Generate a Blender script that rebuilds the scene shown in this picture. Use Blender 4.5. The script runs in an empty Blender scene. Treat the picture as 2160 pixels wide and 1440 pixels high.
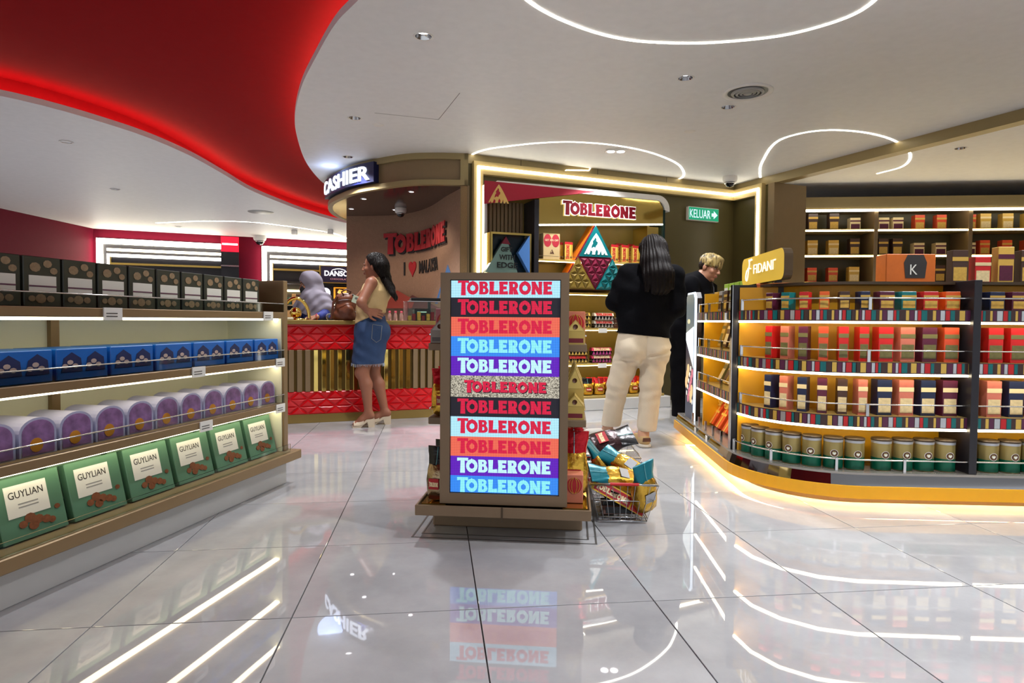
import bpy, bmesh, math, random
import numpy as np
from mathutils import Vector, Matrix
from mathutils.geometry import tessellate_polygon
random.seed(11)
R = math.radians
SC = bpy.context.scene
COL = SC.collection

# ------------------------------------------------------------------ camera, world, exposure
F_PX, PITCH, ROLL, EYE = 1340.0, math.atan((720 - 675.0) / 1340.0), 0.0075, 1.0
cf = Vector((0, math.cos(PITCH), -math.sin(PITCH)))
cu0 = Vector((0, math.sin(PITCH), math.cos(PITCH)))
cr0 = Vector((1, 0, 0))
cr = cr0 * math.cos(ROLL) + cu0 * math.sin(ROLL)
cu = cu0 * math.cos(ROLL) - cr0 * math.sin(ROLL)
cam_data = bpy.data.cameras.new('camera')
cam = bpy.data.objects.new('camera', cam_data)
COL.objects.link(cam)
m3 = Matrix((cr, cu, -cf)).transposed()
cam.matrix_world = Matrix.Translation((0, 0, EYE)) @ m3.to_4x4()
cam_data.sensor_width = 36
cam_data.sensor_fit = 'HORIZONTAL'
cam_data.lens = 36 * F_PX / 2160
cam_data.clip_start = 0.02
SC.camera = cam
world = bpy.data.worlds.new('world')
SC.world = world
world.use_nodes = True
world.node_tree.nodes['Background'].inputs[0].default_value = (0.92, 0.95, 1.0, 1)
world.node_tree.nodes['Background'].inputs[1].default_value = 0.9
SC.view_settings.view_transform = 'Standard'
SC.view_settings.look = 'None'
SC.view_settings.exposure = 0.0
SC.view_settings.gamma = 1.0
SC.view_settings.use_curve_mapping = False
try:
    SC.cycles.max_bounces = 8
    SC.cycles.diffuse_bounces = 4
    SC.cycles.glossy_bounces = 4
    SC.cycles.caustics_reflective = False
    SC.cycles.caustics_refractive = False
    SC.cycles.sample_clamp_indirect = 6.0
except Exception:
    pass
DOWNLIGHT_W = 150.0        # power of one recessed ceiling spot

def ray(px, py):
    return cf * F_PX + cr * (px - 1080) - cu * (py - 720)
def P(px, py, Y):                      # pixel at world depth Y
    d = ray(px, py); t = Y / d.y
    return Vector((0, 0, EYE)) + d * t
def G(px, py, z=0.0):                  # pixel on the horizontal plane z
    d = ray(px, py); t = (z - EYE) / d.z
    return Vector((0, 0, EYE)) + d * t
def onplane(px, py, o, n):             # pixel on a plane through o with normal n
    d = ray(px, py); c = Vector((0, 0, EYE))
    t = (Vector(o) - c).dot(n) / d.dot(n)
    return c + d * t

# ------------------------------------------------------------------ materials
MATS = {}
def lin(c):
    def f(x):
        x /= 255.0
        return x / 12.92 if x <= 0.04045 else ((x + 0.055) / 1.055) ** 2.4
    return tuple(f(v) for v in c)
def mat(name, rgb, rough=0.5, metal=0.0, emit=0.0, ecol=None, var=0.06, scale=14.0, bump=0.0, bscale=60.0,
        spec=0.5, trans=0.0, alpha=1.0, coat=0.0, ior=1.45):
    if name in MATS:
        return MATS[name]
    m = bpy.data.materials.new(name)
    m.use_nodes = True
    nt = m.node_tree
    b = nt.nodes['Principled BSDF']
    c = lin(rgb)
    b.inputs['Roughness'].default_value = rough
    b.inputs['Metallic'].default_value = metal
    b.inputs['Specular IOR Level'].default_value = spec
    b.inputs['IOR'].default_value = ior
    if coat: b.inputs['Coat Weight'].default_value = coat
    if trans: b.inputs['Transmission Weight'].default_value = trans
    if alpha < 1: b.inputs['Alpha'].default_value = alpha
    b.inputs['Base Color'].default_value = (*c, 1)
    tc = nt.nodes.new('ShaderNodeTexCoord')
    if var > 0:
        n = nt.nodes.new('ShaderNodeTexNoise'); n.inputs['Scale'].default_value = scale
        n.inputs['Detail'].default_value = 4
        nt.links.new(tc.outputs['Object'], n.inputs['Vector'])
        mx = nt.nodes.new('ShaderNodeMix'); mx.data_type = 'RGBA'
        mx.inputs['A'].default_value = (*[v * (1 - var) for v in c], 1)
        mx.inputs['B'].default_value = (*[min(1, v * (1 + var) + 0.002) for v in c], 1)
        nt.links.new(n.outputs['Fac'], mx.inputs['Factor'])
        nt.links.new(mx.outputs['Result'], b.inputs['Base Color'])
    if bump > 0:
        n2 = nt.nodes.new('ShaderNodeTexNoise'); n2.inputs['Scale'].default_value = bscale
        n2.inputs['Detail'].default_value = 5
        nt.links.new(tc.outputs['Object'], n2.inputs['Vector'])
        bp = nt.nodes.new('ShaderNodeBump'); bp.inputs['Strength'].default_value = bump
        bp.inputs['Distance'].default_value = 0.01
        nt.links.new(n2.outputs['Fac'], bp.inputs['Height'])
        nt.links.new(bp.outputs['Normal'], b.inputs['Normal'])
    if emit > 0:
        e = lin(ecol) if ecol else c
        b.inputs['Emission Color'].default_value = (*e, 1)
        b.inputs['Emission Strength'].default_value = emit
    MATS[name] = m
    return m

# ------------------------------------------------------------------ mesh builder
class MB:
    def __init__(s, M=None):
        s.v = []; s.f = []; s.mi = []; s.sm = []; s.mats = []; s.M = M
    def idx(s, m):
        if m not in s.mats: s.mats.append(m)
        return s.mats.index(m)
    def add(s, vs, fs, m, smooth=False):
        o = len(s.v); k = s.idx(m)
        if s.M is not None: vs = [s.M @ Vector(v) for v in vs]
        s.v += [tuple(v) for v in vs]
        for f in fs:
            s.f.append(tuple(o + i for i in f)); s.mi.append(k); s.sm.append(smooth)
        return s
    def box(s, x0, x1, y0, y1, z0, z1, m, c=0.0, M=None, front=None):
        """box with chamfer c; front: material of the -y face"""
        X, Y, Z = (x0, x1), (y0, y1), (z0, z1)
        if c <= 0:
            vs = [Vector((X[i], Y[j], Z[k])) for i in (0, 1) for j in (0, 1) for k in (0, 1)]
            q = lambda i, j, k: i * 4 + j * 2 + k
            fs = [(q(0,0,0), q(0,0,1), q(0,1,1), q(0,1,0)), (q(1,0,0), q(1,1,0), q(1,1,1), q(1,0,1)),
                  (q(0,0,0), q(1,0,0), q(1,0,1), q(0,0,1)), (q(0,1,0), q(0,1,1), q(1,1,1), q(1,1,0)),
                  (q(0,0,0), q(0,1,0), q(1,1,0), q(1,0,0)), (q(0,0,1), q(1,0,1), q(1,1,1), q(0,1,1))]
            if M is not None: vs = [M @ v for v in vs]
            if front is None: return s.add(vs, fs, m)
            s.add(vs, [fs[i] for i in (0, 1, 3, 4, 5)], m); return s.add(vs, [fs[2]], front)
        vs = []; ids = {}
        for i in (0, 1):
            for j in (0, 1):
                for k in (0, 1):
                    sx, sy, sz = (c, -c)[i], (c, -c)[j], (c, -c)[k]
                    for a in range(3):
                        ids[i, j, k, a] = len(vs)
                        vs.append(Vector((X[i] + (sx if a != 0 else 0), Y[j] + (sy if a != 1 else 0), Z[k] + (sz if a != 2 else 0))))
        if M is not None: vs = [M @ v for v in vs]
        I = lambda i, j, k, a: ids[i, j, k, a]
        ff = [(I(0,0,0,1), I(1,0,0,1), I(1,0,1,1), I(0,0,1,1))]
        fs = [(I(0,0,0,0), I(0,0,1,0), I(0,1,1,0), I(0,1,0,0)), (I(1,0,0,0), I(1,1,0,0), I(1,1,1,0), I(1,0,1,0)),
              (I(0,1,0,1), I(0,1,1,1), I(1,1,1,1), I(1,1,0,1)),
              (I(0,0,0,2), I(0,1,0,2), I(1,1,0,2), I(1,0,0,2)), (I(0,0,1,2), I(1,0,1,2), I(1,1,1,2), I(0,1,1,2))]
        for i in (0, 1):
            for j in (0, 1):
                fs.append((I(i,j,0,0), I(i,j,1,0), I(i,j,1,1), I(i,j,0,1)))
                fs.append((I(i,0,j,0), I(i,1,j,0), I(i,1,j,2), I(i,0,j,2)))
                fs.append((I(0,i,j,1), I(1,i,j,1), I(1,i,j,2), I(0,i,j,2)))
                for k in (0, 1): fs.append((I(i,j,k,0), I(i,j,k,1), I(i,j,k,2)))
        s.add(vs, fs, m)
        return s.add(vs, ff, front or m)
    def tube(s, pts, r, m, n=8, closed=False, caps=True):
        pts = [Vector(p) for p in pts]; N = len(pts)
        rr = r if isinstance(r, (list, tuple)) else [r] * N
        vs = []; up = None
        for i, p in enumerate(pts):
            if closed: t = pts[(i + 1) % N] - pts[i - 1]
            else: t = pts[min(i + 1, N - 1)] - pts[max(i - 1, 0)]
            t = t.normalized() if t.length > 1e-9 else Vector((0, 0, 1))
            if up is None:
                up = Vector((0, 0, 1)) if abs(t.z) < 0.9 else Vector((1, 0, 0))
            u = (up - t * up.dot(t)).normalized(); up = u
            w = t.cross(u)
            for k in range(n):
                a = 2 * math.pi * k / n
                vs.append(p + (u * math.cos(a) + w * math.sin(a)) * rr[i])
        fs = []
        for i in range(N if closed else N - 1):
            j = (i + 1) % N
            for k in range(n):
                k2 = (k + 1) % n
                fs.append((i * n + k, j * n + k, j * n + k2, i * n + k2))
        s.add(vs, fs, m, True)
        if caps and not closed:
            s.add(vs[:n], [tuple(range(n))], m); s.add(vs[-n:], [tuple(reversed(range(n)))], m)
        return s
    def lathe(s, prof, m, n=24, c=(0, 0, 0), axis=None, smooth=True, caps=True):
        """profile of (radius, height) turned about an upright axis through c"""
        c = Vector(c); vs = []
        Q = axis if axis is not None else Matrix.Identity(3)
        for r, h in prof:
            for k in range(n):
                a = 2 * math.pi * k / n
                vs.append(c + Q @ Vector((r * math.cos(a), r * math.sin(a), h)))
        fs = []
        for i in range(len(prof) - 1):
            for k in range(n):
                k2 = (k + 1) % n
                fs.append((i * n + k, i * n + k2, (i + 1) * n + k2, (i + 1) * n + k))
        s.add(vs, fs, m, smooth)
        if caps:
            if prof[0][0] > 1e-6: s.add(vs[:n], [tuple(reversed(range(n)))], m)
            if prof[-1][0] > 1e-6: s.add(vs[-n:], [tuple(range(n))], m)
        return s
    def prism(s, poly, m, f=None, d0=0.0, d1=1.0, holes=(), face=None):
        """2-D polygon (with holes) given depth: f(u, v, d) gives the point; face: material of the d1 side"""
        f = f or (lambda u, v, d: (u, v, d))
        loops = [list(poly)] + [list(h) for h in holes]
        flat = [p for l in loops for p in l]
        tris = tessellate_polygon([[Vector((p[0], p[1], 0)) for p in l] for l in loops])
        a = [f(p[0], p[1], d0) for p in flat]; b = [f(p[0], p[1], d1) for p in flat]
        n = len(flat)
        def ccw(t):
            x = [flat[i] for i in t]
            return (x[1][0]-x[0][0])*(x[2][1]-x[0][1]) - (x[2][0]-x[0][0])*(x[1][1]-x[0][1]) > 0
        T = [tuple(t) if ccw(t) else tuple(reversed(t)) for t in tris]
        s.add(b, T, face or m)
        s.add(a, [tuple(reversed(t)) for t in T], m)
        o = 0; side = []
        for l in loops:
            k = len(l)
            for i in range(k):
                j = (i + 1) % k
                side.append((o + i, o + j, n + o + j, n + o + i))
            o += k
        s.add(a + b, side, m)
        return s
    def strip(s, pts, w, h, m, closed=False):
        """flat bar of width w (in plan) and height h swept along pts"""
        pts = [Vector(p) for p in pts]; N = len(pts); vs = []
        for i, p in enumerate(pts):
            t = (pts[(i + 1) % N] - pts[i - 1]) if closed else (pts[min(i + 1, N - 1)] - pts[max(i - 1, 0)])
            nn = Vector((-t.y, t.x, 0)); nn = nn.normalized() if nn.length > 1e-6 else Vector((1, 0, 0))
            for a, b in ((-.5, 0), (.5, 0), (.5, 1), (-.5, 1)):
                vs.append(p + nn * (a * w) + Vector((0, 0, b * h)))
        fs = []
        for i in range(N if closed else N - 1):
            j = (i + 1) % N
            for k in range(4):
                k2 = (k + 1) % 4
                fs.append((i*4+k, j*4+k, j*4+k2, i*4+k2))
        if not closed: fs += [(0, 1, 2, 3), tuple(N*4 - 4 + k for k in (3, 2, 1, 0))]
        return s.add(vs, fs, m)
    def wallstrip(s, pts, z0, z1, m, th=0.0, smooth=True):
        """upright sheet along plan points"""
        pts = [Vector((p[0], p[1], 0)) for p in pts]; N = len(pts)
        def off(d):
            o = []
            for i, p in enumerate(pts):
                t = pts[min(i+1, N-1)] - pts[max(i-1, 0)]
                o.append(p + Vector((-t.y, t.x, 0)).normalized() * d)
            return o
        A = off(0); B = off(th) if th else None
        vs = [(p.x, p.y, z) for p in A for z in (z0, z1)]
        s.add(vs, [(2*i, 2*i+2, 2*i+3, 2*i+1) for i in range(N-1)], m, smooth)
        if B:
            vb = [(p.x, p.y, z) for p in B for z in (z0, z1)]
            s.add(vb, [(2*i+1, 2*i+3, 2*i+2, 2*i) for i in range(N-1)], m, smooth)
            al = vs + vb; k = 2*N
            s.add(al, [(2*i+1, 2*i+3, k+2*i+3, k+2*i+1) for i in range(N-1)] + [(2*i, k+2*i, k+2*i+2, 2*i+2) for i in range(N-1)]
                  + [(0, 1, k+1, k), (2*N-2, k+2*N-2, k+2*N-1, 2*N-1)], m)
        return s
    def mesh(s, name):
        me = bpy.data.meshes.new(name)
        me.from_pydata(s.v, [], s.f)
        for m in s.mats: me.materials.append(m)
        me.polygons.foreach_set('material_index', s.mi)
        me.polygons.foreach_set('use_smooth', s.sm)
        me.update()
        return me
    def build(s, name, parent=None, loc=None, kind=None):
        o = bpy.data.objects.new(name, s.mesh(name)); COL.objects.link(o)
        if parent is not None: o.parent = parent
        if loc is not None: o.location = loc
        if kind: o['kind'] = kind
        return o

def tag(o, label, cat, group=None):
    o['label'] = label; o['category'] = cat
    if group: o['group'] = group
    return o
def thing(name, label, cat, loc=(0, 0, 0), rz=0.0, group=None):
    o = bpy.data.objects.new(name, None); COL.objects.link(o)
    o.empty_display_size = 0.05
    o.location = loc; o.rotation_euler = (0, 0, rz)
    return tag(o, label, cat, group)
def struct(o):
    o['kind'] = 'structure'; return o
def empty_struct(name, loc=(0, 0, 0), rz=0.0):
    o = bpy.data.objects.new(name, None); COL.objects.link(o); o.location = loc; o.rotation_euler = (0, 0, rz)
    return struct(o)
KIDS = {}
def dup(src, loc=None, rot=None, label=None, group=None, scale=None):
    def cp(o, par):
        c = o.copy(); COL.objects.link(c)
        if par is not None: c.parent = par
        for ch in list(o.children): cp(ch, c)
        return c
    c = cp(src, None)
    if loc is not None: c.location = loc
    if rot is not None: c.rotation_euler = rot if hasattr(rot, '__len__') else (0, 0, rot)
    if scale is not None: c.scale = scale if isinstance(scale, (tuple, list)) else (scale,) * 3
    if label: c['label'] = label
    if group: c['group'] = group
    return c
class Stock:
    """one kind of goods: the first placing is the model itself, later ones are copies"""
    def __init__(s, maker): s.maker = maker; s.src = None
    def put(s, loc, rot=(0, 0, 0), label='', cat='', group=None, scale=None):
        if s.src is None:
            s.src = s.maker(); c = s.src
            c.location = loc; c.rotation_euler = rot
            if scale is not None: c.scale = scale if isinstance(scale, (tuple, list)) else (scale,) * 3
        else:
            c = dup(s.src, loc, tuple(rot), scale=scale)
        c['label'] = label; c['category'] = cat
        if group: c['group'] = group
        elif 'group' in c: del c['group']
        return c
ORD = ['first', 'second', 'third', 'fourth', 'fifth', 'sixth', 'seventh', 'eighth', 'ninth', 'tenth', 'eleventh', 'twelfth',
       'thirteenth', 'fourteenth', 'fifteenth', 'sixteenth', 'seventeenth', 'eighteenth', 'nineteenth', 'twentieth']
def crom(pts, n=8, closed=False):
    P_ = [Vector(p) for p in pts]; N = len(P_); out = []
    for i in range(N if closed else N - 1):
        a = P_[(i - 1) % N] if closed or i > 0 else P_[0] * 2 - P_[1]
        b = P_[i]; c = P_[(i + 1) % N]
        d = P_[(i + 2) % N] if closed or i + 2 < N else c * 2 - b
        for k in range(n):
            t = k / n
            out.append(0.5 * ((2*b) + (c - a)*t + (2*a - 5*b + 4*c - d)*t*t + (3*b - a - 3*c + d)*t**3))
    if not closed: out.append(P_[-1])
    return out
class Curve2:
    """plan curve addressed by arc length"""
    def __init__(s, pts):
        s.p = [Vector((q[0], q[1], 0)) for q in pts]; s.l = [0.0]
        for a, b in zip(s.p, s.p[1:]): s.l.append(s.l[-1] + (b - a).length)
        s.L = s.l[-1]
    def at(s, d):
        d2 = min(max(d, 0), s.L)
        for i in range(len(s.p) - 1):
            if d2 <= s.l[i + 1] or i == len(s.p) - 2:
                t = (s.p[i + 1] - s.p[i]).normalized()
                return s.p[i] + t * (d - s.l[i]), t
    def at_px(s, px, z):
        """arc length where the upright line at height z meets the view column px"""
        best = min((abs(cr.dot(q3) / cf.dot(q3) * F_PX + 1080 - px), d) for d in np.linspace(0, s.L, 400)
                   for q3 in [s.at(d)[0] + Vector((0, 0, z - EYE))])
        return best[1]

# ------------------------------------------------------------------ lettering
def _arc(cx, cy, rx, ry, a0, a1, n=12):
    return [(cx + rx * math.cos(R(a0 + (a1 - a0) * i / n)), cy + ry * math.sin(R(a0 + (a1 - a0) * i / n))) for i in range(n + 1)]
_SLAB = {
 'T': ([(0, 1.12), (.90, 1.12), (.90, .86), (.62, .91), (.64, -.07), (.25, -.07), (.28, .91), (0, .86)], [], .74),
 'O': ([(.46, 1.07), (.50, 1.025)] + _arc(.46, .5, .47, .52, 83, -263, 26) + [(.42, 1.025)],
       [_arc(.46, .485, .205, .215, 112, 428, 18) + [(.46, .745)]], .97),
 'B': ([(0, 1), (.42, 1)] + _arc(.42, .76, .27, .24, 90, -42, 8) + _arc(.44, .28, .33, .28, 40, -90, 10) + [(0, 0), (.03, .5)],
       [[(.33, .82), (.40, .82), (.45, .77), (.45, .71), (.40, .66), (.33, .66)], [(.33, .46), (.42, .46), (.49, .38), (.49, .26), (.42, .19), (.33, .19)]], .81),
 'L': ([(0, 1), (.40, 1), (.37, .26), (.74, .30), (.76, 0), (0, 0), (.04, .5)], [], .79),
 'E': ([(0, 1), (.70, 1), (.68, .74), (.36, .77), (.36, .63), (.62, .63), (.62, .39), (.36, .39), (.36, .24), (.70, .27), (.73, 0), (0, 0), (.04, .5)], [], .78),
 'R': ([(0, 1), (.44, 1)] + _arc(.44, .69, .30, .31, 90, -55, 10) + [(.80, 0), (.40, 0), (.36, .34), (.37, 0), (0, 0), (.04, .5)],
       [[(.34, .80), (.42, .80), (.47, .74), (.47, .64), (.42, .58), (.34, .58)]], .83),
 'N': ([(0, 1), (.30, 1), (.58, .50), (.55, 1), (.86, 1), (.83, .5), (.86, 0), (.55, 0), (.30, .42), (.33, 0), (0, 0), (.04, .5)], [], .93),
}
def slab_word(word):
    """heavy flared lettering with a tall first letter: list of (outer, holes), total width"""
    x = 0; out = []
    for ch in word:
        o, hs, w = _SLAB[ch]
        out.append(([(x + a, b) for a, b in o], [[(x + a, b) for a, b in h] for h in hs])); x += w
    return out, x - .05
TOB, TOBW = slab_word('TOBLERONE')
def put_word(mb, letters, m, f, d0, d1, face=None):
    for o, hs in letters: mb.prism(o, m, f, d0, d1, hs, face)
    return mb
def grow(poly, d):
    """polygon pushed outward by d"""
    n = len(poly); A = sum(poly[i][0]*poly[(i+1) % n][1] - poly[(i+1) % n][0]*poly[i][1] for i in range(n))
    sg = 1 if A > 0 else -1; out = []
    for i in range(n):
        p0, p1, p2 = Vector(poly[i-1][:2]), Vector(poly[i][:2]), Vector(poly[(i+1) % n][:2])
        e1, e2 = (p1 - p0), (p2 - p1)
        if e1.length < 1e-6 or e2.length < 1e-6: out.append(tuple(p1)); continue
        n1 = Vector((e1.y, -e1.x)).normalized() * sg; n2 = Vector((e2.y, -e2.x)).normalized() * sg
        b = n1 + n2
        b = b / max(0.5, b.dot(n1)) if b.length > 1e-6 else n1
        out.append((p1.x + b.x * d, p1.y + b.y * d))
    return out
_FONT = {}
def font_word(txt, bold=0.0, spacing=1.0):
    """flat triangles of ordinary lettering: verts, tris, edges of the outline, width; cap height 1"""
    k = (txt, bold, spacing)
    if k in _FONT: return _FONT[k]
    cu_ = bpy.data.curves.new('lettering', 'FONT'); cu_.body = txt; cu_.size = 1.0; cu_.offset = bold
    cu_.space_character = spacing; cu_.resolution_u = 3; cu_.fill_mode = 'FRONT'
    o = bpy.data.objects.new('lettering', cu_); COL.objects.link(o)
    bpy.context.view_layer.update()
    me = bpy.data.meshes.new_from_object(o.evaluated_get(bpy.context.evaluated_depsgraph_get()))
    V = [(v.co.x, v.co.y) for v in me.vertices]; T = [tuple(p.vertices) for p in me.polygons]
    bpy.data.objects.remove(o); bpy.data.curves.remove(cu_); bpy.data.meshes.remove(me)
    x0 = min(v[0] for v in V); x1 = max(v[0] for v in V); h = 0.70
    V = [((x - x0) / h, y / h) for x, y in V]
    cnt = {}
    for t in T:
        for i in range(len(t)):
            e = (t[i], t[(i + 1) % len(t)])
            if (e[1], e[0]) in cnt: del cnt[(e[1], e[0])]
            else: cnt[e] = 1
    _FONT[k] = (V, T, list(cnt), (x1 - x0) / h)
    return _FONT[k]
def put_font(mb, txt, m, f, d0, d1, bold=0.0, face=None, spacing=1.0):
    V, T, E, w = font_word(txt, bold, spacing)
    a = [f(x, y, d0) for x, y in V]; b = [f(x, y, d1) for x, y in V]; n = len(V)
    mb.add(b, T, face or m)
    mb.add(a + b, [(i, j, n + j, n + i) for i, j in E], m)
    return mb
def fit(width_nat, o, u, v, n, width, height=None):
    """map lettering of natural width to a rectangle at o along u (right) and v (up), normal n"""
    sx = width / width_nat; sy = height if height else sx
    o, u, v, n = Vector(o), Vector(u), Vector(v), Vector(n)
    return lambda x, y, d: o + u * (x * sx) + v * (y * sy) + n * d
EX, EY, EZ = Vector((1, 0, 0)), Vector((0, 1, 0)), Vector((0, 0, 1))
# ------------------------------------------------------------------ palette
M_white = mat('white paint', (226, 222, 216), .6)
M_ceil = mat('ceiling paint', (224, 223, 222), .55, bump=.02, bscale=8)
M_red_ceil = mat('red cove paint', (140, 8, 16), .7, spec=.04)
M_led = mat('white led', (255, 252, 238), .5, emit=9.0, ecol=(255, 250, 234), var=0)
M_led_soft = mat('soft led', (255, 250, 235), .5, emit=7.0, ecol=(255, 240, 200), var=0)
M_led_warm = mat('warm led', (255, 240, 200), .5, emit=17.0, ecol=(255, 226, 160), var=0)
M_led_cove = mat('cove led', (255, 150, 120), .5, emit=17.0, ecol=(255, 206, 180), var=0)
M_lamp = mat('lamp', (255, 255, 255), .5, emit=9.0, ecol=(255, 250, 255), var=0)
M_chrome = mat('chrome', (205, 205, 205), .12, 1.0, var=0)
M_steel = mat('wire steel', (190, 192, 196), .2, 1.0, var=0)
M_gold = mat('champagne metal', (196, 172, 116), .36, .25, var=.04)
M_goldmirror = mat('gold mirror', (236, 206, 116), .06, 1.0, var=.03, bump=.03, bscale=3)
M_bronze = mat('bronze laminate', (128, 106, 74), .42, .12, var=.05)
M_bronze_d = mat('dark bronze', (76, 62, 46), .4, .4, var=.05)
M_olive = mat('dark olive panel', (84, 74, 40), .4, .0, var=.12, scale=3)
M_header = mat('header panel', (150, 132, 90), .42, .12, var=.05)
M_plaster = mat('pitted plaster', (150, 116, 92), .75, var=.16, scale=22, bump=.5, bscale=45)
M_black = mat('black', (14, 14, 15), .4, var=0)
M_navy = mat('navy board', (18, 24, 66), .4, var=0)
M_dark = mat('dark panel', (30, 28, 34), .35, var=.1)
M_burg = mat('burgundy wall', (100, 12, 34), .6, var=.05, spec=.1)
M_red = mat('glossy red pad', (200, 8, 18), .22, var=.03, coat=.25, spec=.4)
M_grout = mat('dark grout', (62, 58, 58), .8)
M_glass = mat('clear acrylic', (235, 245, 242), .03, trans=1.0, var=0, ior=1.2)
M_plinth = mat('white plinth', (196, 196, 194), .35, var=.03)
M_skirt = mat('grey trim', (88, 86, 84), .35, .3)

def floor_mat():
    m = bpy.data.materials.new('polished grey tile'); m.use_nodes = True
    nt = m.node_tree; b = nt.nodes['Principled BSDF']
    g = nt.nodes.new('ShaderNodeNewGeometry'); oi = nt.nodes.new('ShaderNodeObjectInfo')
    n1 = nt.nodes.new('ShaderNodeTexNoise'); n1.inputs['Scale'].default_value = 2.2; n1.inputs['Detail'].default_value = 8; n1.inputs['Roughness'].default_value = .62
    ad = nt.nodes.new('ShaderNodeVectorMath'); ad.operation = 'ADD'
    cb = nt.nodes.new('ShaderNodeCombineXYZ'); mu = nt.nodes.new('ShaderNodeMath'); mu.operation = 'MULTIPLY'; mu.inputs[1].default_value = 37
    nt.links.new(oi.outputs['Random'], mu.inputs[0]); nt.links.new(mu.outputs[0], cb.inputs[2])
    nt.links.new(g.outputs['Position'], ad.inputs[0]); nt.links.new(cb.outputs[0], ad.inputs[1])
    nt.links.new(ad.outputs[0], n1.inputs['Vector'])
    cr_ = nt.nodes.new('ShaderNodeValToRGB')
    cr_.color_ramp.elements[0].position = .3; cr_.color_ramp.elements[0].color = (*lin((160, 161, 165)), 1)
    cr_.color_ramp.elements[1].position = .72; cr_.color_ramp.elements[1].color = (*lin((190, 191, 194)), 1)
    nt.links.new(n1.outputs['Fac'], cr_.inputs[0]); nt.links.new(cr_.outputs[0], b.inputs['Base Color'])
    b.inputs['Roughness'].default_value = .02; b.inputs['IOR'].default_value = 1.9
    n2 = nt.nodes.new('ShaderNodeTexNoise'); n2.inputs['Scale'].default_value = 2.6; n2.inputs['Detail'].default_value = 2
    nt.links.new(ad.outputs[0], n2.inputs['Vector'])
    bp = nt.nodes.new('ShaderNodeBump'); bp.inputs['Strength'].default_value = .028; bp.inputs['Distance'].default_value = .01
    nt.links.new(n2.outputs['Fac'], bp.inputs['Height']); nt.links.new(bp.outputs[0], b.inputs['Normal'])
    return m
M_floor = floor_mat()

# ------------------------------------------------------------------ floor of single tiles
TE1 = Vector((-.1196, .9928, 0)); TE2 = Vector((.9928, .1196, 0))
TW, TD, TS0, TT0 = .6275, .683, .1524, 2.165
mb = MB(); mb.box(-9, 10, -4, 17, -.08, -.006, M_grout)
floor = struct(mb.build('floor'))
def tile_mb(M=None):
    w, d, g, c = TW / 2, TD / 2, .0022, .0012
    t = MB(M)
    a = [(-w+g, -d+g), (w-g, -d+g), (w-g, d-g), (-w+g, d-g)]
    b = [(-w+g+c, -d+g+c), (w-g-c, -d+g+c), (w-g-c, d-g-c), (-w+g+c, d-g-c)]
    vs = [(x, y, -.006) for x, y in a] + [(x, y, -c*.6) for x, y in a] + [(x, y, 0) for x, y in b]
    fs = [(8, 9, 10, 11)]
    for i in range(4):
        j = (i + 1) % 4
        fs += [(i, j, 4 + j, 4 + i), (4 + i, 4 + j, 8 + j, 8 + i)]
    return t.add(vs, fs, M_floor)
tile_me = tile_mb().mesh('tile')
rot_t = math.atan2(TE2.y, TE2.x)
far_tiles = MB()
for i in range(-16, 17):
    for j in range(-8, 22):
        c = TE2 * (TS0 + (i + .5) * TW) + TE1 * (TT0 + (j + .5) * TD)
        near = .9 < c.y < 7.6 and abs(c.x) < .86 * c.y + .75
        if near:
            o = bpy.data.objects.new('tile', tile_me); COL.objects.link(o)
            o.parent = floor; o.location = c; o.rotation_euler = (0, 0, rot_t)
        elif -3.9 < c.y < 16.5 and -8.6 < c.x < 9.6:
            t = tile_mb(Matrix.Translation(c) @ Matrix.Rotation(rot_t, 4, 'Z'))
            far_tiles.add(t.v, t.f, M_floor)
far_tiles.build('tile_field', floor, kind='stuff')

# ------------------------------------------------------------------ ceilings
CH = 2.8
edge_r = [(.35, -3.5), (.3, 0.5), (.05, 2.0), (-.25, 2.72), (-.56, 3.2)] + [tuple(G(x, y, CH).xy) for x, y in
          ((756, 0), (707, 51), (666, 121), (635, 185), (622, 247), (627, 290), (643, 337), (666, 370), (691, 392))] + \
         [(-2.42, 9.4), (-2.1, 10.6), (-1.6, 12.2), (-1.2, 13.4)]
edge_l = [(-7.5, 3.6), (-5.4, 4.5), (-4.25, 5.2), (-3.75, 6.1), (-3.6, 7.0), (-3.63, 8.0)] + [tuple(G(x, y, CH).xy) for x, y in
          ((527, 400), (589, 426), (652, 449), (730, 470))] + [(-2.5, 12.9), (-1.9, 13.5)]
er = crom([Vector((*p, 0)) for p in edge_r], 6); el = crom([Vector((*p, 0)) for p in edge_l], 6)
DL_PX = [(893, 77), (748, 249), (734, 331), (1446, 165)]
DL_XY = [tuple(G(x, y, CH).xy) for x, y in DL_PX] + [(1.3, 2.0), (1.6, -.4), (3.6, 1.6), (4.2, 4.2), (4.6, 6.6), (1.8, 5.4), (2.9, 3.3)]
mb = MB()
mb.prism([(p.x, p.y) for p in er] + [(9, 13.4), (9, -3.5)], M_ceil, None, CH + .052, CH,
         [[(x + .053 * math.cos(2*math.pi*k/20), y + .053 * math.sin(2*math.pi*k/20)) for k in range(20)] for x, y in DL_XY])
ceil = struct(mb.build('ceiling'))
mb = MB()
mb.prism([(p.x, p.y) for p in el] + [(-1.9, 16.2), (-8.6, 16.2), (-8.6, 3.6)], M_ceil, None, CH + .052, CH)
struct(mb.build('ceiling_outer'))
mb = MB(); mb.box(-9, 2, -3.6, 16.4, 3.03, 3.07, M_red_ceil)
struct(mb.build('ceiling_red'))
def offset_curve(c, d):
    o = []
    for i, p in enumerate(c):
        t = c[min(i + 1, len(c) - 1)] - c[max(i - 1, 0)]
        o.append(p + Vector((-t.y, t.x, 0)).normalized() * d)
    return o
mb = MB()
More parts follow.
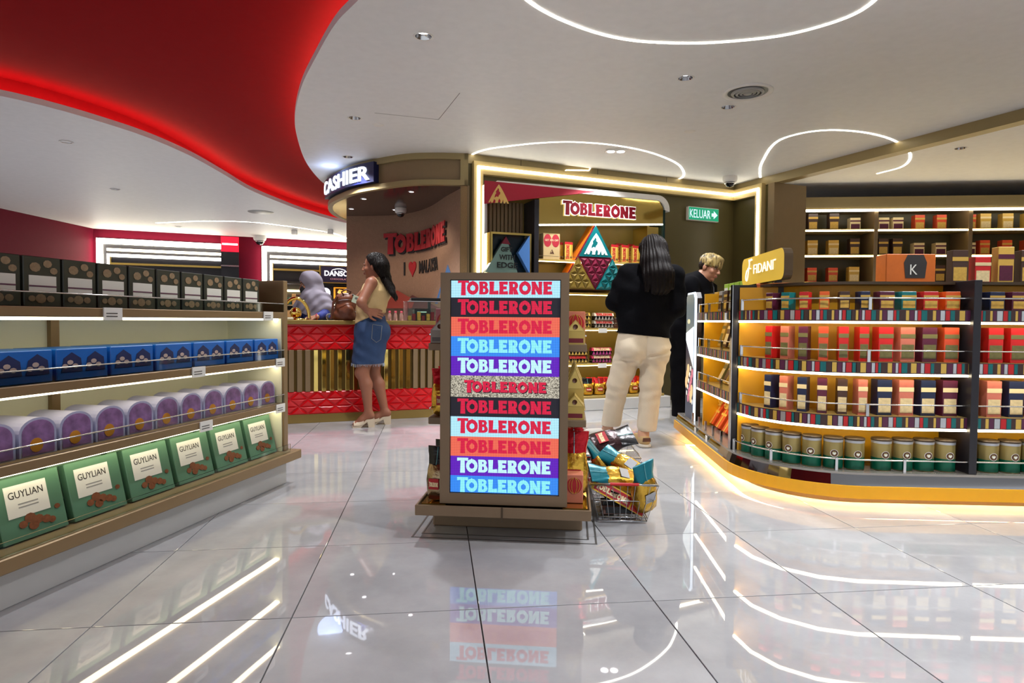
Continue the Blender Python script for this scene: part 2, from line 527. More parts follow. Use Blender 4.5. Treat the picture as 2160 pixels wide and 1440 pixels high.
mb.wallstrip([(p.x, p.y) for p in offset_curve(er, -.26)], CH + .05, 3.04, M_red_ceil)
mb.wallstrip([(p.x, p.y) for p in offset_curve(el, .26)], CH + .05, 3.04, M_red_ceil)
struct(mb.build('trim_1'))
for c, s_, nm, lb in ((er, -.14, 'cove_light', 'LED strip hidden on the lip of the main white ceiling glowing on red cove'),
                  (el, .14, 'cove_light', 'LED strip hidden on the far ceiling lip beyond the red cove')):
    q = [Vector((p.x, p.y, CH + .056)) for p in offset_curve(c, s_)]
    o = MB().strip(q, .03, .012, M_led_cove).build(nm)
    tag(o, lb, 'light strip')
# hairline access panel joints in the ceiling
mb = MB()
for a, b in (((790, 238), (925, 252)), ((925, 252), (970, 196))):
    p, q = G(*a, CH), G(*b, CH)
    mb.strip([(p.x, p.y, CH - .0012), (q.x, q.y, CH - .0012)], .004, .0015, M_skirt)
struct(mb.build('trim_2'))

# ------------------------------------------------------------------ long alcove wall, turned away to the right
A0 = Vector((-.49, 6.97, 0)); AU = Vector((.9166, .4005, 0)).normalized(); AN = Vector((AU.y, -AU.x, 0))
AL = 3.72
A1 = A0 + AU * AL; BU = AN.copy(); BN = -AU                 # short return wall comes back towards the camera
def wallM(o, u, n):                                          # local x along the wall, y into it, z up
    return Matrix(((u.x, -n.x, 0, o.x), (u.y, -n.y, 0, o.y), (0, 0, 1, 0), (0, 0, 0, 1)))
MA = wallM(A0, AU, AN); MBk = wallM(A1, BU, BN)
mb = MB(MA); mb.box(0, AL, 0, .12, 0, 2.7, M_olive)
struct(mb.build('wall_back'))
mb = MB(MBk); mb.box(0, .62, 0, .12, 0, 2.7, M_olive)
struct(mb.build('wall_right'))
hd = MB(MA).box(-.02, AL, -.012, .12, 2.7, CH, M_header).build('trim_3'); struct(hd)
for x in (.62, 1.62, 2.62):
    MB(MA).box(x, x + .006, -.0135, -.011, 2.7, CH, M_bronze_d).build('joint', hd)
struct(MB(MBk).box(0, 3.4, -.012, .12, 2.7, CH, M_header).build('trim_4'))
# lit portal frame that runs over both walls
t = thing('portal_frame', 'champagne metal portal frame with white light line around the chocolate alcove', 'frame')
for nm, M_, b in (('top_rail', MA, (.04, AL - .06, 2.585, 2.72)), ('upright', MA, (.04, .15, 0, 2.585)),
                  ('top_rail', MBk, (.06, .555, 2.585, 2.72)), ('upright', MBk, (.445, .555, 0, 2.585))):
    MB(M_).box(b[0], b[1], -.07, -.001, b[2], b[3], M_gold).build(nm, t)
for M_, b in ((MA, (.08, AL - .035, 2.64, 2.668)), (MA, (.08, .108, 0.02, 2.64)), (MBk, (.035, .514, 2.64, 2.668)), (MBk, (.486, .514, .02, 2.64))):
    MB(M_).box(b[0], b[1], -.083, -.0695, b[2], b[3], M_led).build('light_line', t)
struct(MB(MBk).box(.62, .72, -.03, .5, 0, 2.7, M_bronze).build('column_right'))

# ------------------------------------------------------------------ cashier canopy: curved fascia, soffit, curved plaster wall, pier
FZ0, FZ1 = 2.457, CH
FA = crom([Vector((*p, 0)) for p in ((-.49, 6.97), (-.88, 6.95), (-1.22, 7.03), (-1.76, 7.40), (-2.08, 7.78), (-2.33, 8.2), (-2.47, 8.7), (-2.5, 9.2), (-2.42, 9.7))], 8)
FC = Curve2(FA)
WA = crom([Vector((*p, 0)) for p in ((-.53, 7.0), (-.62, 7.2), (-.8, 7.6), (-1.06, 8.25), (-1.32, 8.68), (-1.62, 8.95), (-2.0, 9.06), (-2.37, 9.1))], 8)
WC = Curve2(WA)
mb = MB()
mb.wallstrip([(p.x, p.y) for p in FA], FZ0 + .054, CH - .064, M_bronze, -.03)
fa_out = offset_curve(FA, .0)
struct(mb.build('wall_fascia'))
t1 = MB().wallstrip([(p.x, p.y) for p in offset_curve(FA, .03)], CH - .066, CH, M_header, -.06).build('trim_5'); struct(t1)
t2 = MB().wallstrip([(p.x, p.y) for p in offset_curve(FA, .03)], FZ0, FZ0 + .056, M_header, -.06).build('trim_6'); struct(t2)
p0, p1 = FC.at(.0)[0], FC.at(.085)[0]
struct(MB().wallstrip([(p.x, p.y) for p in offset_curve([FC.at(d)[0] for d in (0, .04, .085)], .03)], FZ0, CH, M_header, -.06).build('trim_7'))
soff = [(p.x, p.y) for p in FA] + [(-2.37, 9.7)] + [(p.x, p.y) for p in reversed(WA)]
mb = MB(); mb.prism(soff, mat('brown gloss soffit', (70, 54, 48), .12, var=.03), None, FZ0 + .02, FZ0 + .004)
struct(mb.build('ceiling_soffit'))
mb = MB(); mb.wallstrip([(p.x, p.y) for p in WA], 0, FZ0 + .01, M_plaster, -.1)
wall_c = struct(mb.build('wall_cashier'))
mb = MB()
mb.box(-.575, -.475, 6.955, 7.3, 0, FZ0, M_bronze)
mb.box(-.567, -.497, 6.948, 6.9551, 0, FZ0, mat('hammered strip', (150, 122, 84), .45, .5, bump=.8, bscale=160))
struct(mb.build('column_cashier'))

# ------------------------------------------------------------------ far burgundy wall of the next shop and outer shell
D0 = Vector((-5.77, 14.2, 0)); DU = Vector((1.87, .8, 0)).normalized(); DN = Vector((DU.y, -DU.x, 0))
MD = wallM(D0, DU, DN)
struct(MB(MD).box(-3.4, 4.0, 0, .15, 0, CH, M_burg).build('wall_far'))
struct(MB().box(-8.7, -8.55, 3, 16, 0, CH, M_burg).build('wall_left'))
struct(MB().box(3.6, 9.0, 10.1, 10.25, 0, CH, M_bronze_d).build('wall_side'))
struct(MB().box(8.9, 9.05, -3.5, 10.2, 0, CH, M_bronze).build('wall_outer'))

# ------------------------------------------------------------------ light lines, lamps and vents in the ceiling
def light_line(pts, label, w=.02, z=CH, m=None, sub=6, group=None):
    q = crom([G(x, y, z) for x, y in pts], sub)
    q = [Vector((p.x, p.y, z - .004)) for p in q]
    o = MB().strip(q, w, .005, m or M_led).build('light_line')
    return tag(o, label, 'light strip', group)
light_line([(1070, -45), (1113, 0), (1157, 28), (1208, 51), (1260, 69), (1311, 81), (1363, 87.5), (1440, 90.5), (1517, 88.5), (1633, 77), (1720, 58), (1800, 30), (1850, -5), (1880, -50)],
           'large curved white light line let into the ceiling above the aisle', .021)
light_line([(1002, 345), (993, 333), (999, 324), (1030, 314), (1080, 307), (1140, 301), (1200, 299), (1260, 302), (1310, 308), (1360, 318), (1400, 331), (1430, 346), (1442, 362), (1440, 373), (1427, 379)],
           'looping white light line in the ceiling before the lit alcove header', .022)
light_line([(1604, 374), (1603, 362), (1607, 343), (1633, 303), (1680, 283), (1750, 274), (1830, 280), (1890, 298), (1920, 325), (1905, 350), (1850, 366)],
           'white light loop in the ceiling past the bronze post', .022)
light_line([(330, 470), (430, 466), (527, 468), (600, 476), (650, 483), (700, 491), (731, 502), (760, 515)],
           'thin curved light line in the far ceiling before the burgundy wall', .05)
mb = MB(MA)
mb.tube([(1.52, -.016, CH - .003), (1.50, -.016, CH - .03), (1.2, -.016, 2.745), (1.18, -.016, 2.722)], .006, M_led, 6)
tag(mb.build('light_line'), 'short light line dropping down the header panel to the portal frame', 'light strip')

def downlight():
    t = thing('ceiling_downlight', 'x', 'lamp')
    MB().lathe([(.052, 0), (.062, -.004), (.066, -.001), (.064, .002)], M_white, 28, caps=False).build('rim', t)
    MB().lathe([(.036, .045), (.052, 0)], M_chrome, 28, caps=False).build('reflector', t)
    MB().lathe([(.0001, .03), (.037, .03), (.037, .046), (.0001, .046)], M_lamp, 20, caps=False).build('bulb', t)
    return t
DL = Stock(downlight)
def spot(loc, power, name='lamp_light', cone=118, col=(.97, .98, 1)):
    l = bpy.data.lights.new(name, 'SPOT'); l.energy = power; l.spot_size = R(cone); l.spot_blend = .6; l.color = col
    l.shadow_soft_size = .05
    o = bpy.data.objects.new(name, l); COL.objects.link(o); o.location = loc
    return o
# fittings need a pocket: they hang just under the slab
for (x, y), lb in (((893, 77), 'recessed chrome downlight alone in the wide white ceiling beside the red cove'),
                   ((748, 249), 'recessed chrome downlight by the round cover plate near the cove edge'),
                   ((734, 331), 'small recessed downlight in the blue glow over the cashier sign'),
                   ((1446, 165), 'recessed chrome downlight nearest the round air diffuser')):
    p = G(x, y, CH)
    DL.put((p.x, p.y, CH), label=lb, cat='lamp')
    spot((p.x, p.y, CH - .06), DOWNLIGHT_W)
p = G(1299, 317, CH)
t = thing('twin_downlight', 'twin round downlight inside the looping ceiling light line', 'lamp', (p.x, p.y, CH - .014))
MB().box(-.11, .11, -.055, .055, 0, .013, M_white, .01).build('rim', t)
for s in (-1, 1): MB().lathe([(.0001, -.003), (.04, -.003), (.043, .004)], M_lamp, 20, c=(s*.052, 0, 0), caps=False).build('bulb', t)
spot((p.x, p.y, CH - .05), DOWNLIGHT_W)
for (x, y), lb in (((797, 263), 'round cover plate in the ceiling beside a downlight near the cove'), ((1455, 277), 'round cover plate in the ceiling below the air diffuser')):
    p = G(x, y, CH)
    o = MB().lathe([(.0001, -.006), (.045, -.006), (.052, -.002), (.053, 0)], M_white, 24, c=(p.x, p.y, CH), caps=False).build('cover_plate')
    tag(o, lb, 'cover')
p = G(1577, 194, CH)
t = thing('air_diffuser', 'round grey ceiling air diffuser with concentric rings near a downlight', 'vent', (p.x, p.y, CH))
MB().lathe([(.19, 0), (.19, -.008), (.165, -.012), (.15, .0)], M_white, 32, caps=False).build('outer_ring', t)
MB().lathe([(.0001, -.004), (.15, -.004)], M_skirt, 32, caps=False).build('dark_throat', t)
for r in (.125, .095, .065):
    MB().lathe([(r, -.006), (r - .004, -.014), (r - .022, -.02), (r - .02, -.01)], mat('diffuser ring', (150, 150, 148), .4), 28, caps=False).build('ring', t)
MB().lathe([(.0001, -.018), (.03, -.018), (.036, -.008)], mat('diffuser ring', (150, 150, 148)), 20, caps=False).build('centre_disc', t)
# lamps added for fill light in the same ceiling, behind and beside the viewer
for i, (x, y) in enumerate(((1.3, 2.0), (1.6, -.4), (3.6, 1.6), (4.2, 4.2), (4.6, 6.6), (1.8, 5.4), (2.9, 3.3))):
    DL.put((x, y, CH), label=['added fill downlight over the aisle behind the viewer', 'added fill downlight far behind the viewer', 'added fill downlight beside the amber stand by the outer wall', 'added fill downlight above the long end of the amber stand', 'added fill downlight before the side shelving', 'added fill downlight over the aisle beside the dark wall', 'added fill downlight over the rounded corner of the amber stand'][i], cat='lamp')
    spot((x, y, CH - .06), DOWNLIGHT_W * (1.0 if i != 5 else .5))
for i, (x, y) in enumerate(((-4.6, 6.6), (-5.6, 9.0), (-4.9, 12.0), (-6.6, 12.6), (-5.4, 5.6), (-3.9, 13.2))):
    DL.put((x, y, CH - .004), label=['recessed downlight in the far ceiling over the aisle behind the gondola', 'recessed downlight in the far ceiling halfway to the burgundy wall', 'recessed downlight in the far ceiling before the named shop bay', 'recessed downlight in the far ceiling before the second shop bay', 'recessed downlight in the far ceiling closest to the gondola', 'recessed downlight in the far ceiling nearest the plaster wall end'][i], cat='lamp', group='downlights in the far ceiling')
    spot((x, y, CH - .06), DOWNLIGHT_W * 1.3)
p = G(550, 447, CH)
o = MB().lathe([(.0001, -.02), (.1, -.02), (.16, -.012), (.2, -.006), (.21, 0)], mat('diffuser ring', (150, 150, 148)), 28, c=(p.x, p.y, CH), caps=False).build('air_diffuser')
tag(o, 'round air diffuser in the far ceiling next to the red cove', 'vent')
for (x, y), lb in (((621, 489), 'small white box sensor hanging from the far ceiling'), ((697, 488), 'small white box sensor on the far light line')):
    p = G(x, y - 4, CH)
    o = MB().box(p.x - .05, p.x + .05, p.y - .05, p.y + .05, CH - .09, CH, M_white, .01).build('ceiling_sensor'); tag(o, lb, 'sensor')

def dome_camera(name, label, loc, s=1.0):
    t = thing(name, label, 'camera', loc)
    MB().lathe([(.066*s, 0), (.068*s, -.03*s), (.06*s, -.05*s), (.045*s, -.056*s)], M_white, 28, caps=True).build('housing', t)
    MB().lathe([(.046*s, -.055*s), (.044*s, -.072*s), (.03*s, -.094*s), (.0001, -.102*s)], mat('smoked dome', (16, 16, 20), .05, var=0), 24, caps=False).build('dome', t)
    MB().lathe([(.047*s, -.06*s), (.05*s, -.062*s), (.049*s, -.07*s), (.045*s, -.069*s)], M_chrome, 24, caps=False).build('lens_ring', t)
    return t
p = onplane(845, 440, (0, 0, FZ0), Vector((0, 0, 1)))
dome_camera('dome_camera', 'white dome camera under the brown cashier soffit', (p.x, p.y, FZ0 + .004), 1.15)
p = onplane(1540, 372, (0, 0, CH), Vector((0, 0, 1)))
dome_camera('dome_camera', 'white dome camera on the ceiling in the corner of the lit portal', (p.x, p.y, CH), 1.3)
p = G(548, 497, CH)
dome_camera('dome_camera', 'white dome camera on the far ceiling before the burgundy wall', (p.x, p.y, CH), 2.0)
for (x, y), lb in (((768, 420), 'small soffit spotlight nearest the curved fascia over the cashier'), ((742, 441), 'small soffit spotlight closest to the end of the plaster wall'), ((868, 405), 'small soffit spotlight above the plaster wall lettering'), ((833, 443), 'small soffit spotlight beside the dome camera')):
    p = onplane(x, y, (0, 0, FZ0), Vector((0, 0, 1)))
    t = thing('soffit_spotlight', lb, 'lamp', (p.x, p.y, FZ0 + .003))
    MB().lathe([(.0001, -.002), (.025, -.002)], M_lamp, 16, caps=False).build('bulb', t)
    MB().lathe([(.025, -.001), (.038, -.006), (.042, 0)], M_chrome, 20, caps=False).build('rim', t)
spot((-1.3, 7.6, FZ0 - .03), 26, cone=130, col=(1, .86, .7))
spot((-1.9, 8.2, FZ0 - .03), 26, cone=130, col=(1, .86, .7))

# ------------------------------------------------------------------ lit cashier sign and wall lettering
M_sign_white = mat('lit sign white', (240, 246, 255), .5, emit=1.8, ecol=(226, 236, 255), var=0)
def fc_px(d):
    p_, t_ = FC.at(d); q_ = p_ + Vector((-t_.y, t_.x, 0)) * .09 + Vector((0, 0, 2.64 - EYE)); return cr.dot(q_) / cf.dot(q_) * F_PX + 1080
_ds = np.linspace(0, FC.L, 500); _px = [fc_px(d) for d in _ds]
s1 = float(_ds[int(np.argmin(_px))]) - .12; s0 = float(min(_ds, key=lambda d: abs(fc_px(d) - 786)))
def fmap(curve, z0, flip=1):
    def f(x, y, d):
        p, t_ = curve.at(x); n = Vector((-t_.y, t_.x, 0)) * flip
        q = p + n * d
        return (q.x, q.y, z0 + y)
    return f
t = thing('cashier_sign', 'lit white cashier lettering on a navy board around the curved fascia', 'sign')
Lf = s1 - s0
V, T, E, wn = font_word('CASHIER', .018)
f0 = fmap(FC, 2.0)
def f_c(x, y, d):                                   # reads from the far end of the curve to the near end
    return f0(s1 - .045 - x * (Lf - .11) / wn, .57 + y * .155, d)
mbp = MB()
N = 24
for i in range(N):
    a, b = s0 + (Lf - .01) * i / N, s0 + (Lf - .01) * (i + 1) / N
    for d, zz in ((.075, None),):
        mbp.add([f0(a, .535, .075), f0(b, .535, .075), f0(b, .76, .075), f0(a, .76, .075)], [(0, 3, 2, 1)], M_navy, True)
        mbp.add([f0(a, .76, .075), f0(b, .76, .075), f0(b, .76, .0), f0(a, .76, .0)], [(0, 1, 2, 3)], M_navy)
        mbp.add([f0(a, .535, .075), f0(b, .535, .075), f0(b, .535, .0), f0(a, .535, .0)], [(0, 1, 2, 3)], M_navy)
for e in (s0, s0 + Lf - .01):
    mbp.add([f0(e, .535, .0), f0(e, .535, .075), f0(e, .76, .075), f0(e, .76, 0)], [(0, 1, 2, 3)], M_navy)
mbp.build('backing_board', t)
mbl = MB(); put_font(mbl, 'CASHIER', M_sign_white, f_c, .076, .088, .018); mbl.build('lettering', t)
l = bpy.data.lights.new('sign_glow', 'POINT'); l.energy = 3.5; l.color = (.45, .6, 1); l.shadow_soft_size = .15
o = bpy.data.objects.new('sign_glow', l); COL.objects.link(o)
q = f0((s0 + s1) / 2, .7, .2); o.location = (q[0], q[1], 2.74)

M_wallred = mat('wall lettering red', (168, 34, 40), .6); M_wallblk = mat('wall lettering black', (30, 26, 26), .6)
fw = fmap(WC, 0)
def wall_z(px, py):
    d = WC.at_px(px, 1.6); p = WC.at(d)[0]
    return d, P(px, py, p.y).z
d_l, _ = wall_z(811, 520); d_r, _ = wall_z(942, 520)
zb = wall_z(850, 538)[1]; 
t = thing('wall_lettering', 'raised red slab lettering with black edge on the curved plaster wall', 'sign')
LW = d_l - d_r
def f_t(x, y, d):
    return fw(d_l - x * LW / TOBW, 1.93 + y * (.245 + .0 * x), d)
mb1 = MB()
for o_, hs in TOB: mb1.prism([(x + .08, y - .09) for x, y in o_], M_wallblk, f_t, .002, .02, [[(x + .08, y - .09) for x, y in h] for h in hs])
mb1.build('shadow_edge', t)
mb1 = MB(); put_word(mb1, TOB, M_wallred, f_t, .018, .03); mb1.build('lettering', t)
d2l, _ = wall_z(853, 553); d2r, _ = wall_z(924, 553)
t = thing('wall_slogan', 'black slogan with red heart beneath the raised wall lettering', 'sign')
heart = [(0, 0)] + [(.5 * 1.05 * (16 * math.sin(a) ** 3) / 16, .52 + .5 * (13*math.cos(a) - 5*math.cos(2*a) - 2*math.cos(3*a) - math.cos(4*a)) / 15) for a in [R(200 + 320 * i / 24) for i in range(0)]]
def heart_poly(cx, cy, s):
    return [(cx + s * 16 * math.sin(a) ** 3 / 16, cy + s * (13*math.cos(a) - 5*math.cos(2*a) - 2*math.cos(3*a) - math.cos(4*a)) / 15) for a in [2 * math.pi * -i / 28 for i in range(28)]]
S_ = d2l - d2r; hh = .165; zz = 1.62
def f_s(x0, k):
    return lambda x, y, d: fw(d2l - (x0 + x * k), zz + y * hh, d)
mb1 = MB(); put_font(mb1, 'I', M_wallblk, f_s(0, .09), .002, .012, .05); 
wM = font_word('MALAYSIA', .012)[3]
put_font(mb1, 'MALAYSIA', M_wallblk, f_s(S_ * .34, S_ * .66 / wM), .002, .012, .012); mb1.build('lettering', t)
mb1 = MB(); mb1.prism(heart_poly(0, 0, 1), M_wallred, lambda x, y, d: fw(d2l - (S_ * .18 + x * S_ * .085), zz + .085 + y * .11, d), .002, .012); mb1.build('heart', t)
# printed mountain shapes low on the plaster wall
t = thing('wall_mural', 'printed mountain shapes in blue and brick red low on plaster wall', 'mural')
M_mb = mat('mural blue', (62, 112, 170), .6); M_mr = mat('mural brick', (150, 60, 48), .6); M_mp = mat('mural plum', (92, 48, 46), .6)
def tri_wall(mb_, pts, m, d=.004):
    q = []
    for px, py in pts:
        dd = WC.at_px(min(max(px, 733), 975), 1.2); p = WC.at(dd)[0]; q.append((dd, P(px, py, p.y).z))
    mb_.prism(q, m, lambda x, y, e: fw(x, y, e), .001, d)
mb1 = MB(); tri_wall(mb1, [(945, 558), (918, 640), (972, 640)], M_mb); mb1.build('peak', t)
mb1 = MB(); tri_wall(mb1, [(838, 612), (800, 650), (905, 650)], M_mr); mb1.build('peak', t)
mb1 = MB(); tri_wall(mb1, [(870, 622), (842, 650), (930, 650)], M_mp, .006); mb1.build('peak', t)
# ================================================================== LED kiosk in the aisle
KR = -R(5.3)
ko = Vector((-.036, 2.832, 0))
t = thing('display_kiosk', 'bronze aisle kiosk with tall lit screen of repeated slab lettering', 'kiosk', ko, KR)
KM = Matrix.Translation(ko) @ Matrix.Rotation(KR, 4, 'Z')
M_kio = mat('kiosk bronze', (124, 103, 79), .4, .2, var=.04)
HW, HZ0, HZ1 = .288, .168, 1.211
SX0, SX1, SZ0, SZ1 = -.2405, .2475, .219, 1.176
mb = MB()                                            # panel front with the screen opening
mb.prism([(-HW, HZ0), (HW, HZ0), (HW, HZ1), (-HW, HZ1)], M_kio, lambda u, v, d: (u, -d, v), -.07, 0,
         [[(SX0 - .004, SZ0 - .004), (SX0 - .004, SZ1 + .004), (SX1 + .004, SZ1 + .004), (SX1 + .004, SZ0 - .004)]])
mb.build('front_panel', t)
MB().box(-.262, .262, .07, .93, HZ0, 1.195, M_kio, .004).build('body', t)
MB().box(-.36, .36, .19, .93, 0, .135, M_kio, .006).build('base', t)
mb = MB(); mb.box(-.385, .385, -.02, 1.0, .135, .15, M_bronze_d); mb.build('tray', t)
for a in ((-.395, .395, -.032, -.022, .118, .165), (-.395, -.385, -.022, 1.01, .118, .165), (.385, .395, -.022, 1.01, .118, .165), (-.385, .385, 1.0, 1.01, .118, .165)):
    MB().box(*a, M_kio, .002).build('tray_lip', t)
MB().box(-.004, .004, -.034, -.0315, .1, .168, M_bronze_d).build('lip_joint', t)
mb = MB()
for s in (-1, 1): mb.box(min(s*.268, s*.38), max(s*.268, s*.38), .03, .98, .1505, .156, M_goldmirror)
mb.build('mirror_tray_sheet', t)
for s in (-1, 1):
    for z in (.505, .855):
        o = MB().box(min(s*.262, s*.372), max(s*.262, s*.372), .13, .90, z, z + .034, M_kio, .003).build('side_shelf', t)
        MB().tube([(s*.366, .14, z + .075), (s*.366, .89, z + .075)], .004, M_chrome, 6).build('guard_rail', o)
    MB().box(min(s*.262, s*.266), max(s*.262, s*.266), .1, .9, .17, 1.17, M_goldmirror).build('side_mirror', t)
# screen: dotted light panel, one bar of colour and lettering for each row
def led_mat(name, rgb, e=1.0, noise=False):
    m = bpy.data.materials.new(name); m.use_nodes = True; nt = m.node_tree; b = nt.nodes['Principled BSDF']
    b.inputs['Base Color'].default_value = (.01, .01, .01, 1); b.inputs['Roughness'].default_value = .5
    tc = nt.nodes.new('ShaderNodeTexCoord'); sp = nt.nodes.new('ShaderNodeSeparateXYZ'); nt.links.new(tc.outputs['Object'], sp.inputs[0])
    pit = .488 / 66
    outs = []
    for ax in ('X', 'Z'):
        md = nt.nodes.new('ShaderNodeMath'); md.operation = 'PINGPONG'; md.inputs[1].default_value = pit / 2
        nt.links.new(sp.outputs[ax], md.inputs[0])
        mr = nt.nodes.new('ShaderNodeMapRange'); mr.inputs[1].default_value = 0; mr.inputs[2].default_value = pit / 2 * .7
        mr.inputs[3].default_value = .62; mr.inputs[4].default_value = 1.12
        nt.links.new(md.outputs[0], mr.inputs[0]); outs.append(mr.outputs[0])
    mu = nt.nodes.new('ShaderNodeMath'); mu.operation = 'MULTIPLY'; nt.links.new(outs[0], mu.inputs[0]); nt.links.new(outs[1], mu.inputs[1])
    mu2 = nt.nodes.new('ShaderNodeMath'); mu2.operation = 'MULTIPLY'; mu2.inputs[1].default_value = e
    nt.links.new(mu.outputs[0], mu2.inputs[0]); nt.links.new(mu2.outputs[0], b.inputs['Emission Strength'])
    b.inputs['Emission Color'].default_value = (*lin(rgb), 1)
    if noise:
        sn = nt.nodes.new('ShaderNodeVectorMath'); sn.operation = 'SNAP'; sn.inputs[1].default_value = (pit/2,) * 3
        nt.links.new(tc.outputs['Object'], sn.inputs[0])
        wn = nt.nodes.new('ShaderNodeTexWhiteNoise'); nt.links.new(sn.outputs[0], wn.inputs[0])
        cr_ = nt.nodes.new('ShaderNodeValToRGB'); cr_.color_ramp.elements[0].color = (*lin((70, 62, 50)), 1); cr_.color_ramp.elements[1].color = (*lin((236, 228, 206)), 1)
        nt.links.new(wn.outputs['Value'], cr_.inputs[0]); nt.links.new(cr_.outputs[0], b.inputs['Emission Color'])
    return m
L_ice, L_ink, L_org = led_mat('led ice', (176, 232, 255), 1.15), led_mat('led ink', (18, 14, 34), .8), led_mat('led coral', (252, 110, 84), 1.0)
L_blu, L_pur, L_gry = led_mat('led blue', (50, 142, 255), 1.05), led_mat('led violet', (96, 10, 190), 1.1), led_mat('led grain', (200, 190, 170), 1.0, True)
L_pink, L_pale, L_teal = led_mat('led crimson', (226, 8, 66), 1.0), led_mat('led pale', (190, 246, 255), 1.2), led_mat('led aqua', (140, 240, 255), 1.15)
scr = MB().box(SX0 - .004, SX1 + .004, .010, .06, SZ0 - .004, SZ1 + .004, M_black).build('screen', t)
rows = [(L_ice, L_pink), (L_ink, L_pink), (L_org, L_pink), (L_blu, L_teal), (L_pur, L_pale), (L_gry, L_pink), (L_ink, L_pink), (L_ice, L_pink), (L_org, L_pink), (L_pur, L_pale), (L_blu, L_teal)]
ytop = [596, 632, 673, 714, 756, 797.5, 843, 885, 928, 970, 1012, 1048]   # row edges as seen, turned into heights
zs = [SZ1 + (SZ0 - SZ1) * (y - 596) / 452 for y in ytop]
sw = SX1 - SX0
def clip_poly(poly, zmin, zmax):
    def cl(pl, k, s):
        out = []
        for i in range(len(pl)):
            a, b = pl[i - 1], pl[i]; ia, ib = s * (a[1] - k) >= 0, s * (b[1] - k) >= 0
            if ia != ib:
                q = (k - a[1]) / (b[1] - a[1]); out.append((a[0] + (b[0] - a[0]) * q, k))
            if ib: out.append(b)
        return out
    return cl(cl(poly, zmin, 1), zmax, -1)
for i, (bg, fg) in enumerate(rows):
    z1, z0 = zs[i], zs[i + 1]
    band = MB().box(SX0, SX1, .0085, .0099, z0, z1, bg).build('colour_band', scr)
    full = 41.5 / 452 * (SZ1 - SZ0)
    hgt = full * .66; base = z1 - full * .165 - hgt
    if i == 0: base = z0 + full * .16
    x0, w = SX0 + sw * .062, sw * .868
    if i == 5: hgt *= .82; x0, w, base = SX0 + sw * .124, sw * .76, z0 + full * .26
    mb = MB()
    f = lambda u, v, d: (x0 + u * w / TOBW, .008 - d, base + v * hgt)
    if i == 5:
        for o_, hs in TOB: mb.prism([(a + .07, b - .08) for a, b in o_], L_ink, f, 0, .0002, [[(a + .07, b - .08) for a, b in h] for h in hs])
        f5 = f; f = lambda u, v, d: (x0 + u * w / TOBW, .0076 - d, base + v * hgt)
    for o_, hs in TOB:
        vmin, vmax = (z0 + .0003 - base) / hgt, (z1 - .0003 - base) / hgt
        oo = clip_poly(o_, vmin, vmax)
        hh = [clip_poly(h, vmin + .02, vmax - .02) for h in hs]
        mb.prism(oo, fg, f, 0, .0004, [h for h in hh if len(h) > 2])
    mb.build('lettering', band)
# metal inlay lines in the floor around the kiosk
t = thing('floor_inlay', 'thin dark double metal outline let into the floor around the kiosk', 'floor outline', (0, 0, 0))
for (hx, y0, y1, nm) in ((.42, .02, 1.08, 'outer_line'), (.385, .075, 1.02, 'inner_line')):
    q = [KM @ Vector((x, y, 0)) for x, y in ((-hx, y0), (hx, y0), (hx, y1), (-hx, y1))]
    MB().strip([(p.x, p.y, .0004) for p in q], .011, .0012, M_skirt, True).build(nm, t)

# ================================================================== red quilted cashier counter
CO = Vector((-2.9, 5.70, 0)); CU_ = (Vector((-.867, 6.45, 0)) - Vector((-2.14, 5.97, 0))).normalized(); CN = Vector((CU_.y, -CU_.x, 0))
CL = 2.55
t = thing('cashier_counter', 'long cashier counter with red quilted bands and gold slat front', 'counter', CO, math.atan2(CU_.y, CU_.x))
MC = Matrix.Translation(CO) @ Matrix.Rotation(math.atan2(CU_.y, CU_.x), 4, 'Z')
M_brass = mat('brushed brass laminate', (140, 116, 58), .38, .25, var=.05)
MB().box(0, CL, .03, .6, .07, .95, M_dark).build('body', t)
MB().box(-.02, CL + .01, -.035, .65, .945, .985, M_brass, .003).build('worktop', t)
MB().box(0, CL, .0, .05, 0, .085, M_brass, .002).build('toe_board', t)
for z0, z1 in ((.085, .305), (.70, .945)):
    MB().box(0, CL, -.002, .03, z0, z1, M_red).build('pad_board', t)
# triangular pads
def pad(up):
    m = MB(); b, h, c, dd = .163, .075, .017, .011
    o_ = [(0, 0), (b, 0), (b/2, h)] if up else [(0, h), (b/2, 0), (b, h)]
    cx, cz = sum(p[0] for p in o_) / 3, sum(p[1] for p in o_) / 3
    i_ = [(cx + (x - cx) * .62, cz + (z - cz) * .62) for x, z in o_]
    vs = [(x, -.002, z) for x, z in o_] + [(x, -dd, z) for x, z in i_]
    fs = [(3, 4, 5)] + [(k, (k + 1) % 3, 3 + (k + 1) % 3, 3 + k) for k in range(3)]
    if not up: fs = [tuple(f) for f in fs]
    m.add(vs, fs, M_red); return m.mesh('pad')
pads = {True: pad(True), False: pad(False)}
def put_pad(up, x, z, h):
    o = bpy.data.objects.new('red_pad', pads[up]); COL.objects.link(o); o.parent = t
    o.location = (x, 0, z); o.scale = (1, 1, h / .077)
for z0, z1 in ((.087, .303), (.702, .930)):
    h = (z1 - z0) / 3
    for r in range(3):
        sh = .084 if r % 2 else 0
        n = int((CL - .02) / .168)
        for k in range(n):
            x = .01 + k * .168 + sh
            if x + .168 <= CL + .01: put_pad(True, x, z0 + r * h, h)
            if x + .084 + .168 <= CL + .01: put_pad(False, x + .084, z0 + r * h, h)
M_slat = mat('brown slat', (134, 112, 82), .4, .25, var=.06)
M_backg = mat('dark gold back', (96, 74, 30), .3, .7, var=.1)
MB().box(0, CL, .024, .03, .305, .70, M_backg).build('slat_back', t)
nS = 34
sl_a = MB().box(-.023, .023, -.012, .024, .302, .702, M_slat, .002).mesh('slat')
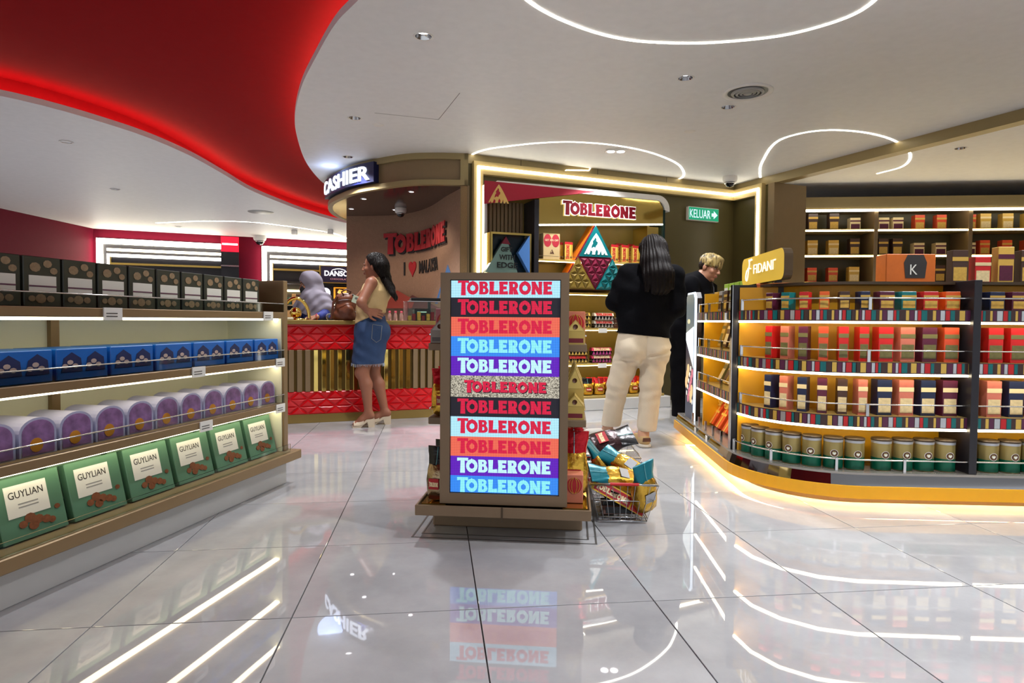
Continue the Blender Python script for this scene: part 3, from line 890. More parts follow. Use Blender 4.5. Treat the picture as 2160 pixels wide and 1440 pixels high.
sl_b = MB().box(-.02, .02, -.014, .024, .302, .702, M_goldmirror, .002).mesh('slat_mirror')
for k in range(nS):
    x = .05 + k * (CL - .1) / (nS - 1)
    mir = 1.02 < x < 2.02
    o = bpy.data.objects.new('slat', sl_b if mir else sl_a); COL.objects.link(o); o.parent = t; o.location = (x, 0, 0)
    if mir: o['label'] = 'mirror gold slat'; o.rotation_euler = (0, 0, R(random.uniform(-6, 6)))
def con(px, z=.985, back=.2):                          # spot on the counter top: view column px, distance behind the front edge
    o = CO - CN * back + Vector((0, 0, 0))
    d = ray(px, 676); u = CU_
    # solve o + s*u = k*d (plan)
    A = np.array([[u.x, -d.x], [u.y, -d.y]]); s_, k_ = np.linalg.solve(A, np.array([-o.x, -o.y]))
    q = o + u * s_
    return Vector((q.x, q.y, z))
CR = math.atan2(CU_.y, CU_.x)
# clear acrylic case with goods, till, cards
p = con(893, back=.32)
t = thing('acrylic_case', 'clear acrylic display case with chocolates on the cashier counter', 'case', p, CR)
for b in ((-.19, .19, -.12, -.116, 0, .2), (-.19, .19, .116, .12, 0, .2), (-.19, -.186, -.116, .116, 0, .2), (.186, .19, -.116, .116, 0, .2), (-.19, .19, -.12, .12, .2, .204)):
    MB().box(*b, M_glass).build('clear_side', t)
mb = MB()
for b in ((-.192, .192, -.122, -.117), (-.192, .192, .117, .122)): mb.box(*b, .203, .207, M_chrome)
mb.build('edge_trim', t)
M_pouch = mat('gold foil', (214, 170, 66), .22, .9, var=.2, scale=40, bump=.5, bscale=40)
M_redfoil = mat('red foil', (186, 22, 34), .25, .5, var=.2, scale=40, bump=.4, bscale=40)
for k in range(7):
    x = -.15 + k * .05; o = MB().box(-.02, .02, -.016, .016, 0, .055 + .02 * (k % 3), M_redfoil if k % 2 else M_pouch, .004).build('small_carton')
    q = MC.to_3x3() @ Vector((x, .02 * (k % 2), 0)); o.location = p + q + Vector((0, 0, .001)); o.rotation_euler = (0, 0, CR)
    tag(o, f'small {"red" if k % 2 else "gold"} carton, {ORD[k]} in the row inside the clear acrylic case', 'box', 'cartons in the acrylic case')
p = con(905, back=.50)
t = thing('till_monitor', 'black flat till monitor tilted on the cashier counter behind acrylic case', 'monitor', p, CR)
MB().box(-.07, .07, -.05, .05, 0, .012, M_black, .004).build('foot', t)
MB().box(-.015, .015, -.012, .012, .012, .2, M_black).build('stem', t)
MB().box(-.2, .2, -.03, .09, .215, .25, M_black, .006, Matrix.Rotation(R(-4), 4, 'X')).build('screen_housing', t)
p = con(862, back=.42)
t = thing('receipt_printer', 'black receipt printer with small lit display on cashier counter', 'printer', p + Vector((.12, .06, 0)), CR)
MB().box(-.08, .08, -.06, .06, 0, .13, M_black, .008).build('body', t)
MB().box(-.05, .05, -.062, -.0605, .09, .1, mat('green display', (190, 230, 200), .4, emit=.9, var=0)).build('display', t)
p = con(822, back=.1)
for k in range(3):
    q = p + CU_ * (.06 * k)
    tt = thing('glass_bottle', f'small clear bottle with pink cap, {ORD[k]} beside the acrylic case', 'bottle', q, CR, 'small bottles on the counter')
    MB().lathe([(.017, 0), (.019, .005), (.019, .055), (.012, .07), (.011, .08)], mat('pink glass', (226, 180, 176), .1, trans=.6, var=0), 14).build('body', tt)
    MB().lathe([(.0125, .08), (.0125, .1), (.0001, .1)], mat('cap pink', (190, 60, 80), .4), 12).build('cap', tt)
p = con(655 - 62, back=.28)
t = thing('till_keyboard', 'beige keyboard tilted up on the cashier counter before the gold ornament', 'keyboard', p, CR + .3)
MB().box(-.17, .10, -.07, .07, .0, .022, mat('beige plastic', (190, 180, 150), .5), .005).build('case', t)
mb = MB()
for i in range(11):
    for j in range(4): mb.box(-.16 + i*.023, -.141 + i*.023, -.06 + j*.028, -.038 + j*.028, .022, .028, mat('key', (214, 206, 184), .5))
mb.build('keys', t, kind='stuff')
p = con(624, back=.46)
t = thing('gold_ornament', 'polished gold arched ornament on the cashier counter next to grey-scarfed cashier', 'ornament', p, CR)
pts = [(.13 * math.cos(a), 0, .02 + .20 * math.sin(a)) for a in [R(180 - 9 * i) for i in range(21)]]
MB().tube(pts, .017, M_goldmirror, 12).build('arch', t)
MB().lathe([(.14, 0), (.14, .012), (.08, .02), (.0001, .022)], M_goldmirror, 28).build('foot', t)
MB().lathe([(.0001, .02), (.05, .035), (.062, .08), (.04, .12), (.0001, .13)], M_goldmirror, 20).build('ball', t)
p = con(697, back=.12)
t = thing('water_bottle', 'clear water bottle lying on its side with its base to the aisle', 'bottle', p + Vector((0, 0, .036)), CR)
QX = Matrix.Rotation(R(-90), 3, 'X')
MB().lathe([(.0001, -.0), (.026, -.002), (.034, .008), (.035, .05), (.032, .07), (.035, .09), (.035, .15), (.013, .19), (.013, .205)], mat('clear plastic', (225, 235, 245), .05, trans=.85, var=0, ior=1.2), 20, axis=QX, caps=False).build('body', t)
MB().lathe([(.0145, .2), (.0145, .218), (.0001, .218)], mat('bottle blue', (40, 80, 200), .4), 14, axis=QX).build('cap', t)
MB().lathe([(.0001, -.003), (.014, -.003)], mat('bottle blue', (40, 80, 200), .4), 14, axis=QX, caps=False).build('base_mark', t)

# ================================================================== far shop front: lit frames, shelves, sign
M_goldline = mat('gold line', (200, 170, 90), .3, .7)
def shop_bay(x0, w, sign, label):
    t = thing('shop_bay', label, 'shop front', D0 + DU * x0, math.atan2(DU.y, DU.x))
    MB().box(0, w, -.03, -.002, 0, 2.62, M_dark).build('back_board', t)
    for b in ((0, w, 2.50, 2.60), (0, .10, .9, 2.5)):
        MB().box(b[0], b[1], -.16, -.031, b[2], b[3], M_led).build('outer_light', t)
    MB().box(.17, w, -.09, -.031, 2.36, 2.41, M_led_soft).build('middle_light', t)
    MB().box(.17, w, -.085, -.031, 2.24, 2.30, M_led).build('inner_light', t)
    MB().box(.17, .22, -.085, -.031, 1.85, 2.24, M_led).build('inner_light', t)
    for b in ((.22, .24, 1.8, 2.24), ):
        MB().box(b[0], b[1], -.1, -.031, b[2], b[3], M_goldline).build('gold_line', t)
    MB().box(.24, w, -.1, -.031, 2.08, 2.12, M_goldline).build('gold_line', t)
    MB().box(.17, w, -.13, -.10, 1.775, 1.79, M_chrome).build('rail', t)
    MB().box(.24, w - .02, -.5, -.031, 0, .95, M_bronze_d).build('base_cabinet', t)
    for z in (1.0, 1.28): MB().box(.24, w - .02, -.4, -.031, z, z + .03, M_bronze).build('shelf', t)
    MB().box(.3, w * .42, -.3, -.25, 1.60, 1.64, M_led_warm).build('shelf_light', t)
    MB().box(w*.62, w - .02, -.3, -.25, 1.30, 1.33, M_led_warm).build('shelf_light', t)
    MB().box(.22, .3, -.45, -.031, .9, 1.62, M_gold).build('post', t)
    return t
b1 = shop_bay(-.02 + .19, 2.2, True, 'dark chocolate shop bay with lit white frame lines and a named sign board')
MDb = Matrix.Translation(D0 + DU * .17) @ Matrix.Rotation(math.atan2(DU.y, DU.x), 4, 'Z')
t = thing('shop_sign', 'dark purple sign board with white lettering and pale rim under lit frame', 'sign', D0 + DU * .17, math.atan2(DU.y, DU.x))
MB().box(1.24, 2.1, -.2, -.105, 1.83, 2.215, mat('sign plum', (52, 42, 70), .4)).build('board', t)
MB().prism([(1.23, 1.82), (2.11, 1.82), (2.11, 2.225), (1.23, 2.225)], M_goldline, lambda u, v, d: (u, -d, v), .1, .205, [[(1.25, 1.84), (1.25, 2.205), (2.09, 2.205), (2.09, 1.84)]]).build('rim', t)
wD = font_word('DANSON', .02)[3]
M_signw = mat('sign letter white', (255, 255, 255), .5, emit=1.4, var=0)
mb = MB(); put_font(mb, 'DANSON', M_signw, lambda x, y, d: (1.33 + x * .66 / wD, -.2 - d, 1.99 + y * .115), .001, .012, .02)
mb.tube([(1.5 + .3 * i / 8, -.205, 2.12 + .035 * math.sin(math.pi * i / 8)) for i in range(9)], .008, M_signw, 6); mb.build('lettering', t)
wD2 = font_word('CHOCOLATES', 0)[3]
mb = MB(); put_font(mb, 'CHOCOLATES', mat('sign letter rose', (214, 150, 160), .5, emit=.5, var=0), lambda x, y, d: (1.46 + x * .46 / wD2, -.2 - d, 1.9 + y * .035), .001, .008); mb.build('small_lettering', t)
t = thing('round_logo', 'round white lit disc on the dark bay below the sign board', 'sign', MDb @ Vector((1.36, -.06, 1.60)), math.atan2(DU.y, DU.x))
Q = Matrix.Rotation(R(90), 3, 'X')
MB().lathe([(.115, 0), (.115, .04), (.0001, .04)], mat('disc light', (240, 238, 255), .5, emit=1.6, var=0), 28, axis=Q, smooth=False).build('disc', t)
MB().tube([(-.05 + .1*i/6, -.042, -.02 - .03*math.sin(math.pi*i/6)) for i in range(7)], .006, M_dark, 5).build('mark', t)
t = thing('framed_picture', 'amber framed picture with dark fan shape and tick marks', 'picture', MDb @ Vector((1.79, -.06, 1.60)), math.atan2(DU.y, DU.x))
MB().box(-.24, .24, -.03, 0, -.14, .14, mat('amber frame', (226, 150, 40), .4, emit=.5, var=0), .012).build('frame', t)
MB().box(-.2, .2, -.034, -.0301, -.105, .105, mat('picture brown', (60, 28, 12), .5)).build('picture', t)
mb = MB(); mb.prism([(-.16, .0), (0, -.05), (.16, .0), (.12, .08), (.03, .06), (0, .09), (-.03, .06), (-.12, .08)], mat('amber light', (250, 190, 90), .5, emit=.6, var=0), lambda u, v, d: (u, -.034 - d, v + .005), 0, .003); mb.build('fan_shape', t)
mb = MB()
for i in range(11):
    a = R(200 + 14 * i); mb.box(.15*math.cos(a) - .006, .15*math.cos(a) + .006, -.038, -.034, .06 + .13*math.sin(a), .085 + .13*math.sin(a), mat('tick cream', (250, 240, 210), .5, emit=.6, var=0))
mb.build('tick_marks', t)
def far_goods(base, x0, x1, z, n, pal, grp, where):
    Mx = Matrix.Translation(base) @ Matrix.Rotation(math.atan2(DU.y, DU.x), 4, 'Z')
    w = (x1 - x0) / n
    for k in range(n):
        h = random.uniform(.16, .24); m = pal[k % len(pal)]
        o = MB().box(-w * .42, w * .42, -.05, .05, 0, h, m, .004).build('gift_box')
        o.location = Mx @ Vector((x0 + (k + .5) * w, -.26, z)); o.rotation_euler = (0, 0, math.atan2(DU.y, DU.x))
        tag(o, f'{m.name} gift box, {ORD[k]} in the row on {where}', 'box', grp)
pal_f = [mat('dark red', (140, 24, 34), .4), mat('black cocoa', (36, 26, 24), .4), mat('bottle green', (24, 70, 54), .4), mat('tan', (176, 130, 80), .4), mat('dark brown', (70, 42, 28), .4)]
b1o = D0 + DU * .17
far_goods(b1o, .32, 1.0, 1.31, 7, pal_f, 'gift boxes in the far shop bay', 'upper shelf of the named far bay')
far_goods(b1o, .32, 2.1, 1.03, 12, pal_f[::-1], 'gift boxes in the far shop bay', 'lower shelf of the named far bay')
b2 = shop_bay(-2.95, 2.3, False, 'dark shop bay with lit white frame lines further along the burgundy wall')
b2o = D0 - DU * 2.95
far_goods(b2o, .32, 2.2, 1.31, 12, pal_f, 'gift boxes in the second far bay', 'upper shelf of the second far bay')
far_goods(b2o, .32, 2.2, 1.03, 12, pal_f[::-1], 'gift boxes in the second far bay', 'lower shelf of the second far bay')
# red-topped dark shelving at the near end of the far wall
t = thing('wall_shelving', 'dark wall shelving with a red lit header before the burgundy pillar', 'shelving', D0 + DU * (-.55), math.atan2(DU.y, DU.x))
MB().box(-.1, .25, -.35, -.002, 0, 2.45, M_dark).build('carcass', t)
MB().box(-.1, .25, -.37, -.352, 2.42, 2.74, mat('red lightbox', (230, 20, 50), .5, emit=1.2, var=0)).build('header', t)
MB().box(-.08, .23, -.374, -.3701, 2.56, 2.60, M_signw).build('header_line', t)
for z in (1.2, 1.5, 1.8, 2.1): MB().box(-.1, .25, -.42, -.35, z, z + .03, M_chrome).build('shelf', t)
# ================================================================== goods: makers
M_gbox = mat('gold carton', (212, 172, 66), .32, .35, var=.08); M_rprint = mat('carton red', (176, 26, 36), .45)
M_cream = mat('cream print', (240, 226, 180), .5); M_teal = mat('teal print', (0, 112, 118), .35); M_tealfoil = mat('teal foil', (0, 108, 122), .28, .3, var=.15, scale=30, bump=.3, bscale=25)
M_dkfoil = mat('black foil', (22, 22, 26), .22, .3, bump=.4, bscale=25); M_silver = mat('silver sticker', (176, 178, 184), .35, .5)
M_wbox = mat('white carton', (230, 222, 206), .45); M_purple = mat('purple carton', (112, 30, 84), .4); M_pink = mat('pink carton', (206, 56, 96), .4)
M_brownp = mat('cocoa print', (84, 46, 30), .45); M_tag = mat('price card', (236, 236, 230), .5, var=0)
TRI = lambda a: [(-a/2, -a*.289), (a/2, -a*.289), (0, a*.577)]
MOUNT = [(.5, 1.0), (.60, .84), (.72, .62), (.86, .32), (1, 0), (.90, 0), (.86, .13), (.81, 0), (.74, 0), (.71, .20), (.64, 0), (.57, 0), (.585, .14), (.53, .25), (.47, .12), (.46, 0), (.33, 0), (.345, .13), (.27, .20), (.235, .08), (.21, 0), (.14, 0), (.115, .10), (.075, 0), (0, 0), (.14, .32), (.28, .62), (.40, .84)]
MOUNT_HOLE = [(.47, .81), (.51, .71), (.505, .63), (.575, .57), (.555, .47), (.51, .42), (.47, .31), (.40, .35), (.29, .27), (.315, .42), (.37, .51), (.355, .61), (.42, .70)]
def mountain(mb, m, f, d0, d1): mb.prism(MOUNT, m, f, d0, d1, [MOUNT_HOLE]); return mb
def loft(mb, rings, m, n=20, pw=3.0, caps=True, twist=0.0, wob=0.0, seed=0):
    """rings of (cx, cy, z, a, b) superellipse sections"""
    rnd = random.Random(seed); vs = []
    ph = [rnd.uniform(0, 6.28) for _ in range(4)]
    for i, (cx, cy, z, a, b) in enumerate(rings):
        for k in range(n):
            t_ = 2 * math.pi * k / n; c_, s_ = math.cos(t_), math.sin(t_)
            x = math.copysign(abs(c_) ** (2 / pw), c_) * a; y = math.copysign(abs(s_) ** (2 / pw), s_) * b
            w = 1 + wob * (math.sin(5 * t_ + ph[0] + i) + .6 * math.sin(9 * t_ + ph[1] - 2 * i) + .5 * rnd.uniform(-1, 1))
            vs.append((cx + x * w, cy + y * w, z + wob * .3 * a * math.sin(3 * t_ + ph[2])))
    fs = []
    for i in range(len(rings) - 1):
        for k in range(n):
            k2 = (k + 1) % n; fs.append((i*n+k, i*n+k2, (i+1)*n+k2, (i+1)*n+k))
    mb.add(vs, fs, m, True)
    if caps: mb.add(vs[:n], [tuple(reversed(range(n)))], m, True); mb.add(vs[-n:], [tuple(range(n))], m, True)
    return mb
def upright_prism(h=.2, a=.105, body=None, col=None, txt=True):
    body = body or M_gbox; col = col or M_rprint
    def mk():
        t = thing('triangular_carton', 'x', 'box')
        poly = TRI(a); mb = MB(); mb.prism(poly, body, None, 0, h); mb.build('carton', t)
        if txt:
            mb = MB()                      # front face is y = -a*.289
            y0 = -a * .289
            f = lambda u, v, d: (-a*.12 - (v - .5) * a * .42, y0 - d, h * .06 + u * h * .78 / TOBW)
            mb.prism([(-.2, -.35), (TOBW + .2, -.35), (TOBW + .2, 1.35), (-.2, 1.35)], mat('carton gold face', (226, 190, 92), .4), f, .0003, .0006)
            put_word(mb, TOB, col, f, .0006, .0012); mb.build('lettering', t)
            mb = MB(); mountain(mb, M_brownp, lambda u, v, d: (a*.14 + u*a*.28, y0 - d, h*.12 + v*a*.3), .0003, .001); mb.build('mountain_mark', t)
            MB().prism([(-a/2, h*.86), (a/2, h*.86), (a/2, h), (-a/2, h)], col, lambda u, v, d: (u, y0 - d, v), .0003, .0008).build('top_band', t)
        return t
    return Stock(mk)
def bar_pack(L=.25, body=None, tri=None, let=None, n=6):
    def mk():
        t = thing('bar_pack', 'x', 'chocolate')
        MB().box(-L/2, L/2, -.035, .035, 0, .05, M_dkfoil, .003).build('tray', t)
        mb = MB(); a = L / n
        for k in range(n):
            x = -L/2 + (k + .5) * a
            vs = [(x - a/2*.96, -.037, .004), (x + a/2*.96, -.037, .004), (x, -.037, .048), (x, -.049, .016)]
            mb.add(vs, [(0, 1, 3), (1, 2, 3), (2, 0, 3)], tri)
        mb.build('teeth', t)
        MB().prism([(-.037, .05), (.037, .05), (.02, .085), (-.02, .085)], body, lambda u, v, d: (d, u, v), -L/2, L/2).build('top_bar', t)
        mb = MB(); f = lambda u, v, d: (-L*.42 + u * L*.84 / TOBW, -.0365 + v*.014 - d*.9, .053 + v * .027 + d*.4)
        put_word(mb, TOB, let, f, .001, .0018); mb.build('lettering', t)
        return t
    return Stock(mk)
def foil_bag(body, top, h=.2, w=.07, d=.045, seed=0, topname='bag_top', sticker=True):
    def mk():
        t = thing('foil_bag', 'x', 'bag')
        mb = MB(); loft(mb, [(0,0,0,w*.5,d*.5), (0,0,.012,w*.9,d*.92), (0,0,h*.2,w,d), (0,0,h*.4,w*1.02,d*.98), (0,0,h*.58,w*.95,d*.8), (0,0,h*.68,w*.86,d*.5)], body, 26, 2.8, wob=.035, seed=seed); mb.build('bag_body', t)
        mb = MB(); loft(mb, [(0,0,h*.66,w*.88,d*.54), (0,0,h*.76,w*.9,d*.34), (0,0,h*.88,w*.98,d*.2), (0,0.004,h*1.0,w*1.04,d*.1)], top, 26, 2.6, wob=.03, seed=seed + 1); mb.build(topname, t)
        mb = MB(); mb.tube([(0, -d*.545, h*.67), (0, -d*.36, h*.76), (0, -d*.22, h*.88), (0, -d*.12, h*.99)], .0016, mat('seam', (120, 190, 196), .4), 5); mb.build('seam', t)
        if sticker:
            f = lambda u, v, e: (u, -d*1.0 - e - .004, v)
            mb = MB(); mb.prism([(-w*.5, h*.24), (w*.5, h*.24), (w*.5, h*.44), (-w*.5, h*.44)], M_rprint, f, 0, .002)
            put_word(mb, TOB, M_cream, lambda u, v, e: f(-w*.44 + u*w*.88/TOBW, h*.29 + v*h*.08, e), .002, .003); mb.build('label', t)
        return t
    return Stock(mk)
def house_box(w=.085, h=.17, body=None, roof=None, trim=None):
    def mk():
        t = thing('house_carton', 'x', 'box')
        q = h * .55
        mb = MB(); mb.prism([(-w/2, 0), (w/2, 0), (w/2, q), (0, h), (-w/2, q)], body, lambda u, v, d: (u, -d, v), -.06, .06, face=body); mb.build('carton', t)
        MB().prism([(-w*.42, q), (w*.42, q), (0, h*.94)], trim, lambda u, v, d: (u, -.06 - d, v), .0004, .001).build('gable_print', t)
        MB().prism([(-w*.42, .008), (w*.42, .008), (w*.42, q*.45), (-w*.42, q*.45)], roof, lambda u, v, d: (u, -.06 - d, v), .0004, .001).build('lower_print', t)
        mb = MB(); mb.lathe([(.0001, 0), (w*.13, 0), (w*.13, .0015)], M_brownp, 14, c=(0, -.0612, q + (h - q)*.36), axis=Matrix.Rotation(R(90), 3, 'X'), caps=False); mb.build('round_mark', t)
        return t
    return Stock(mk)
def plain_box(w, d, h, body, front=None, kind='carton', band=None, c=.002):
    def mk():
        t = thing(kind, 'x', 'box')
        MB().box(-w/2, w/2, -d/2, d/2, 0, h, body, c).build('box', t)
        if front:
            mb = MB(); mb.box(-w*.42, w*.42, -d/2 - .0012, -d/2 - .0002, h*.1, h*.5, front); mb.build('print', t)
        if band:
            MB().box(-w*.5, w*.5, -d/2 - .0014, -d/2 - .0002, h*.68, h*.8, band).build('band', t)
        return t
    return Stock(mk)

# ================================================================== chocolate wall cabinet
CB0 = Vector((-.318, 6.66, 0)); CBA = R(21.1); CBU = Vector((math.cos(CBA), math.sin(CBA), 0)); CBN = Vector((CBU.y, -CBU.x, 0))
CBL = 2.24; CBD = .325
t = thing('chocolate_cabinet', 'tall gold shelf cabinet of chocolates with mirrored header in the lit portal', 'shelving', CB0, CBA)
MCB = Matrix.Translation(CB0) @ Matrix.Rotation(CBA, 4, 'Z')
def cl(px, py, dy=0.0):                                # pixel on the cabinet front (dy metres behind it) -> local x, z
    q = onplane(px, py, CB0 - CBN * dy, CBN)
    return (q - CB0 + CBN * dy).dot(CBU), q.z
M_cabback = mat('cabinet gold back', (156, 134, 66), .4, .1, var=.06); M_shelf = mat('shelf brass', (180, 156, 92), .34, .3)
XD = cl(1136, 600)[0]; XE = cl(1364, 600)[0]
MB().box(.09, CBL, CBD - .02, CBD, .05, 2.40, M_cabback).build('back_panel', t)
MB().box(.091, .118, .2, CBD, .131, 2.40, M_white, .002).build('end_panel', t)
MB().box(.091, .16, .2, CBD, 2.402, 2.46, M_white, .002).build('top_rim', t)
rim = MB(); rim.prism([(.16, 2.402), (CBL - .1, 2.402), (CBL - .1, 2.40)] + [(CBL - .1 + .1*math.sin(a), 2.30 + .10*math.cos(a)) for a in [R(10*i) for i in range(10)]]
                      + [(CBL + .06, 2.28)] + [(CBL - .1 + .16*math.sin(a), 2.30 + .16*math.cos(a)) for a in [R(90 - 10*i) for i in range(10)]] + [(.16, 2.46)],
                      M_white, lambda u, v, d: (u, -d, v), -CBD, .012); rim.build('top_rim', t)
MB().box(.1, CBL - .02, .02, CBD, 2.38, 2.402, M_cabback).build('top_board', t)
MB().box(XD - .055, XD, 0, CBD - .02, .1, 2.3, M_dark, .002).build('divider', t)
MB().box(XE - .005, XE + .03, 0, CBD - .02, .1, 2.1, M_goldmirror, .002).build('divider', t)
MB().box(CBL - .02, CBL + .012, 0.0, CBD, .14, 2.3, mat('smoked glass green', (20, 44, 40), .08), .004).build('end_panel', t)
MB().box(XE + .03, CBL - .02, .05, .06, .14, 2.1, M_goldmirror).build('side_mirror', t)
for k in range(10):
    x = .125 + k * (XD - .19) / 10
    MB().box(x, x + .034, CBD - .05, CBD - .02, .14, 2.3, M_slat, .003).build('slat', t)
hb = MB(); hb.prism([(XD, 2.03), (CBL - .02, 2.13), (CBL - .02, 2.32), (CBL - .08, 2.40), (XD, 2.40)], M_goldmirror, lambda u, v, d: (u, -d, v), -.03, -.005); hb.build('header', t)
MB().tube([(XD, -.006, 2.028), (CBL - .03, -.006, 2.128)], .009, M_led, 6).build('light_line', t)
h0 = cl(1186, 440); h1 = cl(1339, 452)
f = lambda u, v, d: (h0[0] + u * (h1[0] - h0[0]) / TOBW, -.004 - d, 2.165 + v * .13)
hl = MB()
for o_, hs in TOB: hl.prism(grow(o_, .055), mat('halo white', (250, 246, 246), .5, emit=.9, var=0), f, .0, .012)
hl.build('letter_halo', t)
hl = MB(); put_word(hl, TOB, mat('header letter red', (84, 8, 18), .6, spec=.08), f, .0125, .02); hl.build('lettering', t)
# pennant
pn = MB(); pn.prism([cl(1021, 381), cl(1021, 430), cl(1256, 405)], mat('pennant red', (168, 24, 48), .5), lambda u, v, d: (u, -d, v), .006, .014); pn.build('pennant', t)
m0, m1 = cl(1029, 427), cl(1073, 391)
mb = MB(); mountain(mb, mat('pennant gold', (226, 184, 104), .5), lambda u, v, d: (m0[0] + u * (m1[0] - m0[0]), -.014 - d, m0[1] + v * (m1[1] - m0[1])), .0005, .003); mb.build('mountain_mark', t)
# plinth and shelves
MB().box(.1, CBL + .06, -.09, CBD, 0, .13, M_plinth, .006).build('plinth', t)
MB().box(XD - .4, CBL, -.05, CBD, .131, .158, M_shelf, .003).build('shelf', t)
SHZ = (.50, .895, 1.29, 1.645)
for z in SHZ:
    o = MB().box(XD, XE, .0, CBD - .02, z, z + .022, M_shelf, .002).build('shelf', t)
    MB().box(XD, XE, -.004, .006, z - .008, z - .001, M_led_warm).build('light_line', o)
    MB().tube([(XD, .004, z + .055), (XE, .004, z + .055)], .0025, M_bronze_d, 5).build('guard_rail', o)
    if z < 1.2: MB().box(cl(1262, 690)[0], cl(1280, 690)[0], -.0075, -.0045, z - .03, z + .02, M_tag).build('price_card', o)
# triangular feature
tf = thing('triangle_display', 'tall triangular display with teal mountain top and studded gold, burgundy and teal triangles', 'display', CB0, CBA)
fy = -.02
ap, bl, br = cl(1252, 474, fy), cl(1181, 610, fy), cl(1326, 612, fy)
ap = ((bl[0] + br[0]) / 2 - .005, ap[1]); zb_ = (bl[1] + br[1]) / 2
tri = [(bl[0], zb_), (br[0], zb_), ap]
M_orange = mat('orange side', (224, 120, 24), .45); M_tealf = mat('teal board', (0, 104, 108), .35); M_burgf = mat('burgundy board', (120, 18, 52), .35); M_goldf = mat('olive gold board', (140, 116, 48), .35, .3)
mb = MB(); mb.prism(tri, M_orange, lambda u, v, d: (u, -d, v), -.18, -fy - .03, face=M_burgf); mb.build('body', tf)
mid = lambda p, q, k=.5: (p[0] + (q[0] - p[0]) * k, p[1] + (q[1] - p[1]) * k)
ml, mr, mbm = mid(tri[0], ap), mid(tri[1], ap), mid(tri[0], tri[1])
ft = lambda u, v, d: (u, fy + .03 - .03 - d, v)
def shrink(pl, k):
    c = (sum(p[0] for p in pl) / 3, sum(p[1] for p in pl) / 3); return [mid(c, p, k) for p in pl]
MB().prism(shrink([ml, mr, ap], .96), M_tealf, ft, 0, .016).build('top_triangle', tf)
w_ = (mr[0] - ml[0])
mb = MB(); mountain(mb, mat('mark white', (240, 248, 246), .5, emit=.35, var=0), lambda u, v, d: ft(ml[0] + w_*.16 + u*w_*.68, ml[1] + .03 + v*(ap[1] - ml[1])*.66, d), .0165, .02); mb.build('mountain_mark', tf)
def studded(P3, m, nm):
    base = MB().prism(shrink(P3, .97), m, ft, 0, .008).build(nm, tf)
    P3 = shrink(P3, .9); N = 4
    L3 = lambda i, j: (P3[2][0] + (P3[0][0]-P3[2][0])*i/N + (P3[1][0]-P3[0][0])*j/N, P3[2][1] + (P3[0][1]-P3[2][1])*i/N + (P3[1][1]-P3[0][1])*j/N)
    for i in range(N):
        for j in range(i + 1):
            for up in ((True, False) if j < i else (True,)):
                q = [L3(i, j), L3(i+1, j), L3(i+1, j+1)] if up else [L3(i, j), L3(i, j+1), L3(i+1, j+1)]
                q = shrink(q, .86); c = (sum(p[0] for p in q)/3, sum(p[1] for p in q)/3)
                vs = [ft(p[0], p[1], .008) for p in q] + [ft(c[0], c[1], .03)]
                MB().add(vs, [(0, 1, 3), (1, 2, 3), (2, 0, 3)], m).build('stud', base)
studded([tri[0], mbm, ml], M_goldf, 'gold_triangle'); studded([mbm, tri[1], mr], M_tealf, 'teal_triangle'); studded([ml, mr, mbm], M_burgf, 'burgundy_triangle')
# mirrored gift display at the near end of the cabinet
tg = thing('gift_display', 'gold framed mirror display with facets and black gift slogan in the cabinet', 'display', CB0, CBA)
g0, g1 = cl(1035, 488, -.01), cl(1121, 497, -.01)
zt, zl = g0[1], 1.25
MB().prism([(g0[0], zl), (g1[0], zl), (g1[0], zt), (g0[0], zt)], M_goldmirror, lambda u, v, d: (u, -d, v), -.22, .01, [[(g0[0] + .022, zl + .02), (g0[0] + .022, zt - .022), (g1[0] - .022, zt - .022), (g1[0] - .022, zl + .02)]]).build('frame', tg)
MB().box(g0[0] + .01, g1[0] - .01, .10, .12, zl, zt - .01, mat('dark mirror', (24, 40, 50), .1)).build('back', tg)
def facet(pts, m, nm, d=.02):
    MB().prism([cl(*p, 0) for p in pts], m, lambda u, v, e: (u, -e, v), -.05, d).build(nm, tg)
facet([(1116, 497), (1116, 578), (1092, 533)], mat('blue facet', (92, 146, 220), .25, .3), 'facet')
facet([(1066, 499), (1022, 574), (1092, 580)], mat('sage mirror facet', (116, 142, 132), .2, .4), 'facet')
facet([(1066, 499), (1057, 514), (1075, 516)], mat('wine facet', (96, 18, 36), .25), 'facet', .0215)
a0, a1 = cl(1046, 560), cl(1091, 560)
mb = MB(); W_ = a1[0] - a0[0]
for i, (w, xx, ww) in enumerate((('GIFT', .2, .52), ('WITH', .12, .72), ('EDGE', .02, .96))):
    wn_ = font_word(w, .02)[3]
    put_font(mb, w, M_black, lambda x, y, d: (a0[0] + W_*xx + x*W_*ww/wn_, -.021 - d, a0[1] + .15 - .085*i + y*(.047 + .005*i)), .001, .004, .02)
mb.build('slogan', tg)
tg2 = thing('gift_pedestal', 'dark pedestal carrying the mirrored gift display', 'pedestal', CB0, CBA)
MB().box(g0[0] - .005, g1[0] + .005, .0, .22, .131, 1.245, M_bronze_d, .006).build('block', tg2)
MB().box(g0[0] - .012, g1[0] + .012, -.006, .226, .131, .17, M_gold, .003).build('foot', tg2)

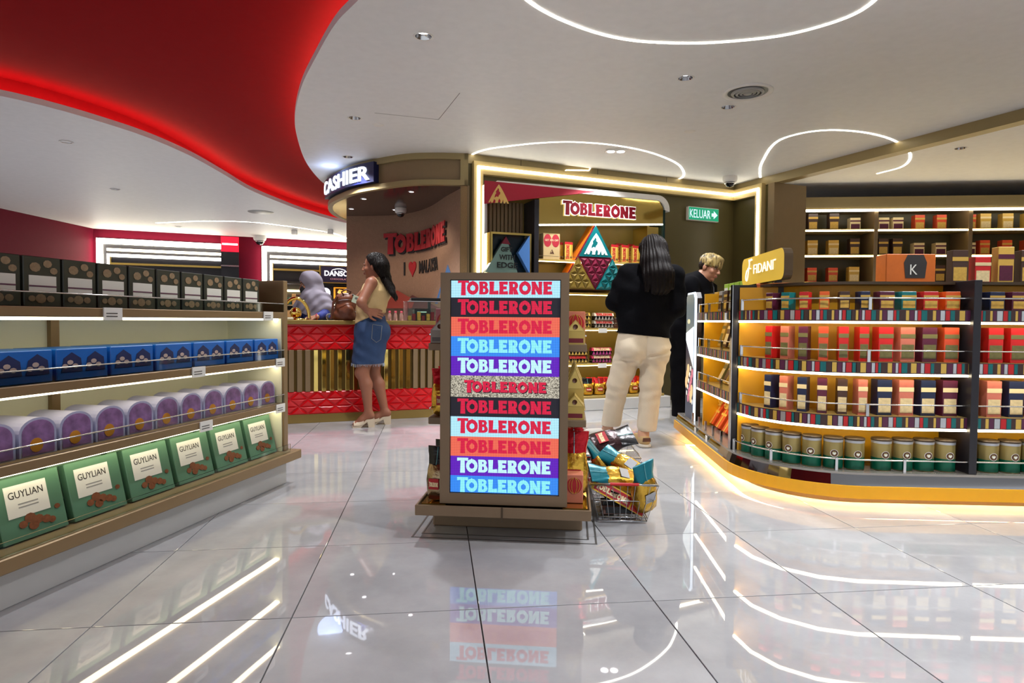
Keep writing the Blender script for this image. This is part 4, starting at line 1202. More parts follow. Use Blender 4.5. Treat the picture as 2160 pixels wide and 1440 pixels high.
def cb(x, y, z): return MCB @ Vector((x, y, z))
up_gold = upright_prism(.205, .108)
U3 = SHZ[3] + .023
for i, (px, y, lb) in enumerate(((1176, .15, 'gold triangular carton half hidden by the promotional bag box'), (1196, .1, 'gold triangular carton standing alone between bag box and orange triangle side'),
                 (1293, .1, 'gold triangular carton nearest the teal triangle on the top shelf'), (1315, .1, 'gold triangular carton in the middle of the front row on the top shelf'), (1338, .1, 'gold triangular carton closest to the long-haired shopper on top shelf'),
                 (1303, .23, 'gold triangular carton behind the first gap of the front row'), (1327, .23, 'gold triangular carton behind the second gap of the front row'))):
    x = cl(px, 540, y)[0]; up_gold.put(cb(x, y, U3 + (.0 if y < .2 else .0)), (0, 0, CBA + R(10)), lb, 'box', 'gold cartons on the top shelf', (1, 1, 1.0 if y < .2 else 1.16))
x0, x1 = cl(1141, 530, .1)[0], cl(1176, 530, .1)[0]
t = thing('promotion_carton', 'pale promotional bag carton with two red balloon prints on the top shelf', 'box', cb((x0 + x1)/2, .1, U3), CBA)
hw = (x1 - x0)/2
MB().box(-hw, hw, -.06, .05, 0, .285, mat('pale tan carton', (206, 178, 128), .45), .004).build('carton', t)
for s in (-1, 1):
    mb = MB(); mb.prism([(s*hw*.48 + hw*.46*math.cos(a), .205 + .07*math.sin(a)) for a in [2*math.pi*i/18 for i in range(18)]], mat('balloon red', (178, 40, 56), .45), lambda u, v, d: (u, -.0605 - d, v), 0, .001); mb.build('balloon_print', t)
wn_ = font_word('GET 30% OFF', .01)[3]
mb = MB(); put_font(mb, 'GET 30% OFF', M_cream, lambda x, y, d: (-hw*.8 + x*hw*1.6/wn_, -.062 - d, .2 + y*.02), .0005, .001, .01); mb.build('lettering', t)
mb = MB(); mountain(mb, M_brownp, lambda u, v, d: (-.02 + u*.05, -.0605 - d, .06 + v*.05), 0, .001); mb.build('mountain_mark', t)
M_gteeth = mat('gold teeth', (206, 176, 90), .3, .4); M_dteeth = mat('dark teeth', (60, 46, 40), .3, .3)
bp_gold = bar_pack(.25, mat('yellow bar', (222, 186, 70), .4), M_gteeth, M_brownp)
bp_white = bar_pack(.25, M_wbox, mat('silver teeth', (190, 186, 178), .3, .5), mat('bright red print', (220, 40, 36), .4))
bp_purp = bar_pack(.25, M_pink, mat('plum teeth', (150, 50, 110), .35), M_cream)
bp_dark = bar_pack(.25, M_brownp, M_gteeth, mat('bright red print', (220, 40, 36), .4))
S2 = SHZ[1] + .023; S1 = SHZ[0] + .023
where_h = {0: 'lower', 1: 'upper'}
for z0, stock, px, nm, whr in ((S2, bp_gold, 1222, 'yellow', 'beside the kiosk edge, middle shelf'), (S2, bp_white, 1272, 'white and red', 'next to dark tins, middle shelf'), (S2, bp_dark, 1172, 'brown', 'hidden side of the middle shelf'),
                          (S1, bp_dark, 1217, 'dark brown', 'beside the kiosk shelf on the low shelf'), (S1, bp_purp, 1268, 'pink and purple', 'alone on the low shelf'), (S1, bp_gold, 1166, 'yellow', 'far end of the low shelf'), (S1, bp_gold, 1322, 'yellow', 'low shelf behind the shopper')):
    x = cl(px, 690, .06)[0]
    for lv in (0, 1):
        stock.put(cb(x, .07, z0 + lv * .087), (0, 0, CBA), f'{nm} bar pack, {where_h[lv]} of its pile, {whr}', 'chocolate', 'bar packs on the cabinet shelves')
tin = Stock(lambda: (lambda t: (MB().lathe([(.033, 0), (.035, .004), (.035, .05), (.033, .054), (.0001, .055)], M_brownp, 22).build('tin', t), MB().lathe([(.036, .044), (.0365, .05), (.034, .058), (.0001, .059)], M_bronze_d, 22).build('lid', t), t)[2])(thing('round_tin', 'x', 'tin')))
for i, (px, dy, dz) in enumerate(((1298, .05, 0), (1307, .12, .06), (1312, .05, 0), (1303, .10, 0), (1310, .06, .06), (1299, .055, .06))):
    tin.put(cb(cl(px, 690, dy)[0], dy, S2 + dz), (0, 0, CBA), f'brown round tin, {ORD[i]} of the heap beside the shopper on the middle shelf', 'tin', 'brown tins on the middle shelf')
bag_r = foil_bag(M_pouch, M_redfoil, .19, .062, .04, 3); bag_k = foil_bag(M_pouch, M_dkfoil, .19, .062, .04, 7)
for r in range(2):
    for k in range(9):
        px = 1166 + k * 24 + r * 9
        x = cl(px, 800, .06 + r * .13)[0]
        if x > XE + .02: continue
        (bag_r if (k + r) % 3 else bag_k).put(cb(x, .04 + r * .13, .159), (R(-6), 0, CBA + R(random.uniform(-9, 9))), f'gold foil bag with {"red" if (k + r) % 3 else "black"} top, {ORD[k]} along the {"front" if r == 0 else "back"} row at the cabinet foot', 'bag', 'foil bags at the cabinet foot')
sb = plain_box(.06, .06, .09, M_gbox, M_rprint, 'small_carton')
U2 = SHZ[2] + .023
for i, px in enumerate((1142, 1154, 1166, 1178, 1336, 1349)):
    sb.put(cb(cl(px, 600, .1)[0], .1, U2), (0, 0, CBA), f'small gold carton, {ORD[i]} on the shelf beside the studded triangles', 'box', 'small cartons beside the triangles')
# exit sign on the dark wall
q = onplane(1479, 453, A0, AN); xx = (q - A0).dot(AU)
t = thing('exit_sign', 'green lit exit sign with white lettering and arrow on the dark wall', 'sign', A0 + AU * xx + Vector((0, 0, q.z)), math.atan2(AU.y, AU.x))
M_exit = mat('exit green', (0, 150, 110), .4, emit=.6, ecol=(0, 150, 112), var=0); M_exw = mat('exit white', (220, 245, 255), .4, emit=.75, ecol=(200, 236, 255), var=0)
MB().box(-.245, .245, -.05, -.001, -.085, .085, M_white, .004).build('housing', t)
MB().box(-.238, .238, -.0525, -.0501, -.078, .078, M_exit).build('lit_panel', t)
wn_ = font_word('KELUAR', .0)[3]
mb = MB(); put_font(mb, 'KELUAR', M_exw, lambda x, y, d: (-.225 + x*.33/wn_, -.0525 - d, -.052 + y*.106), .0005, .0025, .0); mb.build('lettering', t)
mb = MB(); mb.prism([(.125, -.02), (.16, -.02), (.16, -.05), (.22, .0), (.16, .05), (.16, .02), (.125, .02)], M_exw, lambda u, v, d: (u, -.0525 - d, v), .0005, .0025); mb.build('arrow', t)
# ================================================================== kiosk goods
def kp(x, y, z): return KM @ Vector((x, y, z))
hs_grey = house_box(.088, .11, mat('grey carton', (150, 142, 132), .45), mat('grey carton dark', (96, 88, 84), .45), mat('pale gable', (190, 184, 176), .45))
hs_gold = house_box(.088, .115, mat('straw gold carton', (190, 162, 84), .38, .2), mat('wine print', (110, 22, 34), .45), mat('gable gold', (214, 186, 104), .4))
hs_tall = house_box(.088, .24, mat('straw gold carton', (190, 162, 84), .38, .2), mat('wine print', (110, 22, 34), .45), mat('gable gold', (214, 186, 104), .4))
def balloon_box(h, body, nm='balloon_carton'):
    def mk():
        t = thing(nm, 'x', 'box')
        MB().box(-.048, .048, -.05, .05, 0, h, body, .003).build('carton', t)
        cz = h * .62
        mb = MB(); mb.prism([(.042*math.cos(a), cz + .044*math.sin(a)) for a in [2*math.pi*i/20 for i in range(20)]], M_rprint, lambda u, v, d: (u, -.0505 - d, v), 0, .0008); mb.build('balloon_print', t)
        mb = MB()
        for w in (.030, .014, -.014, -.030): mb.tube([(w*math.cos(a), -.0516, cz + .043*math.sin(a)) for a in [R(-80 + 16*i) for i in range(11)]], .0015, M_gbox, 4)
        mb.build('balloon_ribs', t)
        return t
    return Stock(mk)
bb = balloon_box(.155, mat('salmon carton', (206, 120, 92), .45)); bpk = balloon_box(.165, mat('dusty pink carton', (186, 112, 118), .45))
for k in range(3):
    y = .2 + .24 * k
    hs_grey.put(kp(-.32, y, .8895), (0, 0, KR), f'grey gabled carton, {ORD[k]} from the screen on the kiosk shelf facing the cashier', 'box', 'grey gabled cartons on the kiosk')
    bpk.put(kp(-.32, y + .118, .8895), (0, 0, KR), f'dusty pink balloon carton, {ORD[k]} from the screen on the kiosk shelf facing the cashier', 'box', 'pink balloon cartons on the kiosk')
    hs_gold.put(kp(.318, y, .8895), (0, 0, KR), f'gold gabled carton, {ORD[k]} from the screen on the upper kiosk shelf facing the portal', 'box', 'gold gabled cartons on the upper kiosk shelf')
    bb.put(kp(.318, y + .118, .8895), (0, 0, KR), f'salmon balloon carton, {ORD[k]} from the screen on the upper kiosk shelf', 'box', 'salmon balloon cartons on the kiosk')
    hs_gold.put(kp(.318, y, .5395), (0, 0, KR), f'short gold gabled carton, {ORD[k]} from the screen on the lower kiosk shelf', 'box', 'short gabled cartons on the lower kiosk shelf')
    hs_tall.put(kp(.318, y + .125, .5395), (0, 0, KR), f'tall gold and wine gabled carton, {ORD[k]} from the screen on the lower kiosk shelf', 'box', 'tall gabled cartons on the lower kiosk shelf')
bag_g = foil_bag(M_pouch, M_redfoil, .225, .05, .05, 21); bag_s = foil_bag(mat('silver bronze foil', (150, 130, 100), .2, .9, var=.25, scale=30, bump=.5, bscale=30), M_dkfoil, .25, .05, .052, 33)
bag_rr = foil_bag(M_redfoil, M_redfoil, .27, .05, .05, 45, 'bag_top', False)
for k in range(5):
    bag_g.put(kp(-.318, .2 + .15*k, .5395), (0, 0, KR + R(random.uniform(-15, 15))), f'red topped gold bag, {ORD[k]} from the screen on kiosk shelf facing the cashier', 'bag', 'gold bags on the kiosk')
    bag_s.put(kp(-.315, .10 + .16*k, .157), (0, 0, KR + R(random.uniform(-15, 15))), f'bronze bag with black top, {ORD[k]} from the screen in the kiosk tray facing the cashier', 'bag', 'black topped bags in the kiosk tray')
for k in range(4):
    bag_rr.put(kp(.318, .42 + .15*k, .157), (0, 0, KR + R(random.uniform(-15, 15))), f'red foil bag, {ORD[k]} from the screen in the kiosk tray facing the baskets', 'bag', 'red bags in the kiosk tray')
bag_g.put(kp(.318, .275, .157), (0, 0, KR), 'tall gold foil bag with red top behind the salmon carton in the kiosk tray', 'bag', None, 1.36)
bb.put(kp(.32, .15, .157), (0, 0, KR), 'salmon balloon carton standing in the kiosk tray next to the screen', 'box', None, .85)

# ================================================================== low gondola of boxed chocolates facing the aisle
GO = Vector((-1.367, 3.84, 0)); GU = Vector((.204, .979, 0)).normalized(); GLn = 2.45
GO0 = GO - GU * GLn; GR = math.atan2(GU.y, GU.x)
MG = Matrix.Translation(GO0) @ Matrix.Rotation(GR, 4, 'Z')
def gp(x, y, z): return MG @ Vector((x, y, z))
M_gback = mat('cream back panel', (240, 240, 214), .5, var=.02); M_glip = mat('tan bronze', (142, 118, 84), .4, .3, var=.05)
t = thing('chocolate_gondola', 'low tan gondola with cream lit bays of boxed chocolates along the aisle', 'shelving', GO0, GR)
L = GLn
MB().box(0, L, 0, .55, 0, .148, M_plinth, .004).build('plinth', t)
MB().box(-.02, L + .045, -.075, .6, .149, .202, M_glip, .004).build('base_shelf', t)
MB().box(0, L, .36, .40, .203, 1.0, M_gback).build('back_panel', t)
MB().box(L - .045, L, -.012, .55, .203, 1.225, M_glip, .003).build('end_post', t)
MB().box(L - .052, L - .0455, .0, .36, .203, .999, M_gback).build('cream_liner', t)
MB().box(L*.5 - .02, L*.5 + .02, .34, .36, .203, 1.0, M_glip).build('bay_divider', t)
for z in (.46, .725, 1.0):
    o = MB().box(0, L - .046, -.02, .36, z, z + .036, M_glip, .003).build('shelf', t)
    MB().box(.01, L - .05, .02, .05, z - .012, z - .001, M_led_soft).build('light_line', o)
    MB().box(0, L - .046, -.016, -.011, z + .037, z + .085, M_glass).build('acrylic_lip', o)
    MB().tube([(0, -.0135, z + .087), (L - .046, -.0135, z + .087)], .003, M_chrome, 6).build('lip_edge', o)
MB().box(0, L - .046, -.055, -.05, .203, .25, M_glass).build('acrylic_lip', t)
MB().box(0, L - .046, .36, .40, 1.036, 1.225, M_bronze_d).build('top_back', t)
MB().box(0, L, .56, .58, .203, 1.225, M_glip).build('rear_panel', t)
for i, (x, z) in enumerate(((L - .1, .745), (L - .1, .475), (L - .22, 1.018), (L - .8, .745), (L - .75, .475), (L - 1.3, 1.018))):
    MB().box(x - .045, x + .045, -.026, -.0205, z - .03, z + .02, M_tag).build('price_card', t)
    mb = MB()
    for k in range(2): mb.box(x - .035, x + .02, -.0268, -.0261, z - .005 - .012*k, z - .001 - .012*k, M_skirt)
    mb.build('price_print', t)
M_bluebox = mat('sea blue carton', (24, 108, 200), .35, var=.1, scale=20); M_navyp = mat('navy print', (30, 46, 96), .4); M_shell = mat('shell print', (206, 186, 176), .45)
def blue_box():
    t = thing('blue_carton', 'x', 'box')
    MB().box(-.115, .115, -.10, .10, 0, .118, M_bluebox, .003).build('carton', t)
    mb = MB()
    for cx in (-.05, .055):
        mb.prism([(cx - .045, .03), (cx + .045, .03), (cx + .04, .08), (cx, .104), (cx - .035, .082)], M_navyp, lambda u, v, d: (u, -.1005 - d, v), 0, .001)
        for q in range(3):
            mb.prism([(cx - .03 + .022*q + .013*math.cos(a), 0.052 + .014*(q % 2) + .009*math.sin(a)) for a in [2*math.pi*i/9 for i in range(9)]], M_shell, lambda u, v, d: (u, -.1016 - d, v), 0, .001)
    mb.build('shell_print', t)
    return t
bx = Stock(blue_box)
for k in range(9):
    if True:
        bx.put(gp(L - .185 - .245 * k, .11, .7615), (0, 0, GR), f'sea blue carton with shell picture, {ORD[k]} from the gondola end post', 'box', 'sea blue cartons on the gondola')
M_lil = mat('lilac tin', (186, 190, 226), .3, var=.06); M_lilp = mat('floral print', (150, 112, 168), .4, var=.8, scale=26)
def round_lid_tin():
    t = thing('lilac_tin', 'x', 'tin')
    prof = [(-.085, 0), (.085, 0), (.085, .10)] + [(.085*math.cos(a), .10 + .06*math.sin(a)) for a in [R(15*i) for i in range(1, 12)]] + [(-.085, .10)]
    MB().prism(prof, M_lil, lambda u, v, d: (u, -d, v), -.10, .10).build('tin', t)
    p2 = [(x*.86, .006 + z*.9) for x, z in prof]
    MB().prism(p2, M_lilp, lambda u, v, d: (u, -.1005 - d, v), 0, .001).build('picture', t)
    MB().prism([(.03*math.cos(a) - .01, .045 + .03*math.sin(a)) for a in [2*math.pi*i/14 for i in range(14)]], mat('amber print', (220, 150, 50), .4), lambda u, v, d: (u, -.1017 - d, v), 0, .001).build('round_print', t)
    return t
lt = Stock(round_lid_tin)
for k in range(14):
    lt.put(gp(L - .14 - .16 * k, .12, .4965), (0, 0, GR), f'lilac arched tin with floral end, {ORD[k]} from the end post on the gondola', 'tin', 'lilac arched tins on the gondola', .86)
M_grn = mat('sage green carton', (84, 126, 100), .4, var=.05); M_wlab = mat('white label', (236, 236, 226), .5, var=.02); M_nut = mat('praline print', (120, 70, 40), .45, var=.5, scale=60)
def green_box():
    t = thing('green_carton', 'x', 'box')
    MB().box(-.15, .15, -.02, .02, 0, .27, M_grn, .003).build('carton', t)
    MB().box(-.11, .08, -.0212, -.0203, .10, .235, M_wlab).build('white_label', t)
    wn_ = font_word('GUYLIAN', 0)[3]
    mb = MB(); put_font(mb, 'GUYLIAN', mat('label ink', (50, 46, 40), .5), lambda x, y, d: (-.095 + x*.155/wn_, -.0212 - d, .18 + y*.03), .0004, .0009)
    for k in range(2): mb.box(-.06, .03, -.022, -.0213, .15 - .014*k, .155 - .014*k, mat('label grey', (150, 150, 146), .5))
    mb.build('lettering', t)
    mb = MB()
    for (x, z, r) in ((-.02, .085, .026), (.015, .07, .024), (-.055, .065, .02), (.05, .06, .022), (-.01, .05, .024), (.11, .1, .014), (.075, .05, .018)):
        mb.prism([(x + r*math.cos(a), z + r*.8*math.sin(a)) for a in [2*math.pi*i/9 for i in range(9)]], M_nut, lambda u, v, d: (u, -.0222 - d, v), 0, .001 + .0002*r)
    mb.build('praline_print', t)
    return t
gb = Stock(green_box)
for k in range(8):
    for r in range(2):
        gb.put(gp(L - .20 - .28 * k - .02*r, .035 + .06 * r, .2035), (R(-13), 0, GR), f'sage green carton with white label leaning, {("front", "second")[r]} row, {ORD[k]} from the gondola end post', 'box', 'sage green cartons on the gondola base', .84)
M_dkgreen = mat('dark olive carton', (52, 56, 46), .4, var=.1)
def dark_box():
    t = thing('dark_carton', 'x', 'box')
    MB().box(-.075, .075, -.05, .05, 0, .185, M_dkgreen, .003).build('carton', t)
    MB().box(-.055, .055, -.0512, -.0503, .055, .115, M_wlab).build('white_label', t)
    mb = MB(); mb.box(-.055, .055, -.0522, -.0513, .073, .079, mat('label plum', (110, 70, 90), .5)); mb.build('label_line', t)
    mb = MB()
    for (x, z, r) in ((-.03, .145, .022), (.02, .16, .018), (.045, .135, .016), (-.01, .03, .022), (.03, .03, .016), (-.045, .03, .014)):
        mb.prism([(x + r*math.cos(a), z + r*.8*math.sin(a)) for a in [2*math.pi*i/9 for i in range(9)]], mat('truffle print', (150, 126, 96), .45, var=.5, scale=60), lambda u, v, d: (u, -.0505 - d, v), 0, .001)
    mb.build('truffle_print', t)
    return t
db = Stock(dark_box)
for k in range(14):
    db.put(gp(L - .24 - .16 * k, .12, 1.0365), (0, 0, GR), f'dark olive carton with white label, {ORD[k]} from the end post on the gondola top', 'box', 'dark olive cartons on the gondola top')

# ================================================================== amber island stand
IG = R(-3.3); I0 = Vector((1.357, 4.03, 0))
MI = Matrix.Translation(I0) @ Matrix.Rotation(IG, 4, 'Z')
def ip(x, y, z): return MI @ Vector((x, y, z))
RX, IYF, IXR, IYB = .62, -.62, 2.7, 1.62
def outline(off, x_end=IXR, y_end=IYB, closed=True, n=14):
    r = RX - off
    p = [(off, y_end - (off if closed else 0))] + [(RX - r*math.cos(a), -r*math.sin(a)) for a in [R(90*i/n) for i in range(n + 1)]] + [(x_end - (off if closed else 0), -r)]
    if closed: p += [(x_end - off, y_end - off)]
    return [Vector((x, y, 0)) for x, y in p]
M_amber = mat('amber laminate', (226, 164, 18), .38, var=.04); M_amber_d = mat('amber core', (206, 150, 10), .42, var=.05)
M_mirr = mat('mirror panel', (168, 168, 170), .05, 1.0, var=0)
t = thing('amber_island', 'rounded amber island stand with lit curved shelves and mirrored base', 'shelving', I0, IG)
ccw = lambda q: [(p.x, p.y) for p in q]
def slab(off, z0, z1, m, nm, par=None, closed=True):
    return MB().prism(list(reversed(ccw(outline(off)))), m, None, z1, z0).build(nm, par or t)
slab(.13, 0, .05, M_bronze_d, 'recessed_plinth')
slab(0.0, .098, .122, M_amber, 'rim')
q = outline(.0); MB().wallstrip([(p.x, p.y) for p in q] + [(q[0].x, q[0].y)], .055, .0985, M_amber, .014, False).build('rim_skirt', t)
mb = MB(); a_, b_ = outline(.012), outline(.03); n_ = len(a_)
mb.add([(p.x, p.y, .1225) for p in a_] + [(p.x, p.y, .178) for p in b_], [(i, (i+1) % n_, n_ + (i+1) % n_, n_ + i) for i in range(n_)], M_mirr, False); mb.build('mirror_panel', t)
slab(.028, .178, .19, mat('island base shelf', (150, 146, 140), .25, .5), 'base_shelf')
mb = MB(); q = [Vector((p.x, p.y, .082)) for p in outline(.095)]; mb.strip(q, .022, .006, mat('plinth led', (255, 240, 200), .5, emit=60.0, ecol=(255, 220, 150), var=0), True); mb.build('under_light', t)
slab(.31, .191, 1.215, M_amber_d, 'core')
slab(.2, 1.216, 1.232, M_bronze_d, 'top_board')
# posts
OC = Curve2(outline(.06, closed=False)); L_SIDE = IYB; L_ARC = L_SIDE + (RX - .06) * math.pi / 2
def on_path(off, d):
    """spot on the shelf front: d along the side, corner and front from the far end; gives point, turn"""
    c = Curve2(outline(off, closed=False)); p, tt = c.at(d); return p, math.atan2(tt.y, tt.x)
def sect(off, d0, d1, n=14):
    c = Curve2(outline(off, closed=False))
    return [c.at(d0 + (d1 - d0) * i / n)[0] for i in range(n + 1)]
p_, a_ = on_path(.05, L_SIDE - .01)
MB().box(-.012, .30, -.02, .02, .19, 1.232, M_dark, .002, Matrix.Translation(p_)).build('divider', t)
MB().box(-.016, -.0125, -.022, .022, .19, 1.232, M_chrome, 0, Matrix.Translation(p_)).build('divider_edge', t)
for dd in (L_ARC + .55, L_ARC + 1.25):
    p_, a_ = on_path(.05, dd)
    MB().box(-.02, .02, -.012, .30, .19, 1.232, M_dark, .002, Matrix.Translation(p_)).build('divider', t)
M_fasc = mat('printed fascia', (60, 40, 44), .35)
D_A0, D_A1 = .52, L_SIDE - .04                       # bay on the side
D_B0, D_B1 = L_SIDE + .03, L_ARC + 1.95              # corner and front
F_COL = [mat('strip red', (176, 26, 30), .4), mat('strip teal', (0, 96, 96), .4), mat('strip cocoa', (58, 36, 30), .4), mat('strip gold', (206, 170, 80), .35, .4), mat('strip plum', (80, 30, 60), .4), mat('strip silver', (186, 188, 190), .25, .6)]
M_led_isl = mat('island led', (255, 250, 235), .5, emit=14.0, ecol=(255, 238, 200), var=0)
def island_shelf(z, d0, d1, off=.07, nm='shelf'):
    fr = sect(off, d0, d1); bk = sect(.33, d0, d1)
    mb = MB()
    poly = [(p.x, p.y) for p in fr] + [(p.x, p.y) for p in reversed(bk)]
    mb.prism(poly, M_shelf, None, z, z + .012)
    o = mb.build(nm, t)
    MB().wallstrip([(p.x, p.y) for p in sect(off, d0, d1)], z - .05, z + .012, M_fasc, -.004).build('fascia', o)
    MB().strip([(p.x, p.y, z - .064) for p in sect(off + .004, d0, d1)], .016, .012, M_led_isl).build('light_line', o)
    g = [(p.x, p.y, z + .075) for p in sect(off + .006, d0 + .03, d1 - .01)]
    MB().tube(g, .0045, M_chrome, 6).build('guard_rail', o)
    mb = MB()
    for i in (0, 4, 9, 14):
        q = sect(off + .006, d0 + .03, d1 - .01)[i]; mb.box(q.x - .008, q.x + .008, q.y - .008, q.y + .008, z + .012, z + .08, M_chrome)
    mb.build('rail_posts', o, kind='stuff')
    # rows of little printed sticks along the fascia
    c = Curve2(outline(off - .001, closed=False)); mb = MB(); d = d0 + .01; k = 0
    while d < d1 - .03:
        w = random.choice((.016, .022, .028, .012)); p, tt = c.at(d + w/2); a = math.atan2(tt.y, tt.x)
        mb.box(-w/2, w/2, -.0035, -.0005, z - .045, z + .008, F_COL[(k * 7 + int(z * 40)) % 6], 0, Matrix.Translation(p) @ Matrix.Rotation(a, 4, 'Z')); d += w + .004; k += 1
    mb.build('printed_sticks', o, kind='stuff')
    return o
for z in (.48, .775, 1.06): island_shelf(z, D_B0, D_B1)
for z in (.52, .79, 1.06): island_shelf(z, D_A0, D_A1, .08)
# base guard rail
MB().tube([(p.x, p.y, .255) for p in sect(.05, D_B0, D_B1, 24)], .0045, M_chrome, 6).build('guard_rail', t)
mb = MB()
for q in sect(.05, D_B0, D_B1, 8): mb.box(q.x - .007, q.x + .007, q.y - .007, q.y + .007, .19, .262, M_chrome)
for q in sect(.05, D_A0, D_A1, 5): mb.box(q.x - .007, q.x + .007, q.y - .007, q.y + .007, .19, .262, M_chrome)
mb.build('rail_posts', t, kind='stuff')
for d_, z in ((.75, .15), (1.1, .15), (.8, 1.03), (1.35, 1.03)):
    p_, a_ = on_path(.022 if z < .2 else .075, d_)
    MB().box(-.025, .025, -.006, -.003, z - .02, z + .03, M_tag, 0, Matrix.Translation(p_) @ Matrix.Rotation(a_, 4, 'Z')).build('price_card', t)
p_, a_ = on_path(.09, D_A0 + .16)
MB().box(0, .25, -.01, .01, .19, 1.215, M_amber, 0, Matrix.Translation(p_)).build('side_divider', t)
p_, a_ = on_path(.075, L_SIDE + .02)
MB().box(0, .26, -.004, .004, .19, 1.215, M_amber, 0, Matrix.Translation(p_) @ Matrix.Rotation(R(-12), 4, 'Z')).build('amber_side', t)
# light box end panel with printed chocolates
tl = thing('light_box', 'tall rounded light box with chocolate pictures at the end of the amber island', 'light box', I0, IG)
y0, y1 = 1.13, 1.44
outl = [(y0, .14), (y1, .14), (y1, 1.2), (y1 - .04, 1.24), (y0 + .05, 1.24), (y0, 1.19)]
fx = lambda u, v, d: (.06 - d, u, v)
M_lbx = mat('light box edge', (225, 240, 255), .4, emit=1.6, ecol=(220, 238, 255), var=0)
MB().prism(outl, M_dark, fx, -.055, -.016).build('back', tl)
MB().prism(outl, M_lbx, fx, -.016, .0).build('housing', tl)
def lb(rgb, e=.8): return mat('lit print %d %d %d' % rgb, rgb, .35, emit=e, var=.0)
inn = [(y0 + .018, .155), (y1 - .012, .155), (y1 - .012, 1.19), (y1 - .045, 1.225), (y0 + .055, 1.225), (y0 + .018, 1.185)]
MB().prism(inn, lb((34, 44, 66)), fx, .0002, .003).build('picture', tl)
MB().prism([(y0 + .018, .93), (y1 - .012, .87), (y1 - .012, 1.19), (y1 - .045, 1.225), (y0 + .055, 1.225), (y0 + .018, 1.185)], lb((86, 104, 112)), fx, .0031, .004).build('picture_top', tl)
MB().prism([(y0 + .018, .62), (y1 - .012, .84), (y1 - .012, .90), (y0 + .018, .96)], lb((232, 246, 250), 1.1), fx, .0041, .005).build('picture_band', tl)
mb = MB()
for i in range(16):
    u, v, r = y0 + .04 + (i * .618 % 1) * .24, .34 + .018 * i, .016 + .012 * (i % 3)
    mb.prism([(u + r*math.cos(a), v + r*1.3*math.sin(a)) for a in [2*math.pi*k/10 for k in range(10)]], lb([(240, 236, 226), (206, 120, 140), (220, 190, 140)][i % 3]), fx, .0032, .0045 + .0001*i)
mb.prism([(y0 + .2 + .05*math.cos(a), 1.0 + .02*math.sin(a)) for a in [2*math.pi*k/10 for k in range(10)]], lb((220, 214, 170)), fx, .0041, .005)
mb.build('printed_chocolates', tl, kind='stuff')
# named sign on top
ts = thing('island_sign', 'rounded yellow sign board with white lettering on top of the amber island', 'sign', I0, IG)
sy0, sy1, sz0, sz1 = .36, -.42, 1.245, 1.425
def rrect(x0, x1, z0, z1, r, n=5):
    return [(x1 - r + r*math.cos(a), z0 + r + r*math.sin(a)) for a in [R(-90 + 90*i/n) for i in range(n+1)]] + [(x1 - r + r*math.cos(a), z1 - r + r*math.sin(a)) for a in [R(90*i/n) for i in range(n+1)]] + \
           [(x0 + r + r*math.cos(a), z1 - r + r*math.sin(a)) for a in [R(90 + 90*i/n) for i in range(n+1)]] + [(x0 + r + r*math.cos(a), z0 + r + r*math.sin(a)) for a in [R(180 + 90*i/n) for i in range(n+1)]]
sx = .20
fs_ = lambda u, v, d: (sx - d, sy0 - u, v)
SL = sy0 - sy1
M_signy = mat('sign yellow', (222, 184, 62), .4, emit=.35, var=.02)
MB().prism(rrect(0, SL, sz0, sz1, .05), mat('sign edge', (70, 50, 20), .4), fs_, -.05, 0, face=M_signy).build('board', ts)
for u in (.16, SL - .16): MB().box(sx + .01, sx + .04, sy0 - u - .02, sy0 - u + .02, 1.2325, sz0 + .01, M_dark).build('foot', ts)
M_iw = mat('island letter white', (255, 252, 240), .5, emit=.9, var=0)
wn_ = font_word('FIDANI', -.012)[3]
mb = MB(); put_font(mb, 'FIDANI', M_iw, lambda x, y, d: fs_(.25 + x*.36/wn_, 1.31 + y*.062, d), .0005, .004, -.012)
mb.box(*(lambda a, b: (min(a[0], b[0]), max(a[0], b[0]), min(a[1], b[1]), max(a[1], b[1]), 1.362, 1.37))(fs_(.625, 0, .0005), fs_(.65, 0, .004)), M_iw); mb.build('lettering', ts)
mb = MB()
cur = [(.215, .152), (.20, .158), (.17, .15), (.155, .158), (.165, .13), (.15, .10), (.14, .06), (.12, .025), (.10, .03), (.095, .055), (.11, .085), (.135, .095), (.15, .085)]
mb.tube([fs_(u, sz0 + .006 + v*1.0, .003) for u, v in crom([Vector((a, b, 0)) for a, b in cur], 4) for u, v in [(u.x, u.y) if hasattr(u, 'x') else (u, v)]] if False else [fs_(p.x, sz0 + .006 + p.y, .003) for p in crom([Vector((a, b, 0)) for a, b in cur], 4)], .0045, M_iw, 5)
mb.tube([fs_(.135 + .06*i/5, sz0 + .108 + .004*math.sin(i), .003) for i in range(6)], .004, M_iw, 5)
mb.build('emblem', ts)

# goods on the island
def sp(mk): return Stock(mk)
pal = {'scarlet': (196, 30, 30), 'vermilion': (206, 74, 40), 'navy': (26, 34, 64), 'salmon': (196, 110, 90), 'cocoa': (66, 42, 32), 'cream': (222, 200, 150), 'plum': (84, 26, 50), 'orange': (222, 92, 30), 'silver grey': (150, 146, 140), 'gold': (200, 160, 70), 'olive': (110, 104, 60), 'teal': (10, 110, 110)}
def pk(nm, w, h, d, front):
    return plain_box(w, d, h, mat(nm + ' pack', pal[nm], .35, var=.12, scale=30), mat(front + ' patch', pal[front], .4, var=.3, scale=60), 'chocolate_pack', mat('pack band ' + front, pal[front], .35))
ROWS = [(.487, ['navy', 'salmon', 'navy', 'plum', 'cocoa', 'salmon'], 'cream', .2, 'lower'), (.787, ['scarlet', 'salmon', 'plum', 'vermilion', 'scarlet', 'scarlet'], 'olive', .19, 'middle'), (1.072, ['plum', 'teal', 'scarlet', 'orange', 'cocoa', 'navy'], 'gold', .10, 'top')]
stk = {}
cnt_p = {}
